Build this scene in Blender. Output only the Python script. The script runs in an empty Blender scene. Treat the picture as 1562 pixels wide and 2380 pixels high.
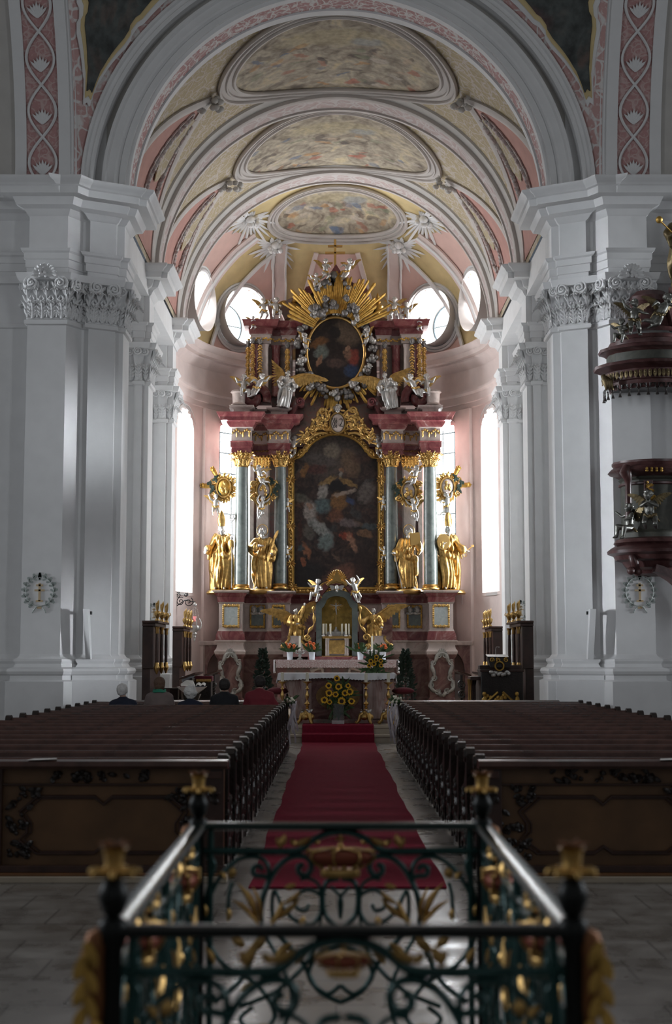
import bpy, bmesh, math, random
from mathutils import Vector, Matrix, noise
R = math.radians
pi = math.pi
rnd = random.Random(7)
SC = bpy.context.scene
COL = SC.collection
# ---- camera model used to read heights and distances off the photograph
F = 50.0 / 36.0 * 2380.0
TH = R(5.82)
H = 1.75
def P(px, py, Y):
    dz = Y * math.tan(TH + math.atan((1190 - py) / F))
    return Vector(((px - 781) / F * (Y * math.cos(TH) + dz * math.sin(TH)), Y, H + dz))
def Zp(py, Y): return P(781, py, Y).z
def V(*a): return Vector(a)
def lerp(a, b, t): return a + (b - a) * t

# ---------------------------------------------------------------- materials
def _new(name):
    m = bpy.data.materials.new(name); m.use_nodes = True
    nt = m.node_tree; b = nt.nodes['Principled BSDF']
    return m, nt, b
def _ramp(nt, stops):
    r = nt.nodes.new('ShaderNodeValToRGB'); e = r.color_ramp.elements
    while len(e) < len(stops): e.new(0.5)
    for k, (p, c) in enumerate(stops):
        e[k].position = p; e[k].color = (*c, 1)
    return r
def _coord(nt, kind='Object', scale=(1, 1, 1)):
    t = nt.nodes.new('ShaderNodeTexCoord'); m = nt.nodes.new('ShaderNodeMapping')
    m.inputs['Scale'].default_value = scale
    nt.links.new(t.outputs[kind], m.inputs[0]); return m.outputs[0]
def mat(name, col, rough=.6, metal=0., var=.12, vs=3., bump=0., bs=30., spec=.5):
    m, nt, b = _new(name); L = nt.links.new
    co = _coord(nt)
    n = nt.nodes.new('ShaderNodeTexNoise'); n.inputs['Scale'].default_value = vs; n.inputs['Detail'].default_value = 4
    L(co, n.inputs['Vector'])
    lo = tuple(max(0, c * (1 - var)) for c in col); hi = tuple(min(1, c * (1 + var)) for c in col)
    r = _ramp(nt, [(.3, lo), (.7, hi)]); L(n.outputs['Fac'], r.inputs[0]); L(r.outputs[0], b.inputs['Base Color'])
    b.inputs['Roughness'].default_value = rough; b.inputs['Metallic'].default_value = metal
    b.inputs['Specular IOR Level'].default_value = spec
    if bump:
        n2 = nt.nodes.new('ShaderNodeTexNoise'); n2.inputs['Scale'].default_value = bs; n2.inputs['Detail'].default_value = 3
        L(co, n2.inputs['Vector'])
        bp = nt.nodes.new('ShaderNodeBump'); bp.inputs['Strength'].default_value = bump; bp.inputs['Distance'].default_value = .02
        L(n2.outputs['Fac'], bp.inputs['Height']); L(bp.outputs[0], b.inputs['Normal'])
    return m
def marble(name, cols, rough=.25, scale=1.6, dist=2.5, stretch=(1, 1, 1)):
    m, nt, b = _new(name); L = nt.links.new
    co = _coord(nt, scale=stretch)
    n = nt.nodes.new('ShaderNodeTexNoise'); n.inputs['Scale'].default_value = scale; n.inputs['Detail'].default_value = 7
    n.inputs['Roughness'].default_value = .62; n.inputs['Distortion'].default_value = dist
    L(co, n.inputs['Vector'])
    k = len(cols); r = _ramp(nt, [(.28 + .44 * i / (k - 1), c) for i, c in enumerate(cols)])
    L(n.outputs['Fac'], r.inputs[0]); L(r.outputs[0], b.inputs['Base Color'])
    b.inputs['Roughness'].default_value = rough
    return m
def stucco(name, field, relief, scale=3.2, width=.035, rough=.8):
    """painted field overlaid with pale scrolling relief"""
    m, nt, b = _new(name); L = nt.links.new
    co = _coord(nt)
    n = nt.nodes.new('ShaderNodeTexNoise'); n.inputs['Scale'].default_value = scale * .8; n.inputs['Detail'].default_value = 1
    L(co, n.inputs['Vector'])
    mx = nt.nodes.new('ShaderNodeVectorMath'); mx.operation = 'MULTIPLY_ADD'
    mx.inputs[1].default_value = (.55, .55, .55); L(n.outputs['Color'], mx.inputs[0]); L(co, mx.inputs[2])
    v = nt.nodes.new('ShaderNodeTexVoronoi'); v.feature = 'DISTANCE_TO_EDGE'; v.inputs['Scale'].default_value = scale
    L(mx.outputs[0], v.inputs['Vector'])
    r = _ramp(nt, [(width, relief), (width * 2.2, field)])
    L(v.outputs['Distance'], r.inputs[0])
    n2 = nt.nodes.new('ShaderNodeTexNoise'); n2.inputs['Scale'].default_value = scale * 4; n2.inputs['Detail'].default_value = 5
    L(co, n2.inputs['Vector'])
    r2 = _ramp(nt, [(.54, (0, 0, 0)), (.62, (1, 1, 1))]); L(n2.outputs['Fac'], r2.inputs[0])
    mi = nt.nodes.new('ShaderNodeMix'); mi.data_type = 'RGBA'
    L(r2.outputs[0], mi.inputs[0]); L(r.outputs[0], mi.inputs[6]); mi.inputs[7].default_value = (*[lerp(a, c, .5) for a, c in zip(field, relief)], 1)
    L(mi.outputs[2], b.inputs['Base Color'])
    bp = nt.nodes.new('ShaderNodeBump'); bp.inputs['Strength'].default_value = .5; bp.inputs['Distance'].default_value = .04
    L(v.outputs['Distance'], bp.inputs['Height']); bp.invert = True; L(bp.outputs[0], b.inputs['Normal'])
    b.inputs['Roughness'].default_value = rough
    return m
def painting(name, base, blobs, scale, warp=.25, rough=.35, grain=.6):
    """a painted canvas: soft coloured patches (x, z, rx, rz, angle, colour, strength) in object space over a mottled ground"""
    m, nt, b = _new(name); L = nt.links.new
    tc = nt.nodes.new('ShaderNodeTexCoord')
    n = nt.nodes.new('ShaderNodeTexNoise'); n.inputs['Scale'].default_value = scale; n.inputs['Detail'].default_value = 5
    n.inputs['Distortion'].default_value = 1.2
    L(tc.outputs['Object'], n.inputs['Vector'])
    r = _ramp(nt, [(.3 + .4 * i / (len(base) - 1), c) for i, c in enumerate(base)]); L(n.outputs['Fac'], r.inputs[0])
    col = r.outputs[0]
    w = nt.nodes.new('ShaderNodeTexNoise'); w.inputs['Scale'].default_value = scale * 2.0; w.inputs['Detail'].default_value = 5
    L(tc.outputs['Object'], w.inputs['Vector'])
    ce = nt.nodes.new('ShaderNodeVectorMath'); ce.operation = 'SUBTRACT'; ce.inputs[1].default_value = (.5, .5, .5); L(w.outputs['Color'], ce.inputs[0])
    wv = nt.nodes.new('ShaderNodeVectorMath'); wv.operation = 'MULTIPLY_ADD'; wv.inputs[1].default_value = (warp,) * 3
    L(ce.outputs[0], wv.inputs[0]); L(tc.outputs['Object'], wv.inputs[2])
    for (x, z, rx, rz, ang, c, st) in blobs:
        mp = nt.nodes.new('ShaderNodeMapping'); mp.vector_type = 'TEXTURE'
        mp.inputs['Location'].default_value = (x, 0, z); mp.inputs['Rotation'].default_value = (0, R(ang), 0); mp.inputs['Scale'].default_value = (rx, 50, rz)
        L(wv.outputs[0], mp.inputs[0])
        g = nt.nodes.new('ShaderNodeTexGradient'); g.gradient_type = 'SPHERICAL'; L(mp.outputs[0], g.inputs[0])
        rr = _ramp(nt, [(.10, (0, 0, 0)), (.42, (st,) * 3)]); L(g.outputs['Fac'], rr.inputs[0])
        mi = nt.nodes.new('ShaderNodeMix'); mi.data_type = 'RGBA'; L(rr.outputs[0], mi.inputs[0]); L(col, mi.inputs[6])
        mi.inputs[7].default_value = (*c, 1); col = mi.outputs[2]
    n3 = nt.nodes.new('ShaderNodeTexNoise'); n3.inputs['Scale'].default_value = scale * 4; n3.inputs['Detail'].default_value = 4
    L(tc.outputs['Object'], n3.inputs['Vector'])
    r3 = _ramp(nt, [(.3, (1 - grain,) * 3), (.65, (1, 1, 1))]); L(n3.outputs['Fac'], r3.inputs[0])
    mu = nt.nodes.new('ShaderNodeMix'); mu.data_type = 'RGBA'; mu.blend_type = 'MULTIPLY'; mu.inputs[0].default_value = 1
    L(col, mu.inputs[6]); L(r3.outputs[0], mu.inputs[7]); L(mu.outputs[2], b.inputs['Base Color'])
    b.inputs['Roughness'].default_value = rough
    return m
def tiles(name, c1, c2, mortar, sz=.55, rough=.3):
    m, nt, b = _new(name); L = nt.links.new
    co = _coord(nt, scale=(1 / sz, 1 / sz, 1))
    ck = nt.nodes.new('ShaderNodeTexBrick'); ck.offset = .5; ck.inputs['Scale'].default_value = 1
    ck.inputs['Brick Width'].default_value = 1; ck.inputs['Row Height'].default_value = 1; ck.inputs['Mortar Size'].default_value = .012
    ck.inputs['Color1'].default_value = (*c1, 1); ck.inputs['Color2'].default_value = (*c2, 1); ck.inputs['Mortar'].default_value = (*mortar, 1)
    L(co, ck.inputs['Vector'])
    n = nt.nodes.new('ShaderNodeTexNoise'); n.inputs['Scale'].default_value = 2.2; n.inputs['Detail'].default_value = 6; L(co, n.inputs['Vector'])
    r = _ramp(nt, [(.3, (.6, .58, .56)), (.7, (1, 1, 1))]); L(n.outputs['Fac'], r.inputs[0])
    mu = nt.nodes.new('ShaderNodeMix'); mu.data_type = 'RGBA'; mu.blend_type = 'MULTIPLY'; mu.inputs[0].default_value = 1
    L(ck.outputs['Color'], mu.inputs[6]); L(r.outputs[0], mu.inputs[7]); L(mu.outputs[2], b.inputs['Base Color'])
    r2 = _ramp(nt, [(.3, (rough * .7,) * 3), (.7, (rough * 1.4,) * 3)]); L(n.outputs['Fac'], r2.inputs[0]); L(r2.outputs[0], b.inputs['Roughness'])
    return m
def glow(name, col, strength):
    m, nt, b = _new(name)
    b.inputs['Base Color'].default_value = (.8, .85, .85, 1)
    b.inputs['Emission Color'].default_value = (*col, 1); b.inputs['Emission Strength'].default_value = strength
    return m
def glassy(name, col=(.9, .95, .95), rough=.05):
    m, nt, b = _new(name)
    b.inputs['Base Color'].default_value = (*col, 1); b.inputs['Roughness'].default_value = rough
    b.inputs['Transmission Weight'].default_value = .9; b.inputs['IOR'].default_value = 1.3
    return m
M = {}
M['white'] = mat('white_plaster', (.80, .80, .80), .75, var=.03, bump=.05, bs=8)
M['pale'] = mat('rosy_plaster', (.76, .64, .60), .8, var=.05, bump=.05, bs=8)
M['pink'] = mat('pink_plaster', (.50, .27, .23), .8, var=.08)
M['vaultwhite'] = mat('dimmed_vault_plaster', (.56, .52, .49), .8, var=.05)  # white plaster darkened in colour so the vault looks less lit
M['pinkpale'] = mat('light_pink_plaster', (.72, .49, .43), .8, var=.05)
M['yellow'] = mat('ochre_plaster', (.68, .54, .28), .8, var=.08)
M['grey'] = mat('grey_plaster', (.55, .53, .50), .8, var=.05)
M['pinkstucco'] = stucco('pink_stuccowork', (.60, .37, .35), (.78, .75, .73), 2.6)
M['pinkfine'] = stucco('pink_fine_stuccowork', (.52, .30, .29), (.76, .73, .71), 4.2, .05)
M['pinksoft'] = stucco('pink_soft_stuccowork', (.50, .28, .27), (.60, .44, .42), 4.2, .04)
M['yellowstucco'] = stucco('ochre_stuccowork', (.44, .36, .22), (.56, .50, .44), 3.4)  # this and the pale stucco darkened in colour to dim the choir vault
M['palestucco'] = stucco('pale_stuccowork', (.48, .38, .36), (.58, .54, .52), 3.0, .05)
M['gold'] = mat('gilding', (.54, .345, .12), .44, 1., var=.35, vs=9, bump=.5, bs=28)
M['goldsmooth'] = mat('polished_gilding', (.58, .37, .135), .34, 1., var=.1)
M['golddull'] = mat('dull_gilding', (.50, .31, .08), .48, .9, var=.3, vs=9, bump=.4, bs=30)
M['goldplate'] = mat('matt_gold_wall', (.60, .40, .11), .5, .7, var=.3, vs=7, bump=.4, bs=18)
M['silver'] = mat('silvering', (.50, .49, .475), .44, .9, var=.15, vs=8, bump=.2, bs=24)
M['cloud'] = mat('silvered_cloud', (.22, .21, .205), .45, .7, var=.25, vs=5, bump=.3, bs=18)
M['dimsilver'] = mat('tarnished_silver_carving', (.34, .33, .30), .45, .6, var=.3, vs=8, bump=.4, bs=30)
M['redmarble'] = marble('red_marble', [(.07, .015, .018), (.16, .04, .044), (.22, .08, .075), (.36, .25, .23)], .22, 1.5)
M['brownmarble'] = marble('brown_red_marble', [(.08, .03, .028), (.17, .075, .065), (.25, .14, .12), (.34, .25, .21)], .3, 1.8)
M['palemarble'] = marble('pale_marble', [(.30, .24, .20), (.46, .38, .34), (.56, .47, .43), (.42, .24, .22)], .28, 1.2)
M['dimmarble'] = marble('mottled_grey_red_marble', [(.10, .07, .06), (.22, .18, .16), (.27, .13, .12), (.34, .30, .27)], .3, 1.6)
M['greenmarble'] = marble('grey_green_marble', [(.075, .092, .086), (.12, .14, .13), (.155, .176, .164), (.195, .21, .195)], .2, 2.2, 1.5)
M['mottled'] = marble('mottled_red_brown_marble', [(.055, .022, .02), (.12, .05, .045), (.20, .11, .095), (.10, .06, .05)], .25, 2.2)
M['palevein'] = marble('pale_veined_red_marble', [(.16, .06, .06), (.36, .24, .22), (.46, .36, .33), (.24, .11, .10)], .2, 1.6, 2.5, (2.5, 1, .5))
M['golddim'] = mat('faded_gold_relief', (.22, .13, .05), .5, .5, var=.4, vs=5, bump=.4, bs=20)
M['panel'] = marble('pale_blue_marble', [(.34, .38, .38), (.45, .50, .49), (.56, .59, .57)], .25, 3)
M['wood'] = mat('dark_walnut', (.042, .019, .014), .32, var=.35, vs=6, bump=.1, bs=20)
M['woodrail'] = mat('polished_walnut', (.060, .027, .020), .24, var=.3, vs=7)
M['woodpanel'] = mat('warm_walnut_panel', (.13, .066, .028), .42, var=.3, vs=2.5)
M['woodblack'] = mat('carved_black_wood', (.016, .010, .008), .36, var=.3, vs=9, bump=.3, bs=30)
M['carpet'] = mat('red_carpet', (.21, .017, .036), .95, var=.10, vs=14, bump=.3, bs=120, spec=.1)
M['stone'] = mat('pale_limestone', (.42, .36, .28), .35, var=.12, vs=2.5)
M['floor'] = tiles('stone_tile_floor', (.24, .22, .20), (.20, .18, .16), (.10, .09, .08))
M['iron'] = mat('green_painted_iron', (.018, .070, .066), .30, .35, var=.25, vs=8)
M['irondark'] = mat('black_iron', (.010, .012, .012), .38, .5, var=.2)
M['cushionred'] = mat('dull_red_lacquer', (.30, .075, .04), .4, .3, var=.2)
M['ironrail'] = mat('worn_steel_green_rail', (.035, .060, .058), .22, .8, var=.2)
M['copper'] = mat('red_gold_lacquer', (.26, .11, .045), .38, .7, var=.3, vs=9)
M['cloth'] = mat('white_linen', (.80, .80, .83), .85, var=.04, bump=.1, bs=40)
M['lace'] = stucco('lace_over_red', (.42, .18, .18), (.75, .70, .72), 16, .09)
M['wax'] = mat('ivory_wax', (.72, .68, .55), .5, var=.04)
M['petal'] = mat('sunflower_petal', (.75, .42, .015), .6, var=.2, vs=20)
M['seed'] = mat('sunflower_heart', (.03, .014, .008), .9, var=.2)
M['leafgreen'] = mat('green_leaf', (.035, .075, .020), .6, var=.4, vs=14)
M['darkgreen'] = mat('dark_evergreen', (.012, .026, .016), .7, var=.4, vs=10)
M['orange'] = mat('orange_blossom', (.70, .16, .04), .6, var=.25, vs=20)
M['black'] = mat('black_fabric', (.010, .011, .014), .9, var=.2)
M['navy'] = mat('navy_fabric', (.012, .016, .034), .9, var=.2)
M['redcoat'] = mat('crimson_fabric', (.17, .012, .022), .8, var=.15)
M['taupe'] = mat('taupe_fabric', (.17, .13, .12), .9, var=.1)
M['scarf'] = mat('green_scarf', (.02, .20, .12), .8, var=.15)
M['skin'] = mat('skin', (.52, .32, .23), .55, var=.06)
M['hairwhite'] = mat('white_hair', (.68, .66, .64), .7, var=.15, vs=25, bump=.5, bs=60)
M['hairdark'] = mat('dark_hair', (.018, .013, .011), .6, var=.2, bump=.5, bs=60)
M['hairbrown'] = mat('brown_hair', (.11, .06, .035), .6, var=.2, bump=.5, bs=60)
M['paper'] = mat('paper', (.72, .70, .66), .8, var=.04)
M['potwhite'] = mat('white_pot', (.72, .75, .80), .4, var=.03)
M['ribbon'] = mat('pale_ribbon', (.55, .50, .53), .7, var=.1)
M['glass'] = glassy('clear_glass')
M['redglass'] = glow('red_lamp_glass', (1, .02, .03), .6)
M['lead'] = mat('window_lead', (.05, .07, .08), .6, .4, var=.1)
M['wreath'] = mat('grey_green_wall_paint', (.36, .40, .38), .8, var=.15, vs=9)
M['crosspaint'] = mat('ochre_wall_paint', (.60, .46, .28), .8, var=.1)
M['speaker'] = mat('white_speaker_cloth', (.62, .62, .62), .8, var=.03)
M['velvet'] = mat('dark_red_cushion', (.12, .012, .02), .9, var=.15)

# ---------------------------------------------------------------- mesh builder
class MB:
    def __init__(s): s.v = []; s.f = []
    def add(s, vs, fs):
        n = len(s.v); s.v += [tuple(v) for v in vs]; s.f += [tuple(n + i for i in f) for f in fs]; return s
    def box(s, a, b, rot=0):
        (x0, y0, z0), (x1, y1, z1) = a, b
        vs = [V(x, y, z) for z in (z0, z1) for y in (y0, y1) for x in (x0, x1)]
        if rot:
            c = (V(*a) + V(*b)) / 2; q = Matrix.Rotation(rot, 3, 'Z'); vs = [c + q @ (v - c) for v in vs]
        return s.add(vs, [(0, 2, 3, 1), (4, 5, 7, 6), (0, 1, 5, 4), (1, 3, 7, 5), (3, 2, 6, 7), (2, 0, 4, 6)])
    def quadbar(s, a, b, w, h, up=(0, 0, 1)):
        a, b = V(*a), V(*b); d = (b - a).normalized(); u = V(*up); x = d.cross(u)
        if x.length < 1e-4: x = d.cross(V(1, 0, 0))
        x.normalize(); u = x.cross(d)
        vs = [p + x * i * w / 2 + u * j * h / 2 for p in (a, b) for j in (-1, 1) for i in (-1, 1)]
        return s.add(vs, [(0, 2, 3, 1), (4, 5, 7, 6), (0, 1, 5, 4), (1, 3, 7, 5), (3, 2, 6, 7), (2, 0, 4, 6)])
    def prism(s, pts, a, b, axis='y'):
        n = len(pts)
        f = {'y': lambda p, t: (p[0], t, p[1]), 'z': lambda p, t: (p[0], p[1], t), 'x': lambda p, t: (t, p[0], p[1])}[axis]
        vs = [f(p, a) for p in pts] + [f(p, b) for p in pts]
        return s.add(vs, [tuple(range(n)), tuple(range(2 * n - 1, n - 1, -1))] + [(i, n + i, n + (i + 1) % n, (i + 1) % n) for i in range(n)])
    def frame(s, outer, inner, a, b):
        """flat ring between two outlines of equal length in the xz plane, thickness a..b in y"""
        n = len(outer)
        vs = [(p[0], y, p[1]) for y in (a, b) for q in (outer, inner) for p in q]
        fs = []
        for i in range(n):
            j = (i + 1) % n
            fs += [(i, j, n + j, n + i), (2 * n + i, 3 * n + i, 3 * n + j, 2 * n + j), (i, 2 * n + i, 2 * n + j, j), (n + i, n + j, 3 * n + j, 3 * n + i)]
        return s.add(vs, fs)
    def rings(s, rs, closed=False, cap=True):
        n = len(rs[0]); k = len(rs); vs = [p for r in rs for p in r]; fs = []
        for i in range(k if closed else k - 1):
            a, b = i * n, ((i + 1) % k) * n
            fs += [(a + j, a + (j + 1) % n, b + (j + 1) % n, b + j) for j in range(n)]
        if cap and not closed: fs += [tuple(range(n - 1, -1, -1)), tuple(range((k - 1) * n, k * n))]
        return s.add(vs, fs)
    def lathe(s, prof, c=(0, 0, 0), n=16, sx=1, sy=1):
        rs = [[(c[0] + max(r, .0005) * sx * math.cos(2 * pi * j / n), c[1] + max(r, .0005) * sy * math.sin(2 * pi * j / n), c[2] + z) for j in range(n)] for r, z in prof]
        return s.rings(rs)
    def tube(s, path, r, n=6, closed=False, flat=1.0):
        path = [V(*p) for p in path]; k = len(path)
        rr = r if isinstance(r, (list, tuple)) else [r] * k
        rs = []; pu = None
        for i, p in enumerate(path):
            a = path[i - 1] if i or closed else p; b = path[(i + 1) % k] if i < k - 1 or closed else p
            d = (b - a)
            d = d.normalized() if d.length > 1e-9 else V(0, 0, 1)
            if pu is None:
                u = V(0, 0, 1) if abs(d.z) < .9 else V(1, 0, 0); u = (u - d * u.dot(d)).normalized()
            else:
                u = pu - d * pu.dot(d); u = u.normalized() if u.length > 1e-6 else pu
            pu = u; w = d.cross(u)
            rs.append([p + (u * math.cos(2 * pi * j / n) * flat + w * math.sin(2 * pi * j / n)) * rr[i] for j in range(n)])
        return s.rings(rs, closed)
    def ell(s, c, r, n=10, rot=None):
        if not isinstance(r, (list, tuple)): r = (r, r, r)
        m = max(4, n // 2 + 1); rs = []
        for i in range(m + 1):
            t = -pi / 2 + pi * i / m; ct = max(math.cos(t), .004)
            ring = [V(r[0] * ct * math.cos(2 * pi * j / n), r[1] * ct * math.sin(2 * pi * j / n), r[2] * math.sin(t)) for j in range(n)]
            if rot is not None: ring = [rot @ p for p in ring]
            rs.append([V(*c) + p for p in ring])
        return s.rings(rs)
    def cap(s, a, b, ra, rb, n=10):
        """tapered limb with round ends"""
        a, b = V(*a), V(*b); d = b - a
        if d.length < 1e-6: return s.ell(a, ra, n)
        d.normalize(); path = []; rr = []
        for t in (1.0, .85, .5, .0): path.append(a - d * ra * t); rr.append(max(.002, ra * math.sqrt(max(0, 1 - t * t))))
        for t in (.0, .5, .85, 1.0): path.append(b + d * rb * t); rr.append(max(.002, rb * math.sqrt(max(0, 1 - t * t))))
        return s.tube(path, rr, n)
    def limb(s, pts, rs, n=10):
        for i in range(len(pts) - 1): s.cap(pts[i], pts[i + 1], rs[i], rs[i + 1], n)
        return s
    def sweep(s, plan, prof):
        """moulding: profile (offset, z) carried along a plan polyline, outside on the right-hand of travel"""
        k = len(plan); ns = []
        for i in range(k - 1):
            d = V(plan[i + 1][0] - plan[i][0], plan[i + 1][1] - plan[i][1], 0).normalized(); ns.append(V(d.y, -d.x, 0))
        ms = []
        for i in range(k):
            a = ns[max(0, i - 1)]; b = ns[min(k - 2, i)]; q = a + b
            q = q / max(q.dot(a), .3) if q.length > 1e-6 else a
            ms.append(q)
        n = len(prof); vs = []
        for i in range(k):
            for o, z in prof: vs.append((plan[i][0] + ms[i].x * o, plan[i][1] + ms[i].y * o, z))
        return s.add(vs, [(i * n + j, (i + 1) * n + j, (i + 1) * n + j + 1, i * n + j + 1) for i in range(k - 1) for j in range(n - 1)])
    def grid(s, fn, nu, nv, skip=None):
        vs = [fn(i / nu, j / nv) for j in range(nv + 1) for i in range(nu + 1)]; fs = []
        for j in range(nv):
            for i in range(nu):
                if skip and skip((i + .5) / nu, (j + .5) / nv): continue
                a = j * (nu + 1) + i; fs.append((a, a + 1, a + nu + 2, a + nu + 1))
        return s.add(vs, fs)
    def slab(s, fn, nu, nv, t):
        """grid sheet with thickness t along its normal"""
        top = [V(*fn(i / nu, j / nv)) for j in range(nv + 1) for i in range(nu + 1)]
        W = nu + 1; bot = []
        for j in range(nv + 1):
            for i in range(W):
                a = top[j * W + min(i + 1, nu)] - top[j * W + max(i - 1, 0)]; b = top[min(j + 1, nv) * W + i] - top[max(j - 1, 0) * W + i]
                q = a.cross(b); q = q.normalized() if q.length > 1e-9 else V(0, 0, 1); bot.append(top[j * W + i] - q * t)
        N = len(top); fs = []
        for j in range(nv):
            for i in range(nu):
                a = j * W + i; fs += [(a, a + 1, a + W + 1, a + W), (N + a, N + a + W, N + a + W + 1, N + a + 1)]
        for i in range(nu):
            a = i; fs.append((a, N + a, N + a + 1, a + 1)); a = nv * W + i; fs.append((a, a + 1, N + a + 1, N + a))
        for j in range(nv):
            a = j * W; fs.append((a, a + W, N + a + W, N + a)); a = j * W + nu; fs.append((a, N + a, N + a + W, a + W))
        return s.add(top + bot, fs)
    def feather(s, a, b, w, t=.012, up=(0, -1, 0), n=5):
        """thin pointed blade from a to b"""
        a, b = V(*a), V(*b); d = b - a; u = V(*up); x = d.normalized().cross(u)
        if x.length < 1e-4: x = V(1, 0, 0)
        x.normalize(); u = x.cross(d.normalized()); rs = []
        for i in range(n + 1):
            k = i / n; ww = w * (math.sin(pi * (k * .78 + .14)) ** .8) * (1 if k < 1 else .12)
            p = a + d * k
            rs.append([p - x * ww / 2, p + u * t / 2, p + x * ww / 2, p - u * t / 2])
        return s.rings(rs)
    def xf(s, m, i0=0):
        s.v[i0:] = [tuple(m @ V(*v)) for v in s.v[i0:]]; return s
    def moved(s, off): s.v = [(a + off[0], b + off[1], c + off[2]) for a, b, c in s.v]; return s
    def mesh(s, name):
        me = bpy.data.meshes.new(name); me.from_pydata(s.v, [], s.f); me.update(); return me
    def build(s, name, m, parent=None, smooth=40, bevel=0):
        me = s.mesh(name)
        bm = bmesh.new(); bm.from_mesh(me); bmesh.ops.recalc_face_normals(bm, faces=bm.faces); bm.to_mesh(me); bm.free()
        return link(name, me, m, parent, smooth, bevel)
def wloc(o):
    p = Vector((0, 0, 0))
    while o is not None: p = p + o.location; o = o.parent
    return p
def link(name, me, m, parent=None, smooth=40, bevel=0):
    xs = [v.co for v in me.vertices]
    lo = Vector([min(p[i] for p in xs) for i in range(3)]); hi = Vector([max(p[i] for p in xs) for i in range(3)])
    c = (lo + hi) / 2
    if parent is None: c.z = lo.z
    me.transform(Matrix.Translation(-c))
    if smooth:
        me.polygons.foreach_set('use_smooth', [True] * len(me.polygons))
        if smooth < 180: me.set_sharp_from_angle(angle=R(smooth))
    me.materials.append(M[m] if isinstance(m, str) else m)
    o = bpy.data.objects.new(name, me); COL.objects.link(o)
    if parent is not None: o.parent = parent; o.location = c - wloc(parent)
    else: o.location = c
    if bevel:
        b = o.modifiers.new('bevel', 'BEVEL'); b.width = bevel; b.segments = 2; b.limit_method = 'ANGLE'
    return o
def thing(name, loc, label, cat, group=None):
    o = bpy.data.objects.new(name, None); COL.objects.link(o); o.location = loc; o.empty_display_size = .1
    return tag(o, label, cat, group)
def tag(o, label, cat, group=None):
    o['label'] = label; o['category'] = cat; o['kind'] = 'thing'
    if group: o['group'] = group
    return o
def struct(o): o['kind'] = 'structure'; return o
def copy_tree(src, loc, label, rot=None, sc=None, group=None):
    def rec(o, par):
        c = o.copy(); COL.objects.link(c)
        if par is not None: c.parent = par
        for ch in list(o.children): rec(ch, c)
        return c
    r = rec(src, None); r.location = loc; r['label'] = label
    if rot is not None: r.rotation_euler = rot
    if sc is not None: r.scale = sc
    if group: r['group'] = group
    return r
def arc(cx, cz, r, a0, a1, n, rz=None):
    rz = r if rz is None else rz
    return [(cx + r * math.cos(R(lerp(a0, a1, i / n))), cz + rz * math.sin(R(lerp(a0, a1, i / n)))) for i in range(n + 1)]
def spiral(c, r0, r1, a0, turns, n=28):
    """flat spiral in xz about c"""
    return [(c[0] + lerp(r0, r1, i / n) * math.cos(a0 + 2 * pi * turns * i / n), c[1], c[2] + lerp(r0, r1, i / n) * math.sin(a0 + 2 * pi * turns * i / n)) for i in range(n + 1)]
def bez(p0, p1, p2, p3, n=12):
    p0, p1, p2, p3 = V(*p0), V(*p1), V(*p2), V(*p3)
    return [p0 * (1 - t) ** 3 + p1 * 3 * t * (1 - t) ** 2 + p2 * 3 * t * t * (1 - t) + p3 * t ** 3 for t in [i / n for i in range(n + 1)]]
# ================================================================ the building
CX = .04
ZS = 10.92                      # springing height of the vault
RV = 4.45
def mir(plan): return [(2 * CX - x, y) for x, y in plan][::-1]
BASE = [(.22, 0), (.22, 1.29), (.15, 1.32), (.15, 1.40), (.19, 1.43), (.21, 1.48), (.19, 1.53), (.10, 1.56), (.07, 1.62), (.10, 1.67), (.10, 1.71), (.04, 1.74), (0, 1.80)]
SHAFT = [(0, 1.80), (0, 8.13), (.05, 8.15), (.06, 8.19), (.05, 8.23), (0, 8.25), (.0, 8.5), (.03, 8.8), (.09, 8.98)]
ABACUS = [(.10, 8.98), (.17, 9.0), (.19, 9.06), (.21, 9.13), (.03, 9.13)]
ARCHI = [(.03, 9.13), (.03, 9.26), (.055, 9.27), (.055, 9.42), (.08, 9.43), (.08, 9.55), (.12, 9.58), (.14, 9.63), (.0, 9.64)]
FRIEZE = [(0, 9.64), (0, 10.30), (.04, 10.33), (.07, 10.38), (.10, 10.42), (.22, 10.47), (.26, 10.56), (.28, 10.61)]
CORN = [(.28, 10.61), (.47, 10.62), (.48, 10.75), (.52, 10.77), (.55, 10.82), (.61, 10.86), (.63, 10.90), (.63, 10.92), (0, 10.94)]
FULL = BASE + SHAFT + ABACUS + ARCHI + FRIEZE + CORN
def acanthus(b, p, nrm, h, w, z, out):
    """one curling, lobed leaf standing on z at plan point p"""
    nrm = V(*nrm); tn = V(nrm.y, -nrm.x, 0); o = V(p[0], p[1], z) + nrm * .02
    rib = [o + V(0, 0, h * t) + nrm * (out * t ** 3) for t in (0, .25, .5, .75, .92)] + [o + V(0, 0, h) + nrm * out * 1.25, o + V(0, 0, h * .93) + nrm * out * 1.7, o + V(0, 0, h * .82) + nrm * out * 1.75]
    b.tube(rib, [w * .16, w * .15, w * .13, w * .12, w * .11, w * .10, w * .08, w * .03], 5)
    for i, L in ((0, .62), (1, .80), (2, .86), (3, .76), (4, .6)):
        for s in (-1, 1):
            c = rib[i] if i else rib[0] + V(0, 0, h * .06)
            b.feather(c, c + tn * s * w * L * .62 + V(0, 0, h * .26) + nrm * out * (.18 + .10 * i), w * .34, w * .16, up=tuple(nrm), n=4)
    for s in (-1, 0, 1): b.feather(rib[5] - nrm * .01, rib[6] + tn * s * w * .42 - V(0, 0, h * (.10 - .03 * abs(s))) + nrm * out * .25, w * .34, w * .14, up=(0, 0, 1), n=4)
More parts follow.
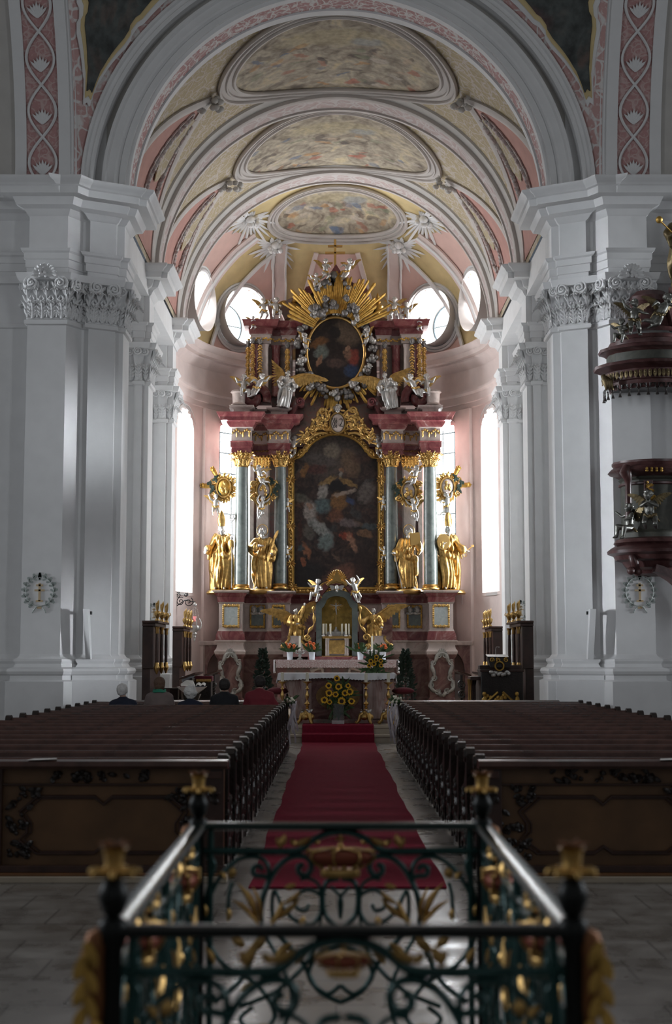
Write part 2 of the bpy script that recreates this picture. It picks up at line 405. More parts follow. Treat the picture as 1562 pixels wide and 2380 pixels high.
def volute(b, c, ax, nrm, r):
    """ionic spiral lying in the plane spanned by ax (horizontal) and z, standing proud along nrm"""
    ax, nrm = V(*ax), V(*nrm); path = []; rr = []
    for i in range(31):
        t = i / 30; a = pi * .5 + 2 * pi * 1.9 * t; q = lerp(r, r * .2, t)
        path.append(V(*c) + ax * q * math.cos(a) + V(0, 0, q * math.sin(a)) + nrm * (.05 * t)); rr.append(lerp(r * .22, r * .13, t))
    b.tube(path, rr, 6); b.ell(V(*c) + nrm * .05, r * .2, 8)
    b.tube([V(*c) - nrm * .06, V(*c) + nrm * .0], [r * .95, r * .9], 14)
def capital(plan, parent, cartouche=None):
    b = MB()
    for i in range(len(plan) - 1):
        a, c = V(*plan[i], 0), V(*plan[i + 1], 0); d = c - a; L = d.length
        if L < .13 or L > 1.6: continue
        d.normalize(); nr = V(d.y, -d.x, 0)
        n = max(1, round(L / .19))
        for k in range(n): acanthus(b, a + d * L * (k + .5) / n, nr, .32, L / n * .95, 8.26, .09)
        for k in range(n + 1 if L > .3 else 0): acanthus(b, a + d * L * k / n, nr, .56, L / max(n, 1) * .85, 8.28, .14)
        r = .135 if L > .4 else .10
        if L > .3:
            volute(b, a + d * r * .7 + nr * .16 + V(0, 0, 8.93), d, nr, r); volute(b, a + d * (L - r * .7) + nr * .16 + V(0, 0, 8.93), -d, nr, r)
            m = round(L / .07)
            for k in range(2, m - 1): b.ell(a + d * L * k / m + nr * .13 + V(0, 0, 8.93), (.028, .028, .045), 6)
        else: volute(b, a + d * L * .5 + nr * .16 + V(0, 0, 8.93), d, nr, r)
    if cartouche:
        c = V(cartouche[0], cartouche[1] - .22, 9.08)
        for k in range(11):
            a = pi * (k / 10); b.feather(c + V(.06 * math.cos(a), -.02, .05 * math.sin(a)), c + V(.24 * math.cos(a), -.10, -.04 + .24 * math.sin(a)), .10, .05)
        for q in range(9): b.ell(c + V(rnd.uniform(-.10, .10), -.06, rnd.uniform(-.06, .16)), .045, 7)
        for s_ in (-1, 1): b.tube([c + V(s_ * t_, -.06, .02 - .1 * math.sin(t_ * 9)) for t_ in (.05, .12, .19, .26)], .03, 5)
    return b.build('capital', 'white', parent, 35)
PL1 = [(-10.4, 27.3), (-9.9, 27.3), (-9.9, 26.75), (-9.3, 26.75), (-9.3, 27.3), (-5.97, 27.3), (-5.97, 27.0), (-5.22, 27.0), (-4.99, 27.38), (-4.84, 27.44), (-4.84, 27.30), (-4.36, 27.55), (-4.36, 27.64), (-4.22, 27.70), (-4.22, 28.5), (-5.3, 28.5)]  # outermost projection added out of view to shade the recess from the side lamp
PL2 = [(-5.6, 33.35), (-4.97, 33.35), (-4.97, 33.2), (-4.75, 33.2), (-4.75, 33.1), (-4.58, 33.1), (-4.58, 33.2), (-4.44, 33.2), (-4.44, 34.0), (-5.3, 34.0)]
PL3 = [(-5.6, 38.75), (-5.0, 38.75), (-5.0, 38.6), (-4.86, 38.6), (-4.86, 38.5), (-4.66, 38.5), (-4.66, 38.6), (-4.5, 38.6), (-4.5, 39.35), (-5.3, 39.35)]
for nm, pl, ct in (('pillar_crossing', PL1, True), ('pillar_choir', PL2, None), ('pillar_apse', PL3, None)):
    for sd in ('left', 'right'):
        plan = pl if sd == 'left' else mir(pl)
        e = bpy.data.objects.new(f'{nm}_{sd}', None); COL.objects.link(e); e.location = (plan[7][0], plan[7][1], 0); struct(e)
        MB().sweep(plan, BASE).build('plinth', 'white', e, 30)
        MB().sweep(plan, SHAFT + ABACUS[:1]).build('shaft', 'white', e, 30)
        MB().sweep(plan, ABACUS + ARCHI).build('architrave', 'white', e, 30)
        MB().sweep(plan, FRIEZE).build('frieze', 'white', e, 30)
        MB().sweep(plan, CORN).build('cornice', 'white', e, 30)
        capital(plan[1:-1] if nm != 'pillar_crossing' else (plan[5:-1] if sd == 'left' else plan[1:-5]), e, ((-5.6 if sd == 'left' else 5.68), 27.0) if ct else None)
# painted wreaths with a double-barred cross
def wreath(cx, y, cz, s, pillar):
    """flat oak-leaf wreath painted on the pier, with a double-barred cross"""
    b = MB(); q = random.Random(4)
    def leaf(x, z, a, l):
        pr = ((0, .012), (.12, .05), (.3, .035), (.42, .075), (.58, .05), (.72, .085), (.88, .06), (1, 0))
        pt = [(k * l, w * l * 3.2) for k, w in pr] + [(k * l, -w * l * 3.2) for k, w in pr[::-1][1:]]
        pt = [(cx + s * (x + u * math.cos(a) - w * math.sin(a)), cz + s * (z + u * math.sin(a) + w * math.cos(a))) for u, w in pt]
        b.prism(pt, y - .002, y + .003)
    for sx in (-1, 1):
        pts = [(cx + s * sx * .44 * math.cos(R(t)), y + .001, cz + s * (.46 * math.sin(R(t)))) for t in range(-80, 78, 6)]
        b.tube(pts, .013 * s, 4)
        for t in range(-66, 84, 21):
            x, z = sx * .44 * math.cos(R(t)), .46 * math.sin(R(t)); an = math.atan2(z, x); tg = an + sx * pi / 2
            for off, l in ((-.95, .17), (.95, .13), (-.35, .15)):
                leaf(x + .02 * math.cos(tg), z + .02 * math.sin(tg), tg + sx * off, l)
        b.tube([(cx, y, cz - .46 * s), (cx + sx * .1 * s, y, cz - .49 * s), (cx + sx * .19 * s, y, cz - .62 * s)], .016 * s, 4); leaf(sx * .19, -.62, -pi / 2 + sx * .4, .07)
    o = b.build('painted_wreath', 'wreath', pillar, 0)
    c = MB()
    for x0, x1, z0, z1 in ((-.035, .035, -.3, .27), (-.11, .11, .17, .23), (-.16, .16, .01, .07), (-.11, .11, -.33, -.27), (-.07, .07, -.54, -.45)):
        c.box((cx + s * x0, y - .003, cz + s * z0), (cx + s * x1, y + .003, cz + s * z1))
    c.build('painted_cross', 'crosspaint', pillar, 0)
for sd, xx in (('left', 92), ('right', 1487)):
    p = P(xx, 1375, 27.0)
    wreath(p.x, 26.995, p.z, .60, bpy.data.objects['pillar_crossing_' + sd])
for sd, xx, yy, Y in (('left', 287, 1403, 33.3), ('right', 1285, 1410, 33.3), ('left', 350, 1424, 38.55), ('right', 1218, 1418, 38.55)):
    p = P(xx, yy, Y); nm = 'pillar_choir_' if Y < 35 else 'pillar_apse_'
    X = -5.2 if Y < 35 else -4.93
    wreath(X if sd == 'left' else 2 * CX - X, Y + (.045 if Y < 35 else .045), p.z, .45, bpy.data.objects[nm + sd])

# ---- floors
b = MB(); b.box((-13, -8, -.2), (13, 29.4, 0)); struct(b.build('floor', 'floor', None, 0))
b = MB(); b.box((-9, 29.9, -.2), (9, 46, .32)); struct(b.build('floor_chancel', 'stone', None, 0))
b = MB(); b.box((-9, 29.4, -.2), (9, 29.95, .16)); b.box((-9, 29.37, .12), (9, 29.4, .16)); b.box((-9, 29.87, .28), (9, 29.9, .32)); struct(b.build('floor_altar_step', 'stone', None, 0))
# ---- nave shell (mostly outside the view)
for sx, nm in ((-1, 'left'), (1, 'right')):
    b = MB(); X = sx * 13
    for y0, y1, z0, z1 in ((-8, 28, 0, 3), (-8, 28, 9.5, 17), (-8, 3, 3, 9.5), (6, 10, 3, 9.5), (13, 17, 3, 9.5), (20, 23, 3, 9.5), (26, 28, 3, 9.5)):
        b.box((min(X, X + sx * .4), y0, z0), (max(X, X + sx * .4), y1, z1))
    struct(b.build('wall_nave_' + nm, 'white', None, 0))
b = MB(); b.box((-13, -8.4, 0), (13, -8, 17)); struct(b.build('wall_back', 'white', None, 0))
b = MB(); b.box((-13.4, -8.4, 17), (13.4, 28.6, 17.4)); struct(b.build('ceiling_nave', 'grey', None, 0))
for sx, nm in ((-1, 'left'), (1, 'right')):
    b = MB()
    b.box((sx * 9 - 4.4, 27.6, 0), (sx * 9 + 4.4, 28.2, 17)); struct(b.build('wall_crossing_' + nm, 'white', None, 0))
    # choir side wall with tall openings
    X = CX + sx * 5.3; b = MB()
    for y0, y1, z0, z1 in ((28.4, 39.6, 0, 4.5), (28.4, 39.6, 8.6, 11), (28.4, 29.8, 4.5, 8.6), (32.0, 35.2, 4.5, 8.6), (37.6, 39.6, 4.5, 8.6)):
        b.box((min(X, X + sx * .3), y0, z0), (max(X, X + sx * .3), y1, z1))
    struct(b.build('wall_choir_' + nm, 'white', None, 0))
    b = MB(); b.box((min(CX + sx * 4.5, X), 28.4, 10.3), (max(CX + sx * 4.5, X), 39.4, 10.92)); struct(b.build('trim_choir_ledge_' + nm, 'white', None, 0))
b = MB(); b.box((-13, 27.9, 16.1), (13, 28.3, 17.2)); struct(b.build('wall_over_arch', 'white', None, 0))

# ---- crossing arch
def arch_sweep(prof, cx, zc, a0=0, a1=180, n=72):
    b = MB(); k = len(prof); vs = []
    for i in range(n + 1):
        a = R(lerp(a0, a1, i / n))
        for r, y in prof: vs.append((cx + r * math.cos(a), y, zc + r * math.sin(a)))
    return b.add(vs, [(i * k + j, i * k + j + 1, (i + 1) * k + j + 1, (i + 1) * k + j) for i in range(n) for j in range(k - 1)])
AR = [(4.2, 28.6), (4.2, 28.42)]
struct(arch_sweep([(4.19, 28.55), (4.19, 28.40), (4.17, 28.40), (4.17, 28.30), (4.21, 28.30), (4.21, 27.72), (4.17, 27.72), (4.17, 27.55), (4.24, 27.52), (4.24, 27.46), (4.36, 27.46), (4.38, 27.50), (4.42, 27.44), (4.46, 27.42), (4.60, 27.42), (4.63, 27.36), (4.69, 27.36), (4.69, 27.62)], CX, ZS).build('trim_arch_mouldings', 'white', None, 25))
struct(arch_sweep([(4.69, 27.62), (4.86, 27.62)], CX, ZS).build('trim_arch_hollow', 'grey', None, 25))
struct(arch_sweep([(4.86, 27.62), (4.86, 27.36), (4.90, 27.33), (4.93, 27.33), (4.95, 27.36), (5.03, 27.36), (5.05, 27.30), (5.10, 27.30), (5.10, 27.45)], CX, ZS).build('trim_arch_hood', 'white', None, 25))
struct(arch_sweep([(4.205, 28.28), (4.205, 27.74)], CX, ZS, 3, 177).build('ceiling_arch_soffit', 'pinkfine', None, 60))
struct(arch_sweep([(4.19, 28.5), (4.55, 28.5)], CX, ZS).build('trim_arch_back', 'white', None, 60))
# ---- long nave arches and painted pendentives
RL = 6.6
def lpt(X, a, r=RL): return V(X, 27.22 - RL + r * math.cos(a), ZS + .03 + r * math.sin(a))
for sx, nm in ((-1, 'left'), (1, 'right')):
    mx = lambda X: CX + sx * (X)
    def strip(x0, x1, r, m, name, n=28):
        b = MB(); b.slab(lambda u, v: lpt(mx(lerp(x0, x1, u)), R(100) * v, r), 2, n, .1 * sx); return struct(b.build(name, m, None, 50))
    strip(6.36, 9.5, RL + .06, 'grey', 'ceiling_side_arch_' + nm)
    strip(6.14, 6.36, RL - .02, 'white', 'trim_side_arch_outer_' + nm)
    strip(5.50, 6.14, RL + .02, 'pinksoft', 'ceiling_side_arch_stucco_' + nm)
    strip(5.28, 5.50, RL - .03, 'white', 'trim_side_arch_inner_' + nm)
    strip(5.16, 5.28, RL + .02, 'white', 'trim_side_arch_edge_' + nm)
    # white strapwork on the pink strip: crossing ogees
    b = MB(); n = 120; A = R(64)
    for ph in (0, pi):
        pts = []
        for i in range(n + 1):
            a = A * i / n; x = 5.82 + .27 * math.sin(a * RL * 2 * pi / 2.0 + ph)
            q = lpt(mx(x), a, RL - .015); pts.append(q)
        b.tube(pts, .028, 5)
    for i in range(9):
        a = (i + .25) * 1.0 / RL
        for k in range(-3, 4):
            c = lpt(mx(5.82), a, RL - .02); tip = lpt(mx(5.82 + .065 * k), a + (.30 - .035 * abs(k)) / RL, RL - .03)
            b.feather(c, tip, .06, .03, up=(0, -1, -.2), n=4)
    struct(b.build('trim_side_arch_strapwork_' + nm, 'white', None, 60))
    def pend(u, t, off=0):
        a = R(t); A_ = V(CX + sx * 5.09 * math.cos(a), 27.40, ZS + 5.09 * math.sin(a)); dz = A_.z - ZS
        B_ = V(mx(5.2), 27.22 - (RL - math.sqrt(max(0, RL * RL - dz * dz))), A_.z)
        p = A_.lerp(B_, u); p.y -= off; p.x -= sx * off * .5
        return p
    b = MB(); b.grid(lambda u, v: pend(u, 74 * v), 8, 40); struct(b.build('ceiling_pendentive_' + nm, 'pinkstucco', None, 80))
    def panel(m, name, off, u0, t0):
        b = MB()
        def f(u, v):
            t = lerp(t0, 74, v); w = min(1, .30 + 2.6 * v) if v < .5 else 1
            w *= 1 - .08 * (math.sin(v * 22) > .7)
            c = lerp(.5, .5, v); uu = c + (u - .5) * (1 - 2 * u0) * w
            tt = t + (abs(u - .5) * -1.5 if v < .08 else 0)
            return pend(uu, tt, off)
        b.slab(f, 10, 44, .03); return struct(b.build(name, m, None, 80))
    panel('white', 'trim_pendentive_frame_' + nm, .03, .09, 20)
    panel('yellow', 'trim_pendentive_fillet_' + nm, .05, .145, 21.5)
    bl = [(0, .6, .5, .9, 10, (.45, .34, .27), .8), (-.3, -.9, .35, .35, 0, (.16, .07, .05), .9), (.25, 1.3, .5, .5, 0, (.12, .05, .05), .8), (.3, -.2, .3, .6, 20, (.09, .14, .13), .7)]
    panel(painting('pendentive_fresco_' + nm, [(.035, .037, .037), (.10, .115, .11), (.17, .12, .10)], bl, 1.3, .4, .7), 'ceiling_pendentive_fresco_' + nm, .075, .20, 23)

# ---- choir vault
def vp(X, Y, r=RV):
    X = max(-r, min(r, X)); return V(CX + X, Y, ZS + math.sqrt(max(0, r * r - X * X)))
def vang(phi, Y, r=RV): return V(CX + r * math.sin(phi), Y, ZS + r * math.cos(phi))
b = MB(); b.grid(lambda u, v: vang(lerp(-pi / 2, pi / 2, u), lerp(28.4, 39.5, v)), 64, 24); struct(b.build('ceiling_choir_vault', 'yellowstucco', None, 80))
for k, (y0, y1) in enumerate(((33.15, 34.05), (38.55, 39.45))):
    struct(arch_sweep([(4.6, y0), (4.28, y0), (4.26, y0 + .05), (4.26, y0 + .14), (4.31, y0 + .15), (4.31, y1 - .15), (4.26, y1 - .14), (4.26, y1 - .05), (4.28, y1), (4.6, y1)], CX, ZS).build(f'trim_choir_rib_{k+1}', 'vaultwhite', None, 25))
    struct(arch_sweep([(4.30, y0 + .16), (4.30, y1 - .16)], CX, ZS, 2, 178).build(f'ceiling_choir_rib_soffit_{k+1}', 'palestucco', None, 80))
    struct(arch_sweep([(4.46, y0 - .28), (4.40, y0 - .26), (4.36, y0 - .05), (4.36, y0)], CX, ZS).build(f'trim_choir_rib_shoulder_{k+1}', 'grey', None, 25))
def fresco(cx, cy, ax, ay, surf, name, m, fr):
    def ring(k0, k1, r0):
        def f(u, v):
            a = 2 * pi * u; k = lerp(k0, k1, v)
            return surf(ax * math.cos(a) + (k) * math.cos(a), cy + ay * math.sin(a) + (k) * math.sin(a), r0)
        return f
    def inner(u, v): 
        a = 2 * pi * u; return surf(ax * v * math.cos(a), cy + ay * v * math.sin(a), -.03)
    b = MB(); b.grid(inner, 64, 14); struct(b.build('ceiling_fresco_' + name, m, None, 80))
    b = MB(); b.slab(ring(.02, fr, -.06), 72, 3, .06)
    for kk, rr in ((.02, .05), (fr * .55, .035), (fr, .05)):
        b.tube([surf((ax + kk) * math.cos(2 * pi * i / 72), cy + (ay + kk) * math.sin(2 * pi * i / 72), -.07) for i in range(72)], rr, 6, True)
    struct(b.build('trim_fresco_frame_' + name, 'vaultwhite', None, 60))
vs = lambda X, Y, o=0: vp(X, Y, RV + o)
skyc = [(.20, .16, .12), (.38, .32, .24), (.52, .45, .34), (.62, .52, .33)]
def crowd(seed, w, h, z0=.0):
    q = random.Random(seed); out = []
    pal = [(.45, .13, .08), (.13, .10, .09), (.56, .42, .30), (.13, .18, .27), (.56, .30, .12), (.60, .52, .44), (.10, .07, .06), (.26, .28, .18)]
    return q, pal
def fres_mat(name, seed, w, l):
    q, pal = crowd(seed, w, l); bl = []
    m = None
    # blobs live in object x / y here, so the picture is laid out along the vault
    for i in range(52): bl.append((q.uniform(-w, w), q.uniform(-l * .35, l * .95), q.uniform(.12, .34), q.uniform(.06, .15), q.uniform(-60, 60), pal[i % 8], q.uniform(.45, .75)))
    bl.append((0, -l * .5, w * .8, l * .3, 0, (.50, .42, .24), .5)); bl.append((w * .3, -l * .4, .5, .25, 10, (.34, .37, .40), .6))
    return painting(name, skyc, bl, 1.9, .35, .8, .35)
def swap_yz(m):
    for n in m.node_tree.nodes:
        if n.type == 'MAPPING' and n.vector_type == 'TEXTURE':
            x, _, z = n.inputs['Location'].default_value; a = n.inputs['Rotation'].default_value[1]; sx_, _, sz_ = n.inputs['Scale'].default_value
            n.inputs['Location'].default_value = (x, z, 0); n.inputs['Rotation'].default_value = (0, 0, -a); n.inputs['Scale'].default_value = (sx_, sz_, 50)
    return m
fresco(0, 31.0, 2.32, 1.92, vs, 'front', swap_yz(fres_mat('front_vault_fresco', 3, 2.2, 1.8)), .34)
fresco(0, 36.4, 2.40, 1.98, vs, 'middle', swap_yz(fres_mat('middle_vault_fresco', 5, 2.2, 1.8)), .30)
def band(p, q, w, name, m='vaultwhite', r=-.05, t=.08, n=16, sag=0):
    """ridge strip on the vault from p to q given as (phi, Y)"""
    b = MB()
    def f(u, v):
        ph, Y = lerp(p[0], q[0], v), lerp(p[1], q[1], v) + sag * math.sin(pi * v)
        dx, dy = (q[0] - p[0]) * RV, q[1] - p[1]; L = math.hypot(dx, dy); nx, ny = -dy / L, dx / L
        o = (u - .5) * w; bump = .03 * math.cos((u - .5) * pi)
        return vang(ph + nx * o / RV, Y + ny * o, RV + r - bump)
    b.slab(f, 4, n, t); return struct(b.build(name, m, None, 60))
for k, (ya, yb) in enumerate(((28.5, 33.1), (34.05, 38.5))):
    ym = (ya + yb) / 2 + .25
    for sx, nm in ((-1, 'left'), (1, 'right')):
        ap = (sx * R(41), ym)
        n = f'{nm}_{k+1}'
        band(ap, (sx * R(87), ya + .10), .26, 'trim_vault_rib_front_' + n, sag=-.25)
        band(ap, (sx * R(87), yb - .10), .30, 'trim_vault_rib_rear_' + n, sag=.25)
        # painted lunette cell
        b = MB()
        def cell(u, v, r=-.02):
            ph = lerp(R(43), R(88), v); h0 = lerp(ym, ya + .14, v) - .25 * math.sin(pi * v); h1 = lerp(ym, yb - .14, v) + .25 * math.sin(pi * v)
            return vang(sx * ph, lerp(h0, h1, u), RV + r)
        b.grid(cell, 8, 20); struct(b.build('ceiling_lunette_' + n, 'pink', None, 80))
        b = MB()
        def cart(u, v):
            ph = lerp(R(48), R(70), v); w = .34 * math.sin(pi * min(1, v * .9 + .1)) ** .6
            return vang(sx * ph, ym + .1 + (u - .5) * 2 * w * (.4 + 1.3 * v) * (1 + .12 * math.cos(v * 25)), RV - .05)
        b.slab(cart, 6, 18, .03); struct(b.build('trim_lunette_cartouche_' + n, 'yellowstucco', None, 80))
        b = MB()
        for i in range(26):
            v = i / 25; ph = lerp(R(50), R(79), v); w = (.3 + .9 * v) * (1 if v < .8 else 3.5 * (1 - v) + .3)
            for s2 in (-1, 1):
                c = vang(sx * ph, ym + .1 + s2 * w * .62, RV - .06)
                b.ell(c, (.07, .07 + .03 * math.sin(i * 2.1), .07), 6)
                if i % 3 == 0: b.tube([vang(sx * (ph + .05 * math.cos(a)), ym + .1 + s2 * (w * .62 + .10 * math.sin(a)), RV - .05) for a in [j * .5 for j in range(10)]], .022, 4)
        struct(b.build('trim_lunette_scrolls_' + n, 'palestucco', None, 80))
        b = MB(); c = vang(ap[0], ap[1], RV - .1)
        for i in range(16): b.ell(c + V(rnd.uniform(-.28, .28), rnd.uniform(-.2, .2), rnd.uniform(-.2, .08)), (.09, .09, .07), 6)
        struct(b.build('trim_vault_boss_' + n, 'grey', None, 60))

# ---- apse
RA = 4.6; YC = 39.4
def ap(az, r, z): return V(CX + r * math.sin(az), YC + r * math.cos(az), z)
WIN = [(R(s * a), s, k) for s in (-1, 1) for k, a in ((0, 43.0), (1, 74))]
ZR, RR = 12.05, .86
def in_tall(az, z):
    for c, s, k in WIN:
        d = abs(az - c) * RA
        if d < .66 and 3.6 < z < 8.25: return True
        if z >= 8.25 and math.hypot(d, z - 8.25) < .66: return True
    return False
def in_round(p):
    for c, s, k in WIN:
        ax = V(math.sin(c), math.cos(c), 0); tn = V(math.cos(c), -math.sin(c), 0); q = p - V(CX, YC, ZR)
        if q.dot(ax) > 0 and math.hypot(q.dot(tn), q.z) < RR: return True
    return False
def wallf(u, v): return ap(lerp(R(-98), R(98), u), RA, lerp(0, 11, v))
b = MB(); b.grid(wallf, 196, 110, lambda u, v: in_tall(lerp(R(-98), R(98), u), lerp(0, 11, v))); struct(b.build('wall_apse', 'pale', None, 80))
def domep(az, el, o=0): return ap(az, (RA + o) * math.cos(el), ZS - .05 + (4.42 + o) * math.sin(el))
b = MB(); b.grid(lambda u, v: domep(lerp(R(-98), R(98), u), R(89.5) * v), 200, 90, lambda u, v: in_round(domep(lerp(R(-98), R(98), u), R(89.5) * v)))
struct(b.build('ceiling_apse_dome', 'yellow', None, 80))
def apse_ring(prof, name, m, step=3):
    k = len(prof); az = [R(a) for a in range(-93, 94, step)]; b = MB()
    vs_ = [ap(a, RA - o, z) for a in az for o, z in prof]
    b.add(vs_, [(i * k + j, (i + 1) * k + j, (i + 1) * k + j + 1, i * k + j + 1) for i in range(len(az) - 1) for j in range(k - 1)])
    return struct(b.build(name, m, None, 30))
apse_ring([(0, 10.28), (.05, 10.33), (.12, 10.42), (.2, 10.50), (.2, 10.56), (.34, 10.58), (.34, 10.72), (.40, 10.76), (.46, 10.86), (.46, 10.9), (0, 10.94)], 'trim_apse_cornice', 'pale')
apse_ring([(0, 9.1), (.05, 9.12), (.05, 9.26), (.08, 9.28), (.08, 9.5), (.14, 9.56), (.14, 9.63), (0, 9.65)], 'trim_apse_architrave', 'pale')
for a in (-56, -23, 23, 56):
    b = MB(); b.slab(lambda u, v: ap(R(a) + (u - .5) * .15, RA - .10, lerp(.3, 9.1, v)), 4, 2, .12); struct(b.build(f'trim_apse_pilaster', 'pale', None, 40))
def fsurf(X, Y, o=0):
    d = math.hypot(X, Y - YC); d = min(d, RA - .2)
    if Y < YC: return V(CX + X, Y, ZS - .05 + math.sqrt(max(0, (4.42 + o) ** 2 - X * X)))
    return V(CX + X, Y, ZS - .05 + (4.42 + o) * math.sqrt(max(0, 1 - (d / RA) ** 2)))
fresco(0, 40.98, 1.78, 1.02, fsurf, 'apse', swap_yz(fres_mat('apse_fresco', 9, 1.7, 1.0)), .26)
def dome_strip(path, w, m, name, off=-.05, t=.06):
    """strip along (az, el) path in degrees; w in metres or list"""
    b = MB(); n = len(path) - 1; pts = [domep(R(a), R(e), off) for a, e in path]
    def f(u, v):
        i = min(n, round(v * n)); p = pts[i]; d = pts[min(n, i + 1)] - pts[max(0, i - 1)]
        nr = V(p.x - CX, p.y - YC, p.z - ZS).normalized(); x = d.cross(nr).normalized()
        ww = w[i] if isinstance(w, list) else w
        return p + x * (u - .5) * ww
    b.slab(f, 2, n, t); return struct(b.build(name, m, None, 60))
def dome_field(f, m, name, nu=12, nv=16, off=-.025):
    b = MB(); b.grid(lambda u, v: domep(*[R(q) for q in f(u, v)], off), nu, nv, lambda u, v: in_round(domep(*[R(q) for q in f(u, v)], off))); return struct(b.build(name, m, None, 80))
def dhit(px, py, o=0):
    """(az, el) in degrees where the sight line of a photo pixel meets the dome"""
    d = (P(px, py, 10.0) - V(0, 0, H)) / 10.0; a, c = RA + o, 4.42 + o; best = None
    for it in range(200):
        Y = 39.5 + it * .025; p = V(0, 0, H) + d * Y
        k = ((p.x - CX) / a) ** 2 + ((p.y - YC) / a) ** 2 + ((p.z - ZS + .05) / c) ** 2
        best = p
        if k >= 1 and p.y > YC: break
    return (math.degrees(math.atan2(best.x - CX, best.y - YC)), math.degrees(math.asin(max(-1, min(1, (best.z - ZS + .05) / c)))))
def poly(pts, n):
    """resample a photo polyline on the dome"""
    h = [dhit(*p) for p in pts]; out = []
    for i in range(n + 1):
        t = i / n * (len(h) - 1); k = min(len(h) - 2, int(t)); out.append((lerp(h[k][0], h[k + 1][0], t - k), lerp(h[k][1], h[k + 1][1], t - k)))
    return out
VB = [(648, 840), (648, 740), (648, 660), (648, 600), (650, 566)]
GA = [(484, 812), (500, 757), (526, 703), (562, 653), (600, 614), (636, 586)]
OR = [(437, 782), (452, 735), (474, 680), (505, 630), (545, 585), (592, 547)]
for s, nm in ((-1, 'left'), (1, 'right')):
    mxp = lambda pts: pts if s < 0 else [(1566 - x, y) for x, y in pts]
    va, ga, orr = poly(mxp([(x - 14, y) for x, y in VB]), 60), poly(mxp(GA), 60), poly(mxp(OR), 60)
    b = MB()
    def pf(u, v):
        k = min(60, round(v * 60)); a, e_ = ga[k], va[k]; return domep(R(lerp(a[0], e_[0], u)), R(lerp(a[1], e_[1], u)), -.02)
    b.grid(pf, 60, 60, lambda u, v: in_round(pf(u, v))); struct(b.build('ceiling_apse_field_pink_' + nm, 'pinkpale', None, 80))
    b = MB()
    def sf(u, v):
        k = min(60, round(v * 60)); a = orr[k]; return domep(R(lerp(a[0], s * 93, u)), R(lerp(a[1], a[1] * .9, u)), -.02)
    b.grid(sf, 40, 60, lambda u, v: in_round(sf(u, v))); struct(b.build('ceiling_apse_field_side_' + nm, 'pinkpale', None, 80))
    dome_strip(poly(mxp(VB), 24), .34, 'pale', 'trim_apse_rib_inner_' + nm)
    dome_strip(poly(mxp([(x - 16, y) for x, y in VB]), 24), .05, 'white', 'trim_apse_rib_edge_' + nm, -.08)
    dome_strip(poly(mxp([(x + 13, y) for x, y in VB]), 24), .05, 'white', 'trim_apse_rib_fillet_' + nm, -.08)
    dome_strip(poly(mxp(GA), 30), .12, 'white', 'trim_apse_groin_' + nm, -.06)
    dome_strip(poly(mxp(OR), 30), .42, 'pale', 'trim_apse_rib_outer_' + nm)
    dome_strip(poly(mxp(OR), 30), .10, 'white', 'trim_apse_rib_crest_' + nm, -.10)
    dome_strip(poly(mxp([(692, 760), (706, 690), (722, 630), (734, 585)]), 14), .14, 'pale', 'trim_apse_ray_band_' + nm, -.05)
    for cc, hx, hy, L0 in ((1, 637, 569, 1.0), (2, 577, 507, 1.1)):
        c = dhit(*(mxp([(hx, hy)])[0])); b = MB(); p0 = domep(R(c[0]), R(c[1]), -.1)
        for i in range(30):
            an = 2 * pi * i / 30; down = max(0, -math.sin(an)); L = L0 * (30 + 26 * ((i * 7) % 4) / 3) * (1 + .55 * down) * (.45 if math.sin(an) > .5 else 1)
            q1 = dhit(*mxp([(hx + L * math.cos(an), hy - L * .8 * math.sin(an))])[0]); q0 = dhit(*mxp([(hx + 10 * math.cos(an), hy - 8 * math.sin(an))])[0])
            b.feather(domep(R(q0[0]), R(q0[1]), -.04), domep(R(q1[0]), R(q1[1]), -.035), .085, .02, up=(0, -1, -1))
        qq = random.Random(cc)
        for i in range(14): b.ell(p0 + V(qq.uniform(-.2, .2), qq.uniform(-.08, .04), qq.uniform(-.16, .16)), .085, 7)
        b.ell(p0 + V(0, -.10, 0), .12, 10)
        struct(b.build(f'trim_apse_stucco_rays_{nm}_{cc}', 'white', None, 60))
b = MB()
def cf(u, v):
    a = dhit(lerp(lerp(700, 738, v), lerp(866, 828, v), u), lerp(760, 590, v)); return domep(R(a[0]), R(a[1]), -.03)
b.grid(cf, 10, 20); struct(b.build('ceiling_apse_field_middle', 'pinkpale', None, 80))
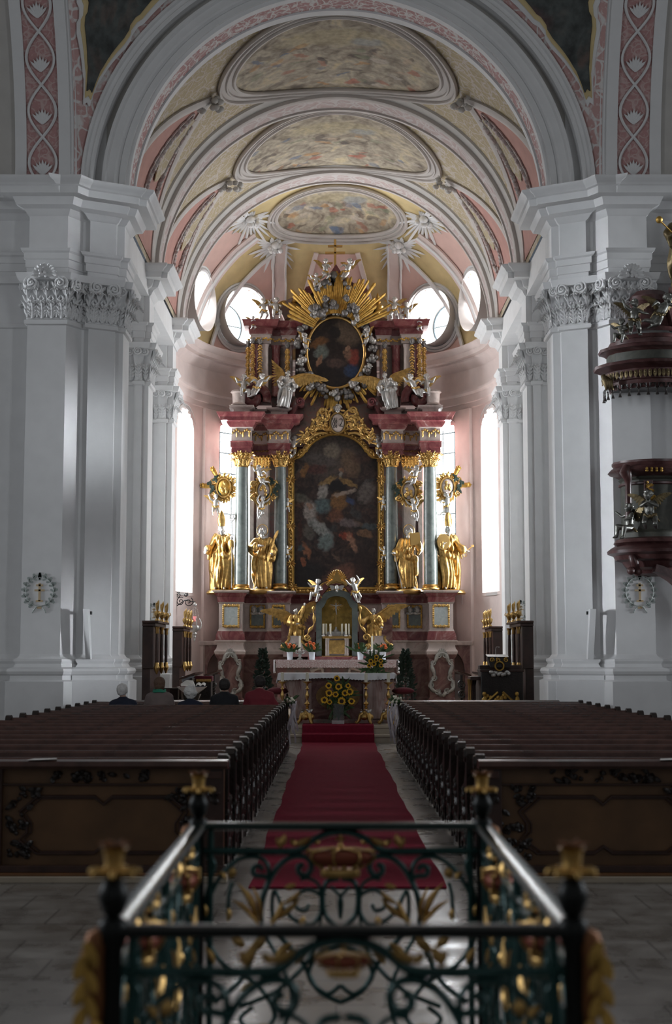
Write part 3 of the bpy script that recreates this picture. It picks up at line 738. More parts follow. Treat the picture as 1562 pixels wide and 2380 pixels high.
# windows of the apse
M['day'] = glow('daylight_glass', (.88, .97, 1.0), 9.0)
M['dayround'] = glow('daylight_round_glass', (.88, .96, 1.0), 5.0)
M['dayside'] = glow('daylight_glass_side', (.90, .96, 1.0), 6.0)
M['choirglow'] = glow('choir_added_glow', (.86, .95, 1.0), .3)  # glow of the unseen panes added to light the choir
M['jamb'] = mat('window_reveal_plaster', (.60, .57, .55), .8, var=.02)
for wi, (c, s, k) in enumerate(WIN):
    rad = V(math.sin(c), math.cos(c), 0); tn = V(math.cos(c), -math.sin(c), 0); O = V(CX, YC, 0)
    def W(x, r, z): return O + tn * x + rad * r + V(0, 0, z)
    side = 'left' if s < 0 else 'right'
    # tall window
    out = [(-.68, 3.58), (.68, 3.58), (.68, 8.25)] + arc(0, 8.25, .68, 0, 180, 14)[1:] 
    e = bpy.data.objects.new(f'window_{wi+1}', None); COL.objects.link(e); e.location = W(0, RA, 3.6); struct(e)
    dep = .75 if k else .5
    b = MB(); n = len(out)
    prof = [(1.12, -.04), (1.12, .0), (1.0, 0), (1.0, dep)]
    rs = [[W(x * sc, RA + r - .02, 5.9 + (z - 5.9) * (1 + (sc - 1) * .3)) for x, z in out] for sc, r in prof]
    b.rings(rs, cap=False); b.build('window_reveal', 'jamb', e, 40)
    b = MB(); b.add([W(x * 1.02, RA + dep - .02, z) for x, z in out], [tuple(range(n))]); b.build('window_pane', 'day' if not k else 'dayside', e, 0)
    b = MB()
    for z in [3.6 + .62 * q for q in range(1, 9)]: b.quadbar(W(-.68, RA + dep - .10, z), W(.68, RA + dep - .10, z), .03, .03)
    for x in (-.23, .23): b.quadbar(W(x, RA + dep - .10, 3.6), W(x, RA + dep - .10, 8.8), .025, .025)
    b.build('window_bar', 'lead', e, 0)
    # round window in its lunette
    e = bpy.data.objects.new(f'window_{wi+5}', None); COL.objects.link(e); e.location = W(0, RA, ZR - RR); struct(e)
    b = MB(); N = 40
    def circ(r, rr, zc=ZR): return [W(r * math.cos(2 * pi * i / N), rr, zc + r * math.sin(2 * pi * i / N)) for i in range(N)]
    b.rings([circ(RR + .02, RA - .62), circ(RR - .02, RA - .1), circ(RR - .1, RA + .12), circ(.66, RA + .62, ZR - .10)], cap=False); b.build('window_reveal', 'jamb', e, 60)
    b = MB(); pts = []
    for i in range(N + 1):
        a = 2 * pi * i / N; z = ZR + (RR + .04) * math.sin(a); x = (RR + .04) * math.cos(a)
        hh = (z - ZS + .05) / 4.42; rr = RA * math.sqrt(max(.05, 1 - hh * hh)); rr = math.sqrt(max(.1, rr * rr - x * x))
        pts.append((x, rr, z))
    for q, w_, m_ in ((.0, .07, 'white'), (.11, .045, 'white')):
        b.tube([W(x * (1 + q), rr - .03 - q * .2, ZR + (z - ZR) * (1 + q)) for x, rr, z in pts[:-1]], w_, 6, True)
    b.build('window_moulding', 'white', e, 60)
    b = MB(); b.add(circ(.67, RA + .60, ZR - .10), [tuple(range(N))]); b.build('window_pane', 'dayround', e, 0)
    b = MB()
    b.quadbar(W(-.66, RA + .50, ZR - .10), W(.66, RA + .50, ZR - .10), .03, .03); b.quadbar(W(0, RA + .50, ZR - .76), W(0, RA + .50, ZR + .56), .035, .03)
    b.tube([p - rad * .0 for p in circ(.65, RA + .52, ZR - .10)], .03, 5, True)
    b.build('window_bar', 'lead', e, 0)
# added glowing panes hidden behind the piers, lighting the choir
wi = 9
for s in (-1, 1):
    for y0, y1 in ((29.8, 32.0), (35.2, 37.6)):
        b = MB(); X = CX + s * 5.5; b.box((X - .02, y0, 4.5), (X + .02, y1, 8.6)); struct(b.build(f'window_{wi}', 'choirglow', None, 0)); wi += 1
# ================================================================ figures
def fuse(b, voxel, it=3, fold=None):
    """one continuous skin over everything in the builder; fold(p) -> outward displacement"""
    me = b.mesh('tmp'); bm = bmesh.new(); bm.from_mesh(me); bmesh.ops.recalc_face_normals(bm, faces=bm.faces); bm.to_mesh(me); bm.free()
    o = bpy.data.objects.new('tmp', me); COL.objects.link(o)
    md = o.modifiers.new('r', 'REMESH'); md.mode = 'VOXEL'; md.voxel_size = voxel
    dg = bpy.context.evaluated_depsgraph_get(); dg.update()
    out = bpy.data.meshes.new_from_object(o.evaluated_get(dg))
    bpy.data.objects.remove(o); bpy.data.meshes.remove(me)
    bm = bmesh.new(); bm.from_mesh(out)
    for _ in range(it): bmesh.ops.smooth_vert(bm, verts=bm.verts, factor=.5, use_axis_x=True, use_axis_y=True, use_axis_z=True)
    bm.normal_update()
    if fold:
        ds = [v.normal * fold(v.co) for v in bm.verts]
        for v, d in zip(bm.verts, ds): v.co += d
        bm.normal_update()
    bmesh.ops.recalc_face_normals(bm, faces=bm.faces)
    bm.to_mesh(out); bm.free(); return out
def hand(b, wrist, d, up, s, curl=.4, n=6):
    """palm, four unequal bent fingers and a thumb; d = direction of the hand, up = back of the hand"""
    w, d, up = V(*wrist), V(*d).normalized(), V(*up); x = d.cross(up).normalized(); up = x.cross(d).normalized()
    b.ell(w + d * s * .42, (s * .30, s * .30, s * .30), 8)
    for k, L in enumerate((.62, .74, .70, .55)):
        o = (k - 1.5) * .21 * s
        p0 = w + d * s * .55 + x * o; p1 = p0 + (d * math.cos(curl * .6) - up * math.sin(curl * .6)) * s * L * .5 + x * o * .12; p2 = p1 + (d * math.cos(curl * 1.8) - up * math.sin(curl * 1.8)) * s * L * .5
        b.cap(p0, p1, s * .095, s * .085, n); b.cap(p1, p2, s * .085, s * .07, n)
    t0 = w + d * s * .25 + x * s * .26; t1 = t0 + (d * .6 + x * .7 - up * .2).normalized() * s * .32; t2 = t1 + (d * .95 + x * .2).normalized() * s * .28
    b.cap(t0, t1, s * .11, s * .09, n); b.cap(t1, t2, s * .09, s * .075, n)
def head(b, c, r, yaw=0, tilt=0, face=True, nod=0):
    """skull, jaw, nose, brow, lips, ears; facing -y before turning"""
    q = Matrix.Rotation(yaw, 3, 'Z') @ Matrix.Rotation(tilt, 3, 'Y') @ Matrix.Rotation(nod, 3, 'X'); c = V(*c)
    T = lambda x, y, z: c + q @ V(x * r, y * r, z * r)
    b.ell(T(0, .12, .12), (r * .86, r * .98, r * 1.02), 12, q); b.ell(T(0, -.22, -.35), (r * .62, r * .66, r * .72), 10, q)
    if face:
        b.cap(T(0, -.86, .16), T(0, -1.02, -.22), r * .10, r * .17, 8); b.cap(T(-.34, -.78, .24), T(.34, -.78, .24), r * .13, r * .13, 8)
        b.cap(T(-.18, -.82, -.52), T(.18, -.82, -.52), r * .10, r * .10, 6); b.ell(T(0, -.72, -.86), r * .2, 8)
        for s in (-1, 1): b.ell(T(s * .40, -.62, -.18), (r * .26, r * .24, r * .26), 8); b.ell(T(s * .84, .05, -.1), (r * .12, r * .2, r * .3), 8)
    return T
def curls(b, T, r, n, seed, back=True, low=-.2, big=.3):
    q = random.Random(seed)
    for i in range(n):
        a = q.uniform(0, 2 * pi); z = q.uniform(low, 1.0); k = math.sqrt(max(0, 1 - z * z)) if z > -.2 else 1
        x, y = math.cos(a) * k * .98, math.sin(a) * k * 1.05 + .14
        if y < -.30 and z < .55: continue
        b.ell(T(x, y, z + .16), r * q.uniform(big * .7, big * 1.1), 7)
def wing_mesh(b, root, tip, drop, n=9, w=.15, seed=0, out=(0, 1, 0)):
    """raised wing: an arched leading edge with overlapping rows of feathers hanging towards `drop`"""
    root, tip, drop = V(*root), V(*tip), V(*drop); L = (tip - root).length; mid = (root + tip) / 2 - drop.normalized() * L * .20
    lead = bez(root, root.lerp(mid, .7) - drop * .1, mid + (tip - root) * .25 - drop * .12, tip, 14)
    b.tube(lead, [L * lerp(.07, .015, i / 14) for i in range(15)], 6)
    dl = drop.length; q = random.Random(seed)
    up = (tip - root).cross(drop); up = up.normalized() if up.length > 1e-6 else V(0, -1, 0)
    for row, (k0, ln, nn, off) in enumerate(((0.0, 1.0, n + 4, 0), (.0, .66, n + 2, .018), (.0, .36, n, .036))):
        for i in range(nn):
            t = (i + .4) / nn; a = lead[0].lerp(lead[0], 0); idx = t * 14; i0 = min(13, int(idx)); p = lead[i0].lerp(lead[i0 + 1], idx - i0)
            d = drop.normalized() * dl * (.62 + .5 * math.sin(pi * min(1, t * .75 + .1))) * ln
            d = d.lerp((tip - root).normalized() * dl * ln * 1.15, max(0, t - .12) * .88)
            b.feather(p + up * off, p + d + up * off, L * w * (.9 if row == 0 else 1.0), L * .02, up=tuple(up), n=5)
def folds(k, amp, seed, zc=0, zs=1.0):
    def f(p):
        a = math.atan2(p.y, p.x); w = noise.noise(V(p.x * 3 + seed, p.y * 3, p.z * 2.2)) * 2.4
        s = math.sin(k * a + w * 2.2 + p.z * 2.0); s = s * abs(s) ** -.3 if abs(s) > 1e-3 else 0
        return amp * s * (.4 + .6 * min(1, max(0, (zs - (p.z - zc)) / zs))) + amp * .7 * noise.noise(V(p.x * 9 + seed, p.y * 9, p.z * 5))
    return f
def ring_e(cx, cy, z, rx, ry, n=24): return [(cx + rx * math.cos(2 * pi * j / n), cy + ry * math.sin(2 * pi * j / n), z) for j in range(n)]
def at(me, s, loc, rz=0, flip=False, w=1.0):
    m = Matrix.Translation(V(*loc)) @ Matrix.Rotation(rz, 4, 'Z') @ Matrix.Diagonal((-s * w if flip else s * w, s, s, 1)); me.transform(m)
    if flip: me.flip_normals()
    return me
def statue(name, label, loc, s, rz=0, sway=.05, arms=(), head_yaw=0, nod=0, seed=1, mitre=False, halo=False, beard=True, sash=True, knee=0, items=(), skin='silver', robe='gold', cat='statue', group=None, cape=False, flip=False, w=1.0):
    """standing draped figure, unit height 1 (crown), feet on loc"""
    e = thing(name, loc, label, cat, group)
    fl = -1 if flip else 1
    r = MB(); N = 28
    prof = [(.015, .155, .12), (.10, .150, .12), (.24, .140, .112), (.38, .135, .105), (.50, .132, .102), (.60, .108, .086), (.68, .118, .088), (.76, .132, .085), (.815, .118, .072), (.845, .06, .052)]
    cx = lambda z: sway * math.sin(pi * min(1, z / .8)) 
    r.rings([ring_e(cx(z), .0 - (.02 if .2 < z < .45 else 0), z, rx, ry, N) for z, rx, ry in prof])
    if knee: r.limb([(cx(.5) - knee * .07, -.03, .5), (cx(.3) - knee * .085, -.13, .29), (cx(.05) - knee * .09, -.09, .06)], [.075, .062, .05])
    for i, (sh, el, wr, hd) in enumerate(arms):
        r.limb([sh, el], [.058, .056]); e2 = V(*el).lerp(V(*wr), .62); r.limb([el, e2], [.058, .066])
        r.limb([V(*el) + V(0, 0, -.01), V(*el).lerp(V(*wr), .4) + V(0, .02, -.13)], [.05, .03])
    if sash:
        r.limb([(cx(.5) - .13, -.03, .56), (cx(.5), -.115, .53), (cx(.5) + .13, -.06, .50)], [.045, .05, .055]); r.limb([(.12, -.06, .5), (.13, -.05, .25)], [.05, .035])
        r.limb([(cx(.7) + .11, -.05, .80), (cx(.6), -.10, .66), (cx(.5) - .13, -.05, .55)], [.035, .042, .045])
        r.limb([(-.12, -.05, .53), (-.15, -.02, .3), (-.13, .02, .12)], [.05, .05, .03])
    if cape:
        for sx in (-1, 1): r.limb([(sx * .11, .03, .82), (sx * .155, .035, .6), (sx * .185, .05, .3), (sx * .17, .06, .03)], [.05, .062, .07, .06])
        r.limb([(-.07, -.06, .82), (-.02, -.10, .7), (.06, -.10, .62)], [.03, .035, .04])
    me = fuse(r, .0125, 2, folds(11, .016, seed, 0, .9)); at(me, s, loc, rz, flip, w)
    link('robe', me, robe, e, 180)
    b = MB(); hc = V(cx(.8) * .3, -.02, .925)
    b.limb([(cx(.8) * .5, 0, .82), tuple(hc - V(0, 0, .04))], [.042, .036])
    T = head(b, hc, .060, head_yaw, 0, True, nod)
    if beard:
        for k in range(8): b.ell(T(rnd.uniform(-.4, .4), -.62 - rnd.uniform(0, .25), -.8 - rnd.uniform(0, .75)), .022, 6)
    curls(b, T, .060, 34, seed, low=-.9, big=.30)
    for (sh, el, wr, hd) in arms:
        e2 = V(*el).lerp(V(*wr), .45); b.limb([e2, wr], [.034, .026]); hand(b, wr, hd, (0, -.3, 1), .075)
    # the neck runs down inside the robe, so head, arms and feet are one body
    b.limb([(cx(.8) * .5, 0, .82), (cx(.5), 0, .5)], [.05, .06])
    for (sh, el, wr, hd) in arms: b.limb([(cx(.7), 0, .78), sh, el, V(*el).lerp(V(*wr), .5)], [.04, .035, .03, .03])
    for k, sx in enumerate((-1, 1)):
        b.limb([(cx(.5), 0, .5), (sx * .06, -.02, .28), (sx * .07, -.02, .04)], [.05, .04, .03]); b.limb([(sx * .07, -.02, .03), (sx * .09, -.15, .018)], [.028, .02])
    me = fuse(b, .0105, 1); at(me, s, loc, rz, flip, w); link('body', me, skin, e, 180)
    q = Matrix.Translation(V(*loc)) @ Matrix.Rotation(rz, 4, 'Z') @ Matrix.Diagonal((s * fl * w, s, s, 1))
    if mitre:
        b = MB(); h = hc + V(0, .01, .045); rot = Matrix.Rotation(head_yaw, 3, 'Z'); rs = []
        for z, rx, ry in ((0, .060, .064), (.05, .074, .062), (.10, .078, .052), (.16, .062, .036), (.21, .034, .02), (.25, .006, .006)):
            rs.append([h + rot @ V(rx * math.cos(2 * pi * j / 16), ry * math.sin(2 * pi * j / 16), z) for j in range(16)])
        b.rings(rs); b.xf(q); b.build('mitre', robe, e, 60)
    if halo:
        b = MB(); b.tube([hc + V(.10 * math.cos(2 * pi * i / 28), .05 + .03 * math.sin(2 * pi * i / 28), .04 + .10 * math.sin(2 * pi * i / 28)) for i in range(28)], .007, 6, True); b.xf(q); b.build('halo', robe, e, 60)
    for nm, fn, m in items:
        b = MB(); fn(b); b.xf(q); b.build(nm, m, e, 40)
    return e

POSE = {
 # hips, chest, neck, head, arms (shoulder, elbow, wrist), legs (hip, knee, ankle, toe); unit = height 1
 'sit': dict(hip=(0, 0, .30), chest=(0, .01, .60), head=(0, -.03, .84), ly=0, arms=[((-.13, 0, .66), (-.27, -.08, .62), (-.37, -.18, .74)), ((.13, 0, .66), (.24, -.10, .54), (.17, -.24, .50))],
             legs=[((-.09, -.02, .28), (-.15, -.30, .34), (-.17, -.32, .06), (-.18, -.42, .03)), ((.09, -.02, .28), (.16, -.28, .28), (.11, -.30, .02), (.12, -.40, .0))]),
 'reach': dict(hip=(0, 0, .40), chest=(.02, 0, .66), head=(.03, -.03, .89), ly=.4, arms=[((-.11, 0, .71), (-.25, -.06, .78), (-.33, -.08, .96)), ((.14, 0, .71), (.26, -.08, .62), (.34, -.18, .58))],
             legs=[((-.08, 0, .38), (-.13, -.14, .20), (-.10, .02, .03), (-.13, -.08, .01)), ((.08, 0, .38), (.13, -.05, .18), (.18, .06, .02), (.20, -.05, .0))]),
 'fly': dict(hip=(0, 0, .40), chest=(-.13, -.05, .62), head=(-.22, -.10, .83), ly=-.4, arms=[((-.22, -.05, .70), (-.36, -.10, .66), (-.46, -.14, .78)), ((-.02, -.03, .66), (.10, -.12, .72), (.20, -.16, .64))],
             legs=[((-.04, 0, .36), (.06, -.10, .16), (.22, .0, .10), (.30, .02, .05)), ((.08, 0, .38), (.20, -.06, .22), (.38, .02, .26), (.46, .02, .22))]),
 'kneel': dict(hip=(0, 0, .32), chest=(-.02, -.03, .60), head=(-.04, -.10, .83), ly=-.2, arms=[((-.14, -.02, .66), (-.20, -.18, .56), (-.08, -.30, .62)), ((.11, -.02, .66), (.18, -.16, .56), (.02, -.30, .62))],
             legs=[((-.09, 0, .30), (-.12, -.22, .16), (-.12, .06, .05), (-.12, .16, .03)), ((.09, 0, .30), (.13, -.20, .12), (.13, .08, .04), (.13, .18, .03))]),
 'hang': dict(hip=(0, 0, .36), chest=(.03, -.02, .62), head=(.08, -.06, .84), ly=.3, arms=[((-.10, 0, .68), (-.20, -.05, .84), (-.12, -.08, 1.0)), ((.15, 0, .67), (.30, -.08, .74), (.38, -.12, .86))],
             legs=[((-.08, 0, .34), (-.16, -.10, .16), (-.10, -.02, -.04), (-.14, -.06, -.10)), ((.08, 0, .34), (.06, -.14, .14), (-.02, -.02, -.02), (-.04, -.06, -.08))]),
}
_put = {}
def putto(pose, label, loc, s, rz=0, flip=False, group='silver putti of the altar', skin='silver', wing='gold', cat='putto', tilt=0):
    key = (pose, skin, wing)
    if key not in _put:
        p = POSE[pose]; e = thing('putto_figure', (0, 0, 0), label, cat, group); b = MB()
        b.limb([p['hip'], V(*p['hip']).lerp(V(*p['chest']), .5) + V(0, -.03, 0), p['chest']], [.115, .118, .115], 12)
        b.limb([p['chest'], V(*p['chest']).lerp(V(*p['head']), .6)], [.09, .05]); T = head(b, p['head'], .115, p['ly'])
        curls(b, T, .115, 30, 5, big=.30)
        for sh, el, wr in p['arms']:
            b.limb([p['chest'], sh, el, wr], [.08, .06, .048, .034]); hand(b, wr, V(*wr) - V(*el), (0, -.4, 1), .085)
        for h, k, a, t in p['legs']: b.limb([p['hip'], h, k, a], [.10, .095, .072, .045]); b.limb([a, t], [.042, .030])
        link('body', fuse(b, .021, 1), skin, e, 180)
        c = V(*p['chest']); b = MB()
        wing_mesh(b, c + V(-.05, .10, .06), c + V(-.36, .16, .24), (-.06, .05, -.26), 5, .26); b.build('wing', wing, e, 60)
        b = MB(); wing_mesh(b, c + V(.05, .10, .06), c + V(.36, .16, .24), (.06, .05, -.26), 5, .26); b.build('wing', wing, e, 60)
        b = MB(); h = V(*p['hip']); b.limb([h + V(-.13, -.05, .03), h + V(0, -.13, -.02), h + V(.13, -.05, .04), h + V(.20, .06, -.12)], [.05, .055, .05, .03])
        link('sash', fuse(b, .021, 1, lambda q: .014 * math.sin(q.x * 60 + q.z * 40)), wing, e, 180)
        _put[key] = e; e.location = loc; e.rotation_euler = (0, tilt, rz); e.scale = (-s if flip else s, s, s); return e
    return copy_tree(_put[key], loc, label, (0, tilt, rz), (-s if flip else s, s, s), group)
# ================================================================ high altar
YA = 42.0
def A(px, py, Y=YA): return P(px, py, Y)
def zA(py, Y=41.2): return Zp(py, Y)
KA = .01268                                     # metres per photo pixel at the altar
altar = thing('high_altar', (0, 42.3, .32), 'towering baroque high altar of red marble and gilding filling the apse', 'altar')
PL = [(-3.37, 42.4), (-3.37, 41.0), (-2.70, 41.0), (-2.70, 41.75), (-1.98, 41.75), (-1.98, 41.45), (-1.36, 41.45), (-1.36, 42.25), (-.2, 42.25)]
def mirA(pl): return [(-x, y) for x, y in pl][::-1]
def bandz(name, m, prof, sides=(0, 1), plan=PL):
    for s in sides: MB().sweep(plan if s == 0 else mirA(plan), prof).build(name, m, altar, 30)
z = zA
bandz('podium', 'brownmarble', [(.06, .32), (.06, .55), (.02, .60), (.02, z(1532)), (.08, z(1525)), (.10, z(1521))])
bandz('pedestal_foot', 'palemarble', [(.10, z(1521)), (.12, z(1514)), (.06, z(1507)), (.04, z(1499)), (.06, z(1494)), (.11, z(1491)), (.11, z(1488))])
bandz('pedestal_band', 'redmarble', [(.09, z(1488)), (.07, z(1474)), (.03, z(1467))])
bandz('pedestal_die', 'palemarble', [(.03, z(1467)), (.0, z(1462)), (.0, z(1404)), (.04, z(1400))])
bandz('pedestal_cornice', 'redmarble', [(.04, z(1400)), (.05, z(1388)), (.10, z(1384)), (.12, z(1379))])
bandz('pedestal_top', 'palemarble', [(.12, z(1379)), (.18, z(1376)), (.18, z(1373)), (-.9, z(1372.5))])
# marble panels with gilded rims let into the pedestals
for s in (-1, 1):
    for x0, x1, y, w in ((2.80, 3.24, 40.99, 1), (2.10, 2.50, 41.74, .7), (1.50, 1.84, 41.44, .7)):
        zz0, zz1 = z(1456), z(1408); e = MB(); e.box((s * x0 if s > 0 else -x1, y - .03, zz0), (s * x1 if s > 0 else -x0, y, zz1))
        p = e.build('pedestal_panel', 'panel' if w == 1 else 'greenmarble', altar, 0)
        xs0, xs1 = (x0, x1) if s > 0 else (-x1, -x0); b = MB()
        for k in range(44):
            t = k / 44 * 4; sd = int(t); u = t - sd
            q = [(lerp(xs0, xs1, u), zz0), (xs1, lerp(zz0, zz1, u)), (lerp(xs1, xs0, u), zz1), (xs0, lerp(zz1, zz0, u))][sd]
            b.ell((q[0], y - .035, q[1]), (.030, .02, .030 + .012 * (k % 3)), 6)
        b.build('panel_rim', 'golddull' if w < 1 else 'gold', p, 60)
    # cherub heads between the pedestals
    for q in (-.12, .10):
        b = MB(); T = head(b, (s * 2.28 + q, 41.68, z(1417)), .095, 0); curls(b, T, .095, 16, 3); b.ell((s * 2.28 + q, 41.72, z(1424)), (.14, .05, .06)); b.build('cherub_head', 'silver', altar, 180)
# openwork cartouches low on the podium
for s in (-1, 1):
    b = MB(); cx, cz, y = s * 3.03, z(1568), 40.90
    for sx in (-1, 1):
        for pts in (bez((0, 0, .62), (.20, 0, .60), (.10, 0, .42), (.26, 0, .34)), bez((.26, 0, .34), (.36, 0, .2), (.16, 0, .1), (.24, 0, -.1)), bez((.24, 0, -.1), (.40, 0, -.25), (.34, 0, -.5), (.12, 0, -.48)), bez((.12, 0, -.48), (.06, 0, -.56), (.03, 0, -.6), (0, 0, -.55))):
            b.tube([V(cx + sx * p.x, y, cz + p.z) for p in pts], [.035 + .03 * math.sin(pi * i / 12) for i in range(13)], 6)
        for c in ((.26, .34), (.24, -.1), (.14, -.48), (.1, .55), (.33, -.3)): b.tube(spiral((cx + sx * c[0], y - .02, cz + c[1]), .09, .015, 1, 1.4 * sx, 16), .024, 5)
    for k in range(7): b.feather((cx, y, cz + .55), (cx + .16 * math.sin((k - 3) * .4), y - .02, cz + .55 + .22 * math.cos((k - 3) * .4)), .06, .03)
    b.build('openwork_cartouche', 'dimsilver' if 'dimsilver' in M else 'cloud', altar, 60)
# side passages framed in red marble
for s in (-1, 1):
    b = MB(); x0, x1 = 3.45, 3.95; zt = z(1500, 41.6)
    pts = [(x1, .32), (x1, zt), (x0 - .1, zt), (x0 - .1, zt - .16)] + [(lerp(x0 - .1, x1 - .20, math.sin(pi / 2 * i / 8)), lerp(zt - .16, zt - .75, 1 - math.cos(pi / 2 * i / 8))) for i in range(1, 9)] + [(x1 - .20, .32)]
    b.prism([(s * p[0], p[1]) for p in pts], 41.7, 42.05); b.build('passage_arch', 'brownmarble', altar, 30)
    b = MB(); b.box((min(s * 3.3, s * 4.02), 41.62, zt), (max(s * 3.3, s * 4.02), 42.1, zt + .13)); b.build('passage_lintel', 'palemarble', altar, 0, .02)
# backing walls
zc0, zc1 = z(1373), z(1050)
for s in (-1, 1):
    b = MB(); b.box((min(s * 1.42, s * 2.55), 42.15, zc0), (max(s * 1.42, s * 2.55), 42.6, zc1 + .3)); b.build('backing_pilaster', 'dimmarble', altar, 0)
    b = MB(); b.box((min(s * 1.98, s * 2.36), 41.98, zc0), (max(s * 1.98, s * 2.36), 42.2, zc1)); b.build('niche_pilaster', 'palemarble', altar, 0, .03)
    b = MB(); b.box((min(s * 2.44, s * 2.56), 42.0, zc0), (max(s * 2.44, s * 2.56), 42.3, zc1)); b.build('marble_strip', 'palemarble', altar, 0)
b = MB(); b.box((-1.5, 42.62, .32), (1.5, 42.8, z(1372, 42.6))); b.build('core_wall', 'brownmarble', altar, 0)
pts = [(-1.5, z(1372, 42.5)), (-1.5, z(985, 42.5)), (-1.25, z(940, 42.5))] + [(-1.15 + 1.15 * (1 - math.cos(t)) * .0 - 0, 0) for t in []] + [(-1.22, z(760, 42.5)), (-.7, z(700, 42.5)), (0, z(660, 42.5)), (.7, z(700, 42.5)), (1.22, z(760, 42.5)), (1.25, z(940, 42.5)), (1.5, z(985, 42.5)), (1.5, z(1372, 42.5))]
b = MB(); b.prism(pts, 42.55, 42.8); b.build('back_wall', 'dimmarble', altar, 0)
# columns
def column(x, y, r, zb, zt, n):
    col = MB().lathe([(r, zb + .16), (r * 1.01, zb + (zt - zb) * .3), (r * .96, zb + (zt - zb) * .6), (r * .86, zt - .45)], (x, y, 0), 24).build('column_shaft', 'greenmarble', altar, 60)
    MB().lathe([(r * 1.28, zb + .0), (r * 1.34, zb + .025), (r * 1.34, zb + .05), (r * 1.18, zb + .075), (r * 1.10, zb + .10), (r * 1.20, zb + .125), (r * 1.08, zb + .15), (r * 1.0, zb + .17)], (x, y, 0), 24).build('column_base', 'goldsmooth', col, 60)
    b = MB(); b.lathe([(r * .86, zt - .47), (r * .95, zt - .45), (r * .9, zt - .42), (r * .92, zt - .2), (r * 1.15, zt - .06)], (x, y, 0), 20)
    for row, (zz, h, o, k) in enumerate(((zt - .43, .2, .07, 9), (zt - .36, .3, .1, 9))):
        for i in range(k):
            a = 2 * pi * (i + row * .5) / k; acanthus(b, (x + r * .9 * math.cos(a), y + r * .9 * math.sin(a)), (math.cos(a), math.sin(a), 0), h, r * .75, zz, o)
    for i in range(4):
        a = pi / 4 + i * pi / 2; c = V(x + r * 1.35 * math.cos(a), y + r * 1.35 * math.sin(a), zt - .09)
        b.tube(spiral(c, .085, .015, 0, 1.5, 14), .024, 5)
    b.box((x - r * 1.2, y - r * 1.2, zt - .05), (x + r * 1.2, y + r * 1.2, zt)); b.build('column_capital', 'gold', col, 60)
for s in (-1, 1):
    column(s * 2.76 if False else s * 2.755, 41.35, .205, z(1372, 41.35), z(1050, 41.35), 0)
    column(s * 1.645, 41.75, .19, z(1370, 41.75), z(1050, 41.75), 1)
    b = MB()                                                         # gilded pilaster capital between the columns
    for i in range(5): acanthus(b, (s * 2.0 + s * .1 * i, 41.97), (0, -1, 0), .34, .13, z(1088, 42), .10)
    for i in range(4): acanthus(b, (s * 2.05 + s * .1 * i, 41.97), (0, -1, 0), .40, .13, z(1080, 42), .16)
    b.box((min(s * 1.95, s * 2.45), 41.85, z(1056, 42)), (max(s * 1.95, s * 2.45), 42.1, z(1050, 42))); b.build('pilaster_capital', 'gold', altar, 60)
# entablature
PE = [(-3.05, 42.6), (-3.05, 41.05), (-2.48, 41.05), (-2.48, 41.75), (-1.98, 41.75), (-1.98, 41.5), (-1.38, 41.5), (-1.38, 42.3), (-1.0, 42.3)]
ze = lambda py: zA(py, 41.05)
bandz('architrave', 'redmarble', [(-.3, ze(1051)), (.0, ze(1051)), (.0, ze(1040)), (.03, ze(1039)), (.03, ze(1028)), (.06, ze(1025))], plan=PE)
bandz('frieze', 'palemarble', [(.0, ze(1025)), (.0, ze(996)), (.05, ze(993))], plan=PE)
bandz('cornice', 'redmarble', [(.05, ze(993)), (.10, ze(988)), (.14, ze(982)), (.30, ze(980)), (.32, ze(972)), (.40, ze(965)), (.42, ze(962)), (-.6, ze(957))], plan=PE)
bandz('attic', 'palemarble', [(-.05, ze(958)), (-.05, ze(950)), (.06, ze(946)), (.08, ze(942)), (-.1, ze(940)), (-.7, ze(938))], plan=PE)
for s in (-1, 1):                                                     # gilded fringe along the frieze
    for x0, x1, y in ((2.5, 3.05, 41.03), (2.0, 2.47, 41.73), (1.4, 1.97, 41.48)):
        n = int((x1 - x0) / .055); b = MB()
        for i in range(n):
            b.ell((s * lerp(x0, x1, (i + .5) / n), y, ze(1003) + .05 * math.sin(i * 1.3)), (.036, .025, .045), 6)
            if i % 3 == 0: b.feather((s * lerp(x0, x1, (i + .5) / n), y, ze(1005)), (s * lerp(x0, x1, (i + .5) / n), y, ze(1017)), .05, .03)
        b.build('frieze_ornament', 'gold', altar, 60)
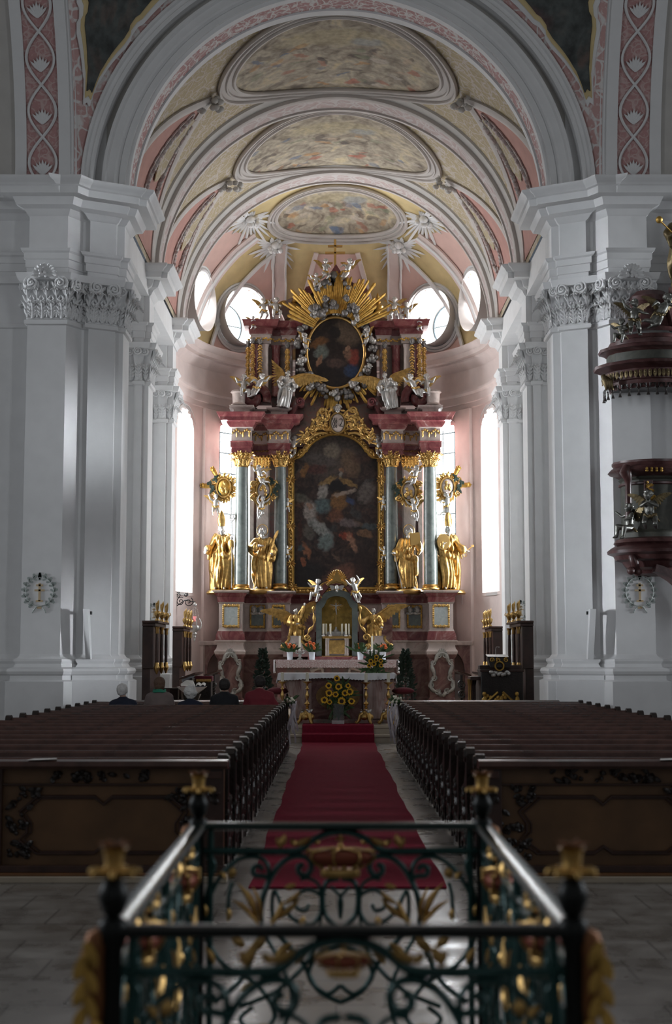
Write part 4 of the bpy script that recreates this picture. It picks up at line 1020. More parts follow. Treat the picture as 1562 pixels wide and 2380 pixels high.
# broken pediment: concave red cornices running up to scrolls
for s in (-1, 1):
    pts = bez((1.36, 0, ze(975)), (1.30, 0, ze(950)), (1.22, 0, ze(935)), (1.08, 0, ze(922)), 12); b = MB()
    rs = []
    for i, p in enumerate(pts):
        t = pts[min(12, i + 1)] - pts[max(0, i - 1)]; t.normalize(); nv = V(-t.z, 0, t.x)
        rs.append([V(s * (p.x + nv.x * k), 41.65 + dy, p.z + nv.z * k + .0) for k, dy in ((-.14, .0), (-.02, -.12), (.06, -.16), (.06, .9), (-.14, .9))])
    b.rings(rs); b.build('broken_pediment', 'redmarble', altar, 40)
    b = MB(); b.tube([(s * 1.06, 41.45, ze(928)), (s * 1.06, 42.3, ze(928))], .13, 14); b.tube(spiral((s * 1.06, 41.44, ze(928)), .12, .02, 0, 1.6, 18), .03, 5); b.build('pediment_scroll', 'redmarble', altar, 60)
    # concave hollow leading up to the oval
    b = MB(); b.slab(lambda u, v: V(s * lerp(.35, 1.33, u), 42.0 - .25 * (1 - v) + .25 * v, lerp(ze(1003) + (1 - u) * .28, ze(915) + (1 - u) * .2, v)), 8, 6, .05); b.build('pediment_hollow', 'dimmarble', altar, 60)
    # side volutes on the main cornice
    b = MB(); sp = [V(p[0], 41.5, p[2]) for p in spiral((0, 0, 0), .42, .10, -.4, 1.1, 22)]
    b.tube([V(s * (2.45 - p.x * 1), 41.6, ze(915) + p.z) for p in sp], [.14] * 23, 8); b.build('side_volute', 'redmarble', altar, 60)
    b = MB(); b.lathe([(.20, 0), (.24, .03), (.18, .08), (.2, .36), (.25, .40), (.22, .45)], (s * 2.86, 41.3, ze(940)), 12); b.build('volute_pedestal', 'palemarble', altar, 40)
# crest over the painting
cr = MB(); c = A(785, 985, 41.7); y = 41.62
cr.lathe([(.01, 0), (.01, .01)], (c.x, y, c.z), 4)
for s in (-1, 1):
    for pts in (bez((.22, 0, .3), (.45, 0, .55), (.7, 0, .30), (.55, 0, .12)), bez((.25, 0, .1), (.6, 0, .25), (.85, 0, .05), (.72, 0, -.12)), bez((.2, 0, -.2), (.6, 0, -.05), (.9, 0, -.3), (1.05, 0, -.42)), bez((.3, 0, -.3), (.7, 0, -.22), (.8, 0, -.45), (1.02, 0, -.6))):
        cr.tube([V(c.x + s * p.x, y, c.z + p.z) for p in pts], [.03 + .03 * math.sin(pi * i / 12) for i in range(13)], 6)
    for q in ((.55, .12), (.72, -.12), (1.0, -.45), (.45, .38), (.35, -.1)): cr.tube(spiral((c.x + s * q[0], y - .03, c.z + q[1]), .12, .02, 0, 1.4 * s, 16), .035, 5)
    for i in range(60):
        a_ = rnd.uniform(0, 6.3); t_ = rnd.random(); p_ = (c.x + s * (.22 + .85 * t_), y - .03, c.z + .32 - .75 * t_ + rnd.uniform(-.22, .12)); cr.feather(p_, (p_[0] + .16 * math.cos(a_), y - .09, p_[2] + .16 * math.sin(a_)), .06, .03)
    
cr.build('crest', 'gold', altar, 60)
cr = MB(); cr.ell((c.x, y - .04, c.z), (.21, .06, .29), 18); sh = cr.build('crest_shield', 'palemarble', altar, 60)
cr = MB(); cr.tube([(c.x + .23 * math.cos(2 * pi * i / 30), y - .06, c.z + .31 * math.sin(2 * pi * i / 30)) for i in range(30)], .035, 6, True); cr.build('shield_rim', 'goldsmooth', sh, 60)
cr = MB()
for k in range(3): cr.tube([(c.x - .14 + .05 * k + .015 * math.sin(q * 1.2), y - .105, c.z - .15 + q * .03) for q in range(11)], .010, 5)
cr.tube(bez((c.x + .05, y - .105, c.z + .1), (c.x + .16, y - .105, c.z + .18), (c.x + .16, y - .105, c.z + .02), (c.x + .05, y - .105, c.z - .1)) + [V(c.x + .15, y - .105, c.z - .1)], .012, 5); cr.build('shield_emblem', 'irondark', sh, 60)
cr = MB(); T = head(cr, (c.x, y - .02, c.z + .42), .12); curls(cr, T, .12, 18, 2); cr.build('cherub_head', 'silver', altar, 180)
# main painting
def px_outline(off=0):
    L = [(683 - off, 1366 + off), (683 - off, 1068)] + [(683 - off + (709 - 683) * math.sin(t) , 1068 - 18 * (1 - math.cos(t)) - off * .5) for t in (.5, 1.0, 1.4)] + [(715 - off * .6, 1050 - off * .5)]
    for i in range(0, 11):
        a = lerp(28, 90, i / 10); L.append((781 - (66 + off * .8) / math.cos(R(28)) * math.cos(R(a)), 1047 - (35 / (1 - math.sin(R(28)) + .0) ) * (math.sin(R(a)) - math.sin(R(28))) - off * (.4 + .6 * i / 10)))
    Rr = [(1562 - x, y) for x, y in L[:-1]][::-1]
    return [(lambda q: (q.x, q.z))(A(x, y, 42.2)) for x, y in L + Rr]
o2 = lambda px, py, rx, rz, a, c, s: ((px - 781) * KA, -(py - 1189) * KA, rx * KA * 1.5, rz * KA * 1.5, a, c, s)
BL = [o2(771, 1060, 60, 50, 0, (.13, .10, .085), .8), o2(771, 1046, 17, 17, 0, (.36, .29, .22), .9), o2(740, 1066, 40, 12, 10, (.15, .13, .12), .6), o2(815, 1075, 18, 30, -20, (.26, .16, .09), .7),
      o2(718, 1339, 40, 30, 0, (.010, .010, .012), .9), o2(798, 1342, 40, 22, -18, (.30, .13, .09), .9), o2(845, 1320, 22, 40, 0, (.035, .018, .015), .9), o2(699, 1159, 18, 9, 10, (.19, .18, .14), .8), o2(853, 1145, 16, 24, 25, (.23, .19, .17), .8),
      o2(735, 1090, 22, 10, 0, (.12, .035, .03), .8), o2(840, 1065, 20, 10, 0, (.10, .05, .04), .7), o2(707, 1092, 6, 15, 20, (.34, .16, .05), .9), o2(781, 1131, 22, 15, 0, (.007, .007, .009), 1), o2(762, 1117, 20, 6, -28, (.38, .24, .09), .95), o2(809, 1121, 21, 6, 28, (.38, .23, .08), .95),
      o2(793, 1092, 5, 6, 0, (.36, .18, .10), .9), o2(790, 1102, 4, 7, 0, (.4, .38, .34), .8), o2(751, 1143, 11, 15, 15, (.46, .43, .40), .95), o2(749, 1176, 17, 16, 0, (.13, .19, .20), 1), o2(788, 1166, 17, 20, 0, (.30, .15, .05), .95), o2(801, 1146, 24, 5, -14, (.44, .35, .29), .95), o2(815, 1166, 10, 8, 30, (.05, .08, .18), .95),
      o2(807, 1216, 22, 9, 12, (.24, .19, .19), .85), o2(779, 1200, 16, 14, 0, (.26, .10, .05), .7), o2(720, 1190, 14, 20, 0, (.46, .40, .36), .95), o2(719, 1178, 4, 8, 0, (.42, .24, .16), .9), o2(744, 1230, 30, 11, 38, (.40, .41, .39), .95), o2(757, 1262, 15, 18, 20, (.24, .31, .30), .9), o2(696, 1235, 3, 26, 0, (.09, .03, .02), .95), o2(717, 1240, 10, 16, -25, (.13, .12, .10), .95),
      o2(806, 1248, 14, 8, 10, (.40, .07, .03), .95), o2(818, 1262, 7, 22, -25, (.46, .25, .16), .95), o2(850, 1243, 16, 8, 15, (.34, .18, .09), .8), o2(712, 1282, 7, 18, -22, (.42, .17, .08), .9), o2(705, 1308, 5, 10, -20, (.38, .13, .06), .9), o2(698, 1275, 8, 8, 0, (.06, .12, .14), .8), o2(860, 1225, 18, 7, 0, (.10, .14, .15), .7)]
q_ = random.Random(12)
for i in range(26):
    px, py = q_.uniform(690, 872), q_.uniform(1085, 1350)
    BL.insert(2, o2(px, py, q_.uniform(6, 18), q_.uniform(3, 9), q_.uniform(-60, 60), q_.choice([(.012, .009, .008), (.16, .08, .05), (.10, .05, .035), (.2, .13, .09), (.06, .07, .075), (.02, .015, .013)]), .6))
BL = [t_[:5] + (tuple(c_ * .78 for c_ in t_[5]), t_[6] * .9) for t_ in BL]
mp = painting('altarpiece_canvas', [(.010, .008, .007), (.030, .019, .016), (.060, .034, .028), (.045, .038, .036)], BL, 3.2, .24, .5, .55)
pic = thing('altarpiece_painting', (0, 42.2, z(1366, 42.2)), 'tall dark arched painting of a crowded heavenly scene in a gilded frame', 'painting')
ol = px_outline(0); b = MB(); b.prism(ol, 42.2, 42.25); b.build('canvas', mp, pic, 0)
b = MB(); b.frame(px_outline(13), px_outline(-1), 42.06, 42.3); fr = b.build('gilded_frame', 'golddull', pic, 30)
b = MB(); o_, i_ = px_outline(11), px_outline(4)
for q in (o_, i_): b.tube([(x, 42.05, zz) for x, zz in q], .025, 5, True)
n = len(o_)
for i in range(n):
    p, q = V(*px_outline(8)[i], 0), V(*px_outline(8)[(i + 1) % n], 0); L = (q - p).length
    for k in range(max(1, int(L / .11))):
        c = p.lerp(q, (k + .5) / max(1, int(L / .11))); b.ell((c.x, 42.04, c.y), (.045, .03, .045 + .02 * math.sin(k * 2.4)), 6)
for px, py in ((676, 1115), (676, 1223), (676, 1310), (681, 1365), (676, 1068)):
    for m in (0, 1):
        c = A(px if not m else 1562 - px, py, 42.04)
        for k in range(9): b.feather(c, c + V(.15 * math.cos(k * .7), -.04, .15 * math.sin(k * .7)), .07, .04)
b.build('frame_carving', 'gold', fr, 60)
# ---- upper storey
zu = lambda py: zA(py, 41.9)
PU = [(-2.55, 42.7), (-2.55, 41.75), (-1.95, 41.75), (-1.95, 42.05), (-1.62, 42.05), (-1.62, 41.95), (-1.22, 41.95), (-1.22, 42.5)]
bandz('upper_plinth', 'dimmarble', [(.03, zu(945)), (.03, zu(925)), (.0, zu(920))], plan=PU)
bandz('upper_pier', 'palemarble', [(-.12, zu(920)), (-.12, zu(800))], plan=PU)
bandz('upper_frieze', 'palemarble', [(-.1, zu(802)), (.0, zu(800)), (.0, zu(782)), (.04, zu(779))], plan=PU)
bandz('upper_cornice', 'redmarble', [(.04, zu(779)), (.06, zu(766)), (.20, zu(763)), (.24, zu(752)), (.27, zu(749)), (-.6, zu(746))], plan=PU)
for s in (-1, 1):
    for x, y, r, m in ((2.42, 41.8, .11, 'redmarble'), (1.80, 41.98, .13, 'redmarble'), (2.12, 41.78, .10, 'palemarble'), (1.40, 41.9, .10, 'dimmarble')):
        MB().lathe([(r * 1.3, 0), (r * 1.3, .06), (r, .1), (r, zu(803) - zu(922) - .1), (r * 1.25, zu(803) - zu(922))], (s * x, y, zu(922)), 16).build('upper_column', m, altar, 60)
    for x, y, zt, zb in ((2.48, 41.62, 806, 880), (2.62, 41.7, 812, 875), (2.26, 41.62, 808, 900), (1.45, 41.76, 815, 862)):
        b = MB(); n = 15
        for i in range(n):
            zz = lerp(zu(zt), zu(zb), i / (n - 1)); w_ = .055 + .02 * math.sin(i * 1.7)
            for k in (-1, 1): b.feather((s * x, y, zz + .03), (s * x + k * w_ * 1.15, y - .03, zz - .06), .05, .03)
            b.ell((s * x, y - .02, zz), (.034, .03, .034), 6)
        b.build('garland_drop', 'gold', altar, 60)
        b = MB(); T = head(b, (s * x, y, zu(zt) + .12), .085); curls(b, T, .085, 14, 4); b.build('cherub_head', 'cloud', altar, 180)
    for r_ in (range(0, 11), range(11, 22)):
        b = MB()
        for i in r_: b.ell((s * lerp(1.25, 2.6, i / 21), 41.70 if i > 10 else 41.92, zu(791) + .03 * math.sin(i * 2)), (.045, .02, .035), 6)
        b.build('upper_frieze_ornament', 'golddull', altar, 60)
    # scrolled attic with an urn
    b = MB(); b.slab(lambda u, v: V(s * lerp(.72, 1.55, u), lerp(41.9, 42.4, v), zu(746) + .30 * math.sin(pi * u) ** 1.5 * (1 if u < .7 else .9) + .05), 16, 2, .4); b.build('attic_scroll', 'dimmarble', altar, 60)
    u_ = A(781 + s * 97, 738, 41.9)
    b = MB(); b.lathe([(.10, 0), (.10, .05), (.045, .10), (.05, .14), (.15, .26), (.17, .33), (.10, .40), (.05, .43), (.10, .47), (.08, .50), (.03, .58), (.05, .62), (.035, .68), (.005, .76)], (s * abs(u_.x), 41.9, u_.z), 16); b.build('attic_urn', 'dimgold' if 'dimgold' in M else 'golddull', altar, 60)
# oval painting with ring
op = thing('oval_painting', A(780, 905, 41.9), 'oval dark painting in a gold ring amid clouds high above the altarpiece', 'painting')
oc = A(780, 820, 41.9); rx, rz = 66 * KA, 83 * KA
o3 = lambda px, py, a, b_, an, c, s: ((px - 780) * KA, -(py - 820) * KA, a * KA * 1.5, b_ * KA * 1.5, an, c, s)
mo = painting('oval_canvas', [(.008, .006, .006), (.022, .014, .012), (.045, .028, .022)], [o3(815, 768, 34, 30, 0, (.15, .105, .07), .8), o3(741, 796, 20, 10, -20, (.20, .09, .03), .9), o3(746, 818, 14, 16, 30, (.17, .20, .18), .9), o3(742, 838, 5, 14, 20, (.32, .17, .10), .9), o3(778, 772, 12, 13, 0, (.008, .006, .006), .95), o3(822, 832, 12, 18, 10, (.24, .045, .03), .95), o3(809, 822, 8, 14, 0, (.20, .11, .07), .9), o3(809, 810, 5, 6, 0, (.34, .2, .13), .9), o3(818, 864, 16, 14, 0, (.03, .055, .12), .95), o3(780, 845, 20, 10, 0, (.10, .06, .05), .7)], 3.5, .2, .45, .5)
b = MB(); b.prism([(oc.x + rx * math.cos(2 * pi * i / 48), oc.z + rz * math.sin(2 * pi * i / 48)) for i in range(48)], 41.9, 41.94); b.build('canvas', mo, op, 0)
b = MB(); b.tube([(oc.x + (rx + .035) * math.cos(2 * pi * i / 56), 41.88, oc.z + (rz + .035) * math.sin(2 * pi * i / 56)) for i in range(56)], .055, 8, True); b.build('oval_frame', 'goldsmooth', op, 60)
# clouds and cherub heads round the oval
for i in range(30):
    a = 2 * pi * i / 30 + .05; k = 1.17 + .07 * math.sin(i * 2.7)
    c = V(oc.x + (rx * k + .10) * math.cos(a), 41.80 + .08 * math.sin(i * 3), oc.z + (rz * k + .05) * math.sin(a))
    b = MB(); q = random.Random(i)
    for j in range(5): b.ell(c + V(q.uniform(-.13, .13), q.uniform(-.05, .05), q.uniform(-.11, .11)), q.uniform(.06, .11), 8)
    if i % 3 == 1: T = head(b, c + V(0, -.12, .02), .088, (.5 if c.x > oc.x else -.5)); curls(b, T, .088, 14, i)
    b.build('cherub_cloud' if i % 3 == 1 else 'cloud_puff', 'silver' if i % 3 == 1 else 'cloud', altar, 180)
# gilded rays
def rays(cx, cz, y, a0, a1, n, r0, r1, seed):
    q = random.Random(seed); b = MB()
    for i in range(n):
        a = R(lerp(a0, a1, (i + .5) / n) + q.uniform(-1.5, 1.5)); L = lerp(r0, r1, .35 + .65 * q.random()); w_ = q.uniform(.03, .055)
        d = V(math.cos(a), 0, math.sin(a)); x = V(-d.z, 0, d.x); p0 = V(cx, y, cz) + d * r0 * .7; p1 = V(cx, y, cz) + d * L
        b.rings([[p0 - x * w_ * .6, p0 + V(0, -.025, 0), p0 + x * w_ * .6, p0 + V(0, .02, 0)], [p1 - x * w_, p1 + V(0, -.025, 0), p1 + x * w_, p1 + V(0, .02, 0)], [p1 + d * .05 - x * .004, p1 + d * .05, p1 + d * .05 + x * .004, p1 + d * .05 + V(0, .01, 0)]])
    b.build('sunburst_rays', 'golddull', altar, 40)
rays(oc.x, oc.z + .45, 41.66, 24, 156, 58, 1.0, 1.98, 1)
rays(oc.x, oc.z - .05, 41.95, 212, 328, 30, .95, 1.72, 2)
# crowning canopy with lambrequins, clouds and cross
tc = A(781, 690, 41.9)
b = MB(); ch = [(-.98, -.05), (-.9, .12), (-.55, .22), (-.25, .42), (0, .82), (.25, .42), (.55, .22), (.9, .12), (.98, -.05), (.82, -.12), (.5, .04), (.2, .24), (0, .52), (-.2, .24), (-.5, .04), (-.82, -.12)]
b.prism([(tc.x + x * 1.0, tc.z + zz + .15) for x, zz in ch], 41.75, 42.4); b.build('crowning_pediment', 'redmarble', altar, 30)
b = MB(); b.prism([(tc.x + x, tc.z + zz + .1) for x, zz in ((-.7, -.5), (-.75, .05), (-.2, .3), (0, .6), (.2, .3), (.75, .05), (.7, -.5))], 42.0, 42.4); b.build('crowning_block', 'dimmarble', altar, 30)
for i in range(7):
    x = (i - 3) * .15; b = MB(); b.feather((tc.x + x, 41.72, tc.z + .45 - abs(x) * .55), (tc.x + x * 1.25, 41.68, tc.z - .12 - (.1 if i % 2 else 0)), .15, .06); b.build('lambrequin', 'golddull', altar, 60)
b = MB(); q = random.Random(4)
for i in range(34):
    x = q.uniform(-.75, .75); b.ell((tc.x + x, 41.7 + q.uniform(-.05, .1), tc.z - .38 + q.uniform(-.12, .15) - abs(x) * .25), q.uniform(.09, .15), 8)
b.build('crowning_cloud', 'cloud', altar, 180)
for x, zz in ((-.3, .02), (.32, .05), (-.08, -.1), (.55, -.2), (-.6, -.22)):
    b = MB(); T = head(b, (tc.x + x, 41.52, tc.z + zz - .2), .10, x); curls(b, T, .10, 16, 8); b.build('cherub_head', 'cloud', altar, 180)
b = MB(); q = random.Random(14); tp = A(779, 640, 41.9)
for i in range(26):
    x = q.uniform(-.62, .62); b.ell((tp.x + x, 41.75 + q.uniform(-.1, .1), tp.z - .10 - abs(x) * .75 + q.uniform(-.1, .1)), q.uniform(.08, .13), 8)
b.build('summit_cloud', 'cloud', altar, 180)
cb = A(779, 636, 41.85); ct = A(779, 557, 41.85)
cross = MB(); y0, y1 = 41.80, 41.88
cross.box((cb.x - .035, y0, cb.z), (cb.x + .035, y1, ct.z)); k = ct.z - cb.z
cross.box((cb.x - .22, y0, cb.z + k * .775), (cb.x + .22, y1, cb.z + k * .835)); cross.box((cb.x - .30, y0, cb.z + k * .57), (cb.x + .30, y1, cb.z + k * .635)); cross.box((cb.x - .14, y0, cb.z), (cb.x + .14, y1, cb.z + .06))
tag(cross.build('patriarchal_cross', 'goldsmooth', None, 0, .008), 'plain gold double-barred cross standing on the very top of the altar', 'cross')
# ---- statues of the main storey
base = lambda px, Y: V(P(px, 1374, Y).x, Y, z(1373, 41.3))
for px in (515, 1047):
    bb = base(px, 41.5); b = MB(); b.lathe([(.42, -.10), (.45, -.06), (.42, .0), (.38, .03)], bb, 20); b.build('statue_plinth', 'goldsmooth', altar, 60)
for px in (608, 950):
    bb = base(px, 41.62); b = MB(); b.lathe([(.30, -.10), (.40, -.04), (.40, .03), (.36, .06)], bb, 20); b.build('statue_plinth', 'goldsmooth', altar, 60)
def staff(top, bot, r=.012): return lambda b: b.tube([top, bot], r, 6)
def crozier(b):
    b.tube([(.23, -.13, 1.05), (.23, -.13, .02)], .010, 6); b.tube(spiral((.23, -.13, 1.11), .07, .02, -pi / 2, 1.3, 18), .010, 6)
    for i in range(7): b.ell((.23 + .04 * math.cos(i), -.13, 1.08 + .04 * math.sin(i)), .016, 6)
statue('bishop_statue', 'gilded bishop statue holding a crozier beside the green column near the hanging lamp', base(514, 41.5) + V(0, 0, .03), 1.92, rz=-.1, seed=3, mitre=True, cape=True, knee=1, head_yaw=.5, w=.80,
       arms=[((-.12, 0, .78), (-.21, -.06, .62), (-.24, -.17, .60), (-.3, -.6, -.4)), ((.12, 0, .78), (.20, -.06, .64), (.22, -.13, .74), (0, -.1, 1))], items=[('crozier', crozier, 'silver')])
def keyf(b):
    b.tube([(.27, -.14, .56), (.44, -.14, .66)], .010, 6); b.tube([(.29 + .03 * math.cos(i * .6), -.14, .53 + .03 * math.sin(i * .6)) for i in range(11)], .007, 5, True); b.box((.41, -.15, .645), (.46, -.13, .68))
def disc(b): b.tube([(-.13, -.165, .72), (-.13, -.14, .72)], [.12, .13], 20)
statue('bishop_statue', 'gilded bishop statue holding out a key beside the green column', base(1043, 41.5) + V(0, 0, .03), 1.92, rz=.1, seed=8, mitre=True, cape=True, sway=-.04, head_yaw=.3, w=.80,
       arms=[((-.12, 0, .78), (-.19, -.06, .66), (-.14, -.16, .68), (.4, -.4, .3)), ((.12, 0, .78), (.20, -.08, .64), (.29, -.14, .58), (.9, -.2, .2))], items=[('key', keyf, 'goldsmooth'), ('round_shield', disc, 'goldsmooth')])
def bookf(x, zz, sp=.0):
    def f(b):
        b.quadbar((x - .09, -.19, zz), (x + .09, -.17, zz + .02), .02, .2, up=(0, -.1, 1)); b.quadbar((x - .085, -.205, zz), (x + .085, -.19, zz + .02), .01, .18, up=(0, -.1, 1))
    return f
def eagle(b): wing_mesh(b, (.13, -.14, .60), (.23, -.10, .84), (-.02, -.06, -.22), 7, .22)
statue('saint_statue', 'gilded bald saint with a hand across the chest and a winged emblem', base(609, 41.62) + V(0, 0, .05), 1.80, seed=5, halo=True, sway=.05, head_yaw=.55, knee=0, w=.90,
       arms=[((-.13, 0, .79), (-.22, -.08, .66), (-.04, -.18, .70), (1, -.1, .1)), ((.13, 0, .79), (.22, -.06, .64), (.19, -.16, .56), (-.2, -.7, .2))], items=[('wing_emblem', eagle, 'gold')])
def spear(b): b.tube([(-.28, -.12, .62), (-.13, -.16, .0)], .009, 6)
statue('saint_statue', 'gilded bearded saint with a haloed head clasping a large open book', base(951, 41.62) + V(0, 0, .05), 1.80, seed=11, halo=True, sway=-.04, head_yaw=-.6, knee=1, w=.90,
       arms=[((-.13, 0, .79), (-.21, -.04, .62), (-.27, -.14, .58), (-.5, -.5, .1)), ((.13, 0, .79), (.21, -.07, .66), (.12, -.17, .78), (-.2, -.2, 1))], items=[('open_book', bookf(.10, .80), 'goldsmooth'), ('spear_shaft', spear, 'silver')])
# ---- winged angels
def angel(name, label, px, py, Y, s, rz, wl, wr, arms, seed, robe, yaw, knee=1, lean=0, nod=0):
    c = P(px, py, Y)
    e = statue(name, label, c, s, rz, sway=.07, arms=arms, head_yaw=yaw, nod=nod, seed=seed, beard=False, sash=True, knee=knee, robe=robe, cat='angel',
               items=[('wing', lambda b: wing_mesh(b, *wl), 'gold'), ('wing', lambda b: wing_mesh(b, *wr), 'gold')])
    e.rotation_euler = (0, lean, 0); return e
AR2 = [((-.13, 0, .78), (-.22, -.08, .66), (-.12, -.18, .60), (.7, -.4, .1)), ((.13, 0, .78), (.20, -.08, .64), (.27, -.14, .60), (.8, -.3, .2))]
angel('tabernacle_angel', 'gilded winged angel in silver with an arm raised beside the tabernacle niche', 688, 1505, 40.95, 1.12, .25, ((-.05, .08, .78), (-.60, .10, .92), (.10, .03, -.42), 9, .22), ((.06, .08, .80), (.42, .08, 1.10), (.10, .03, -.40), 8, .22),
      [((-.13, 0, .78), (-.20, -.08, .62), (-.02, -.2, .60), (1, -.2, .1)), ((.13, 0, .79), (.17, -.06, .93), (.20, -.08, 1.06), (.1, -.1, 1))], 21, 'gold', .5)
angel('tabernacle_angel', 'gilded winged angel turned inward holding a garland beside the tabernacle niche', 868, 1505, 40.95, 1.12, -.25, ((-.05, .08, .80), (-.42, .08, 1.06), (-.02, .03, -.42), 8, .22), ((.06, .08, .80), (.60, .10, 1.02), (-.06, .03, -.42), 9, .22),
      [((-.13, 0, .78), (-.22, -.08, .68), (-.34, -.14, .66), (-1, -.2, .1)), ((.13, 0, .78), (.22, -.06, .64), (.24, -.16, .52), (.3, -.6, -.1))], 22, 'gold', -.3)
angel('altar_angel', 'silver angel with golden wings kneeling below the oval painting, wing over its rim', 656, 948, 41.3, 1.12, .2, ((-.06, .08, .76), (-.24, .10, 1.02), (-.30, .0, -.30), 7, .2), ((.08, .08, .80), (.82, .06, .96), (.05, .0, -.36), 11, .17), AR2, 23, 'silver', .4, lean=.16)
angel('altar_angel', 'silver angel with golden wings striding below the oval painting, arms crossed', 912, 952, 41.3, 1.12, -.2, ((-.06, .08, .76), (-.62, .06, 1.0), (.06, .0, -.42), 11, .19), ((.08, .08, .80), (.40, .10, .92), (.30, .0, -.30), 8, .2), AR2, 24, 'silver', -.5, lean=-.22)
# ---- cartouches hung on the columns
def cartouche(px, py, Y, s, label, m_in, green):
    c = P(px, py, Y); e = thing('oval_cartouche', c - V(0, 0, .3), label, 'cartouche'); b = MB()
    for k in range(46):
        a = 2 * pi * k / 46; a2 = a + .35 * math.sin(k * 2.3); b.feather(c + V(.2 * math.cos(a), .02, .26 * math.sin(a)), c + V((.32 + .05 * (k % 3)) * math.cos(a2), -.03 - .02 * (k % 2), (.38 + .05 * ((k * 2) % 3)) * math.sin(a2)), .09, .04)
    for sx in (-1, 1):
        for q in (.2, -.2): b.tube(spiral((c.x + sx * .30, c.y - .04, c.z + q), .10, .02, 0, 1.4 * sx, 14), .028, 5)
    b.tube([c + V(.21 * math.cos(2 * pi * i / 24), -.05, .28 * math.sin(2 * pi * i / 24)) for i in range(24)], .035, 6, True)
    b.build('gilded_surround', 'gold', e, 60)
    b = MB(); b.ell(c + V(0, -.02, 0), (.19, .06, .26), 16); b.build('relief_oval', m_in, e, 60)
    b = MB(); q = random.Random(int(px))
    for i in range(9): b.ell(c + V(q.uniform(-.09, .09), -.075, q.uniform(-.15, .15)), (.045, .03, .06), 6)
    b.build('relief_figure', 'gold', e, 60)
    b = MB()
    for i in range(16):
        t = i / 15; p = c + V(s * (.16 + .24 * math.sin(pi * t)), -.05, lerp(.38, -.1, t)); b.feather(p, p + V(s * .13 * math.cos(i), -.02, -.12 + .08 * math.sin(i * 2)), .08, .03)
    b.build('painted_garland', 'darkgreen', e, 60)
    for dx, dz in green:
        b = MB(); b.tube([c + V(dx * .3, 0, dz * .3), c + V(dx * .58, -.02, dz * .58)], [.04, .08], 8); b.ell(c + V(dx * .62, -.02, dz * .62), .075, 8)
        for k in range(5): b.ell(c + V(dx * .66 + .05 * math.cos(k * 1.3), -.04, dz * .66 + .05 * math.sin(k * 1.3)), .035, 6)
        b.build('torch', 'golddull', e, 60)
cartouche(520, 1134, 41.6, -1, 'gilded oval cartouche with torches before the window behind the crozier bishop', 'golddull', ((-.5, .85), (-.95, .1)))
cartouche(613, 1140, 41.5, 1, 'gilded oval cartouche above the bald saint between the columns', 'palemarble', ())
cartouche(950, 1142, 41.5, -1, 'gilded oval cartouche above the saint with the book', 'palemarble', ())
cartouche(1040, 1132, 41.6, 1, 'gilded oval cartouche with torches before the window behind the bishop with the key', 'palemarble', ((.5, .85), (.95, .1)))
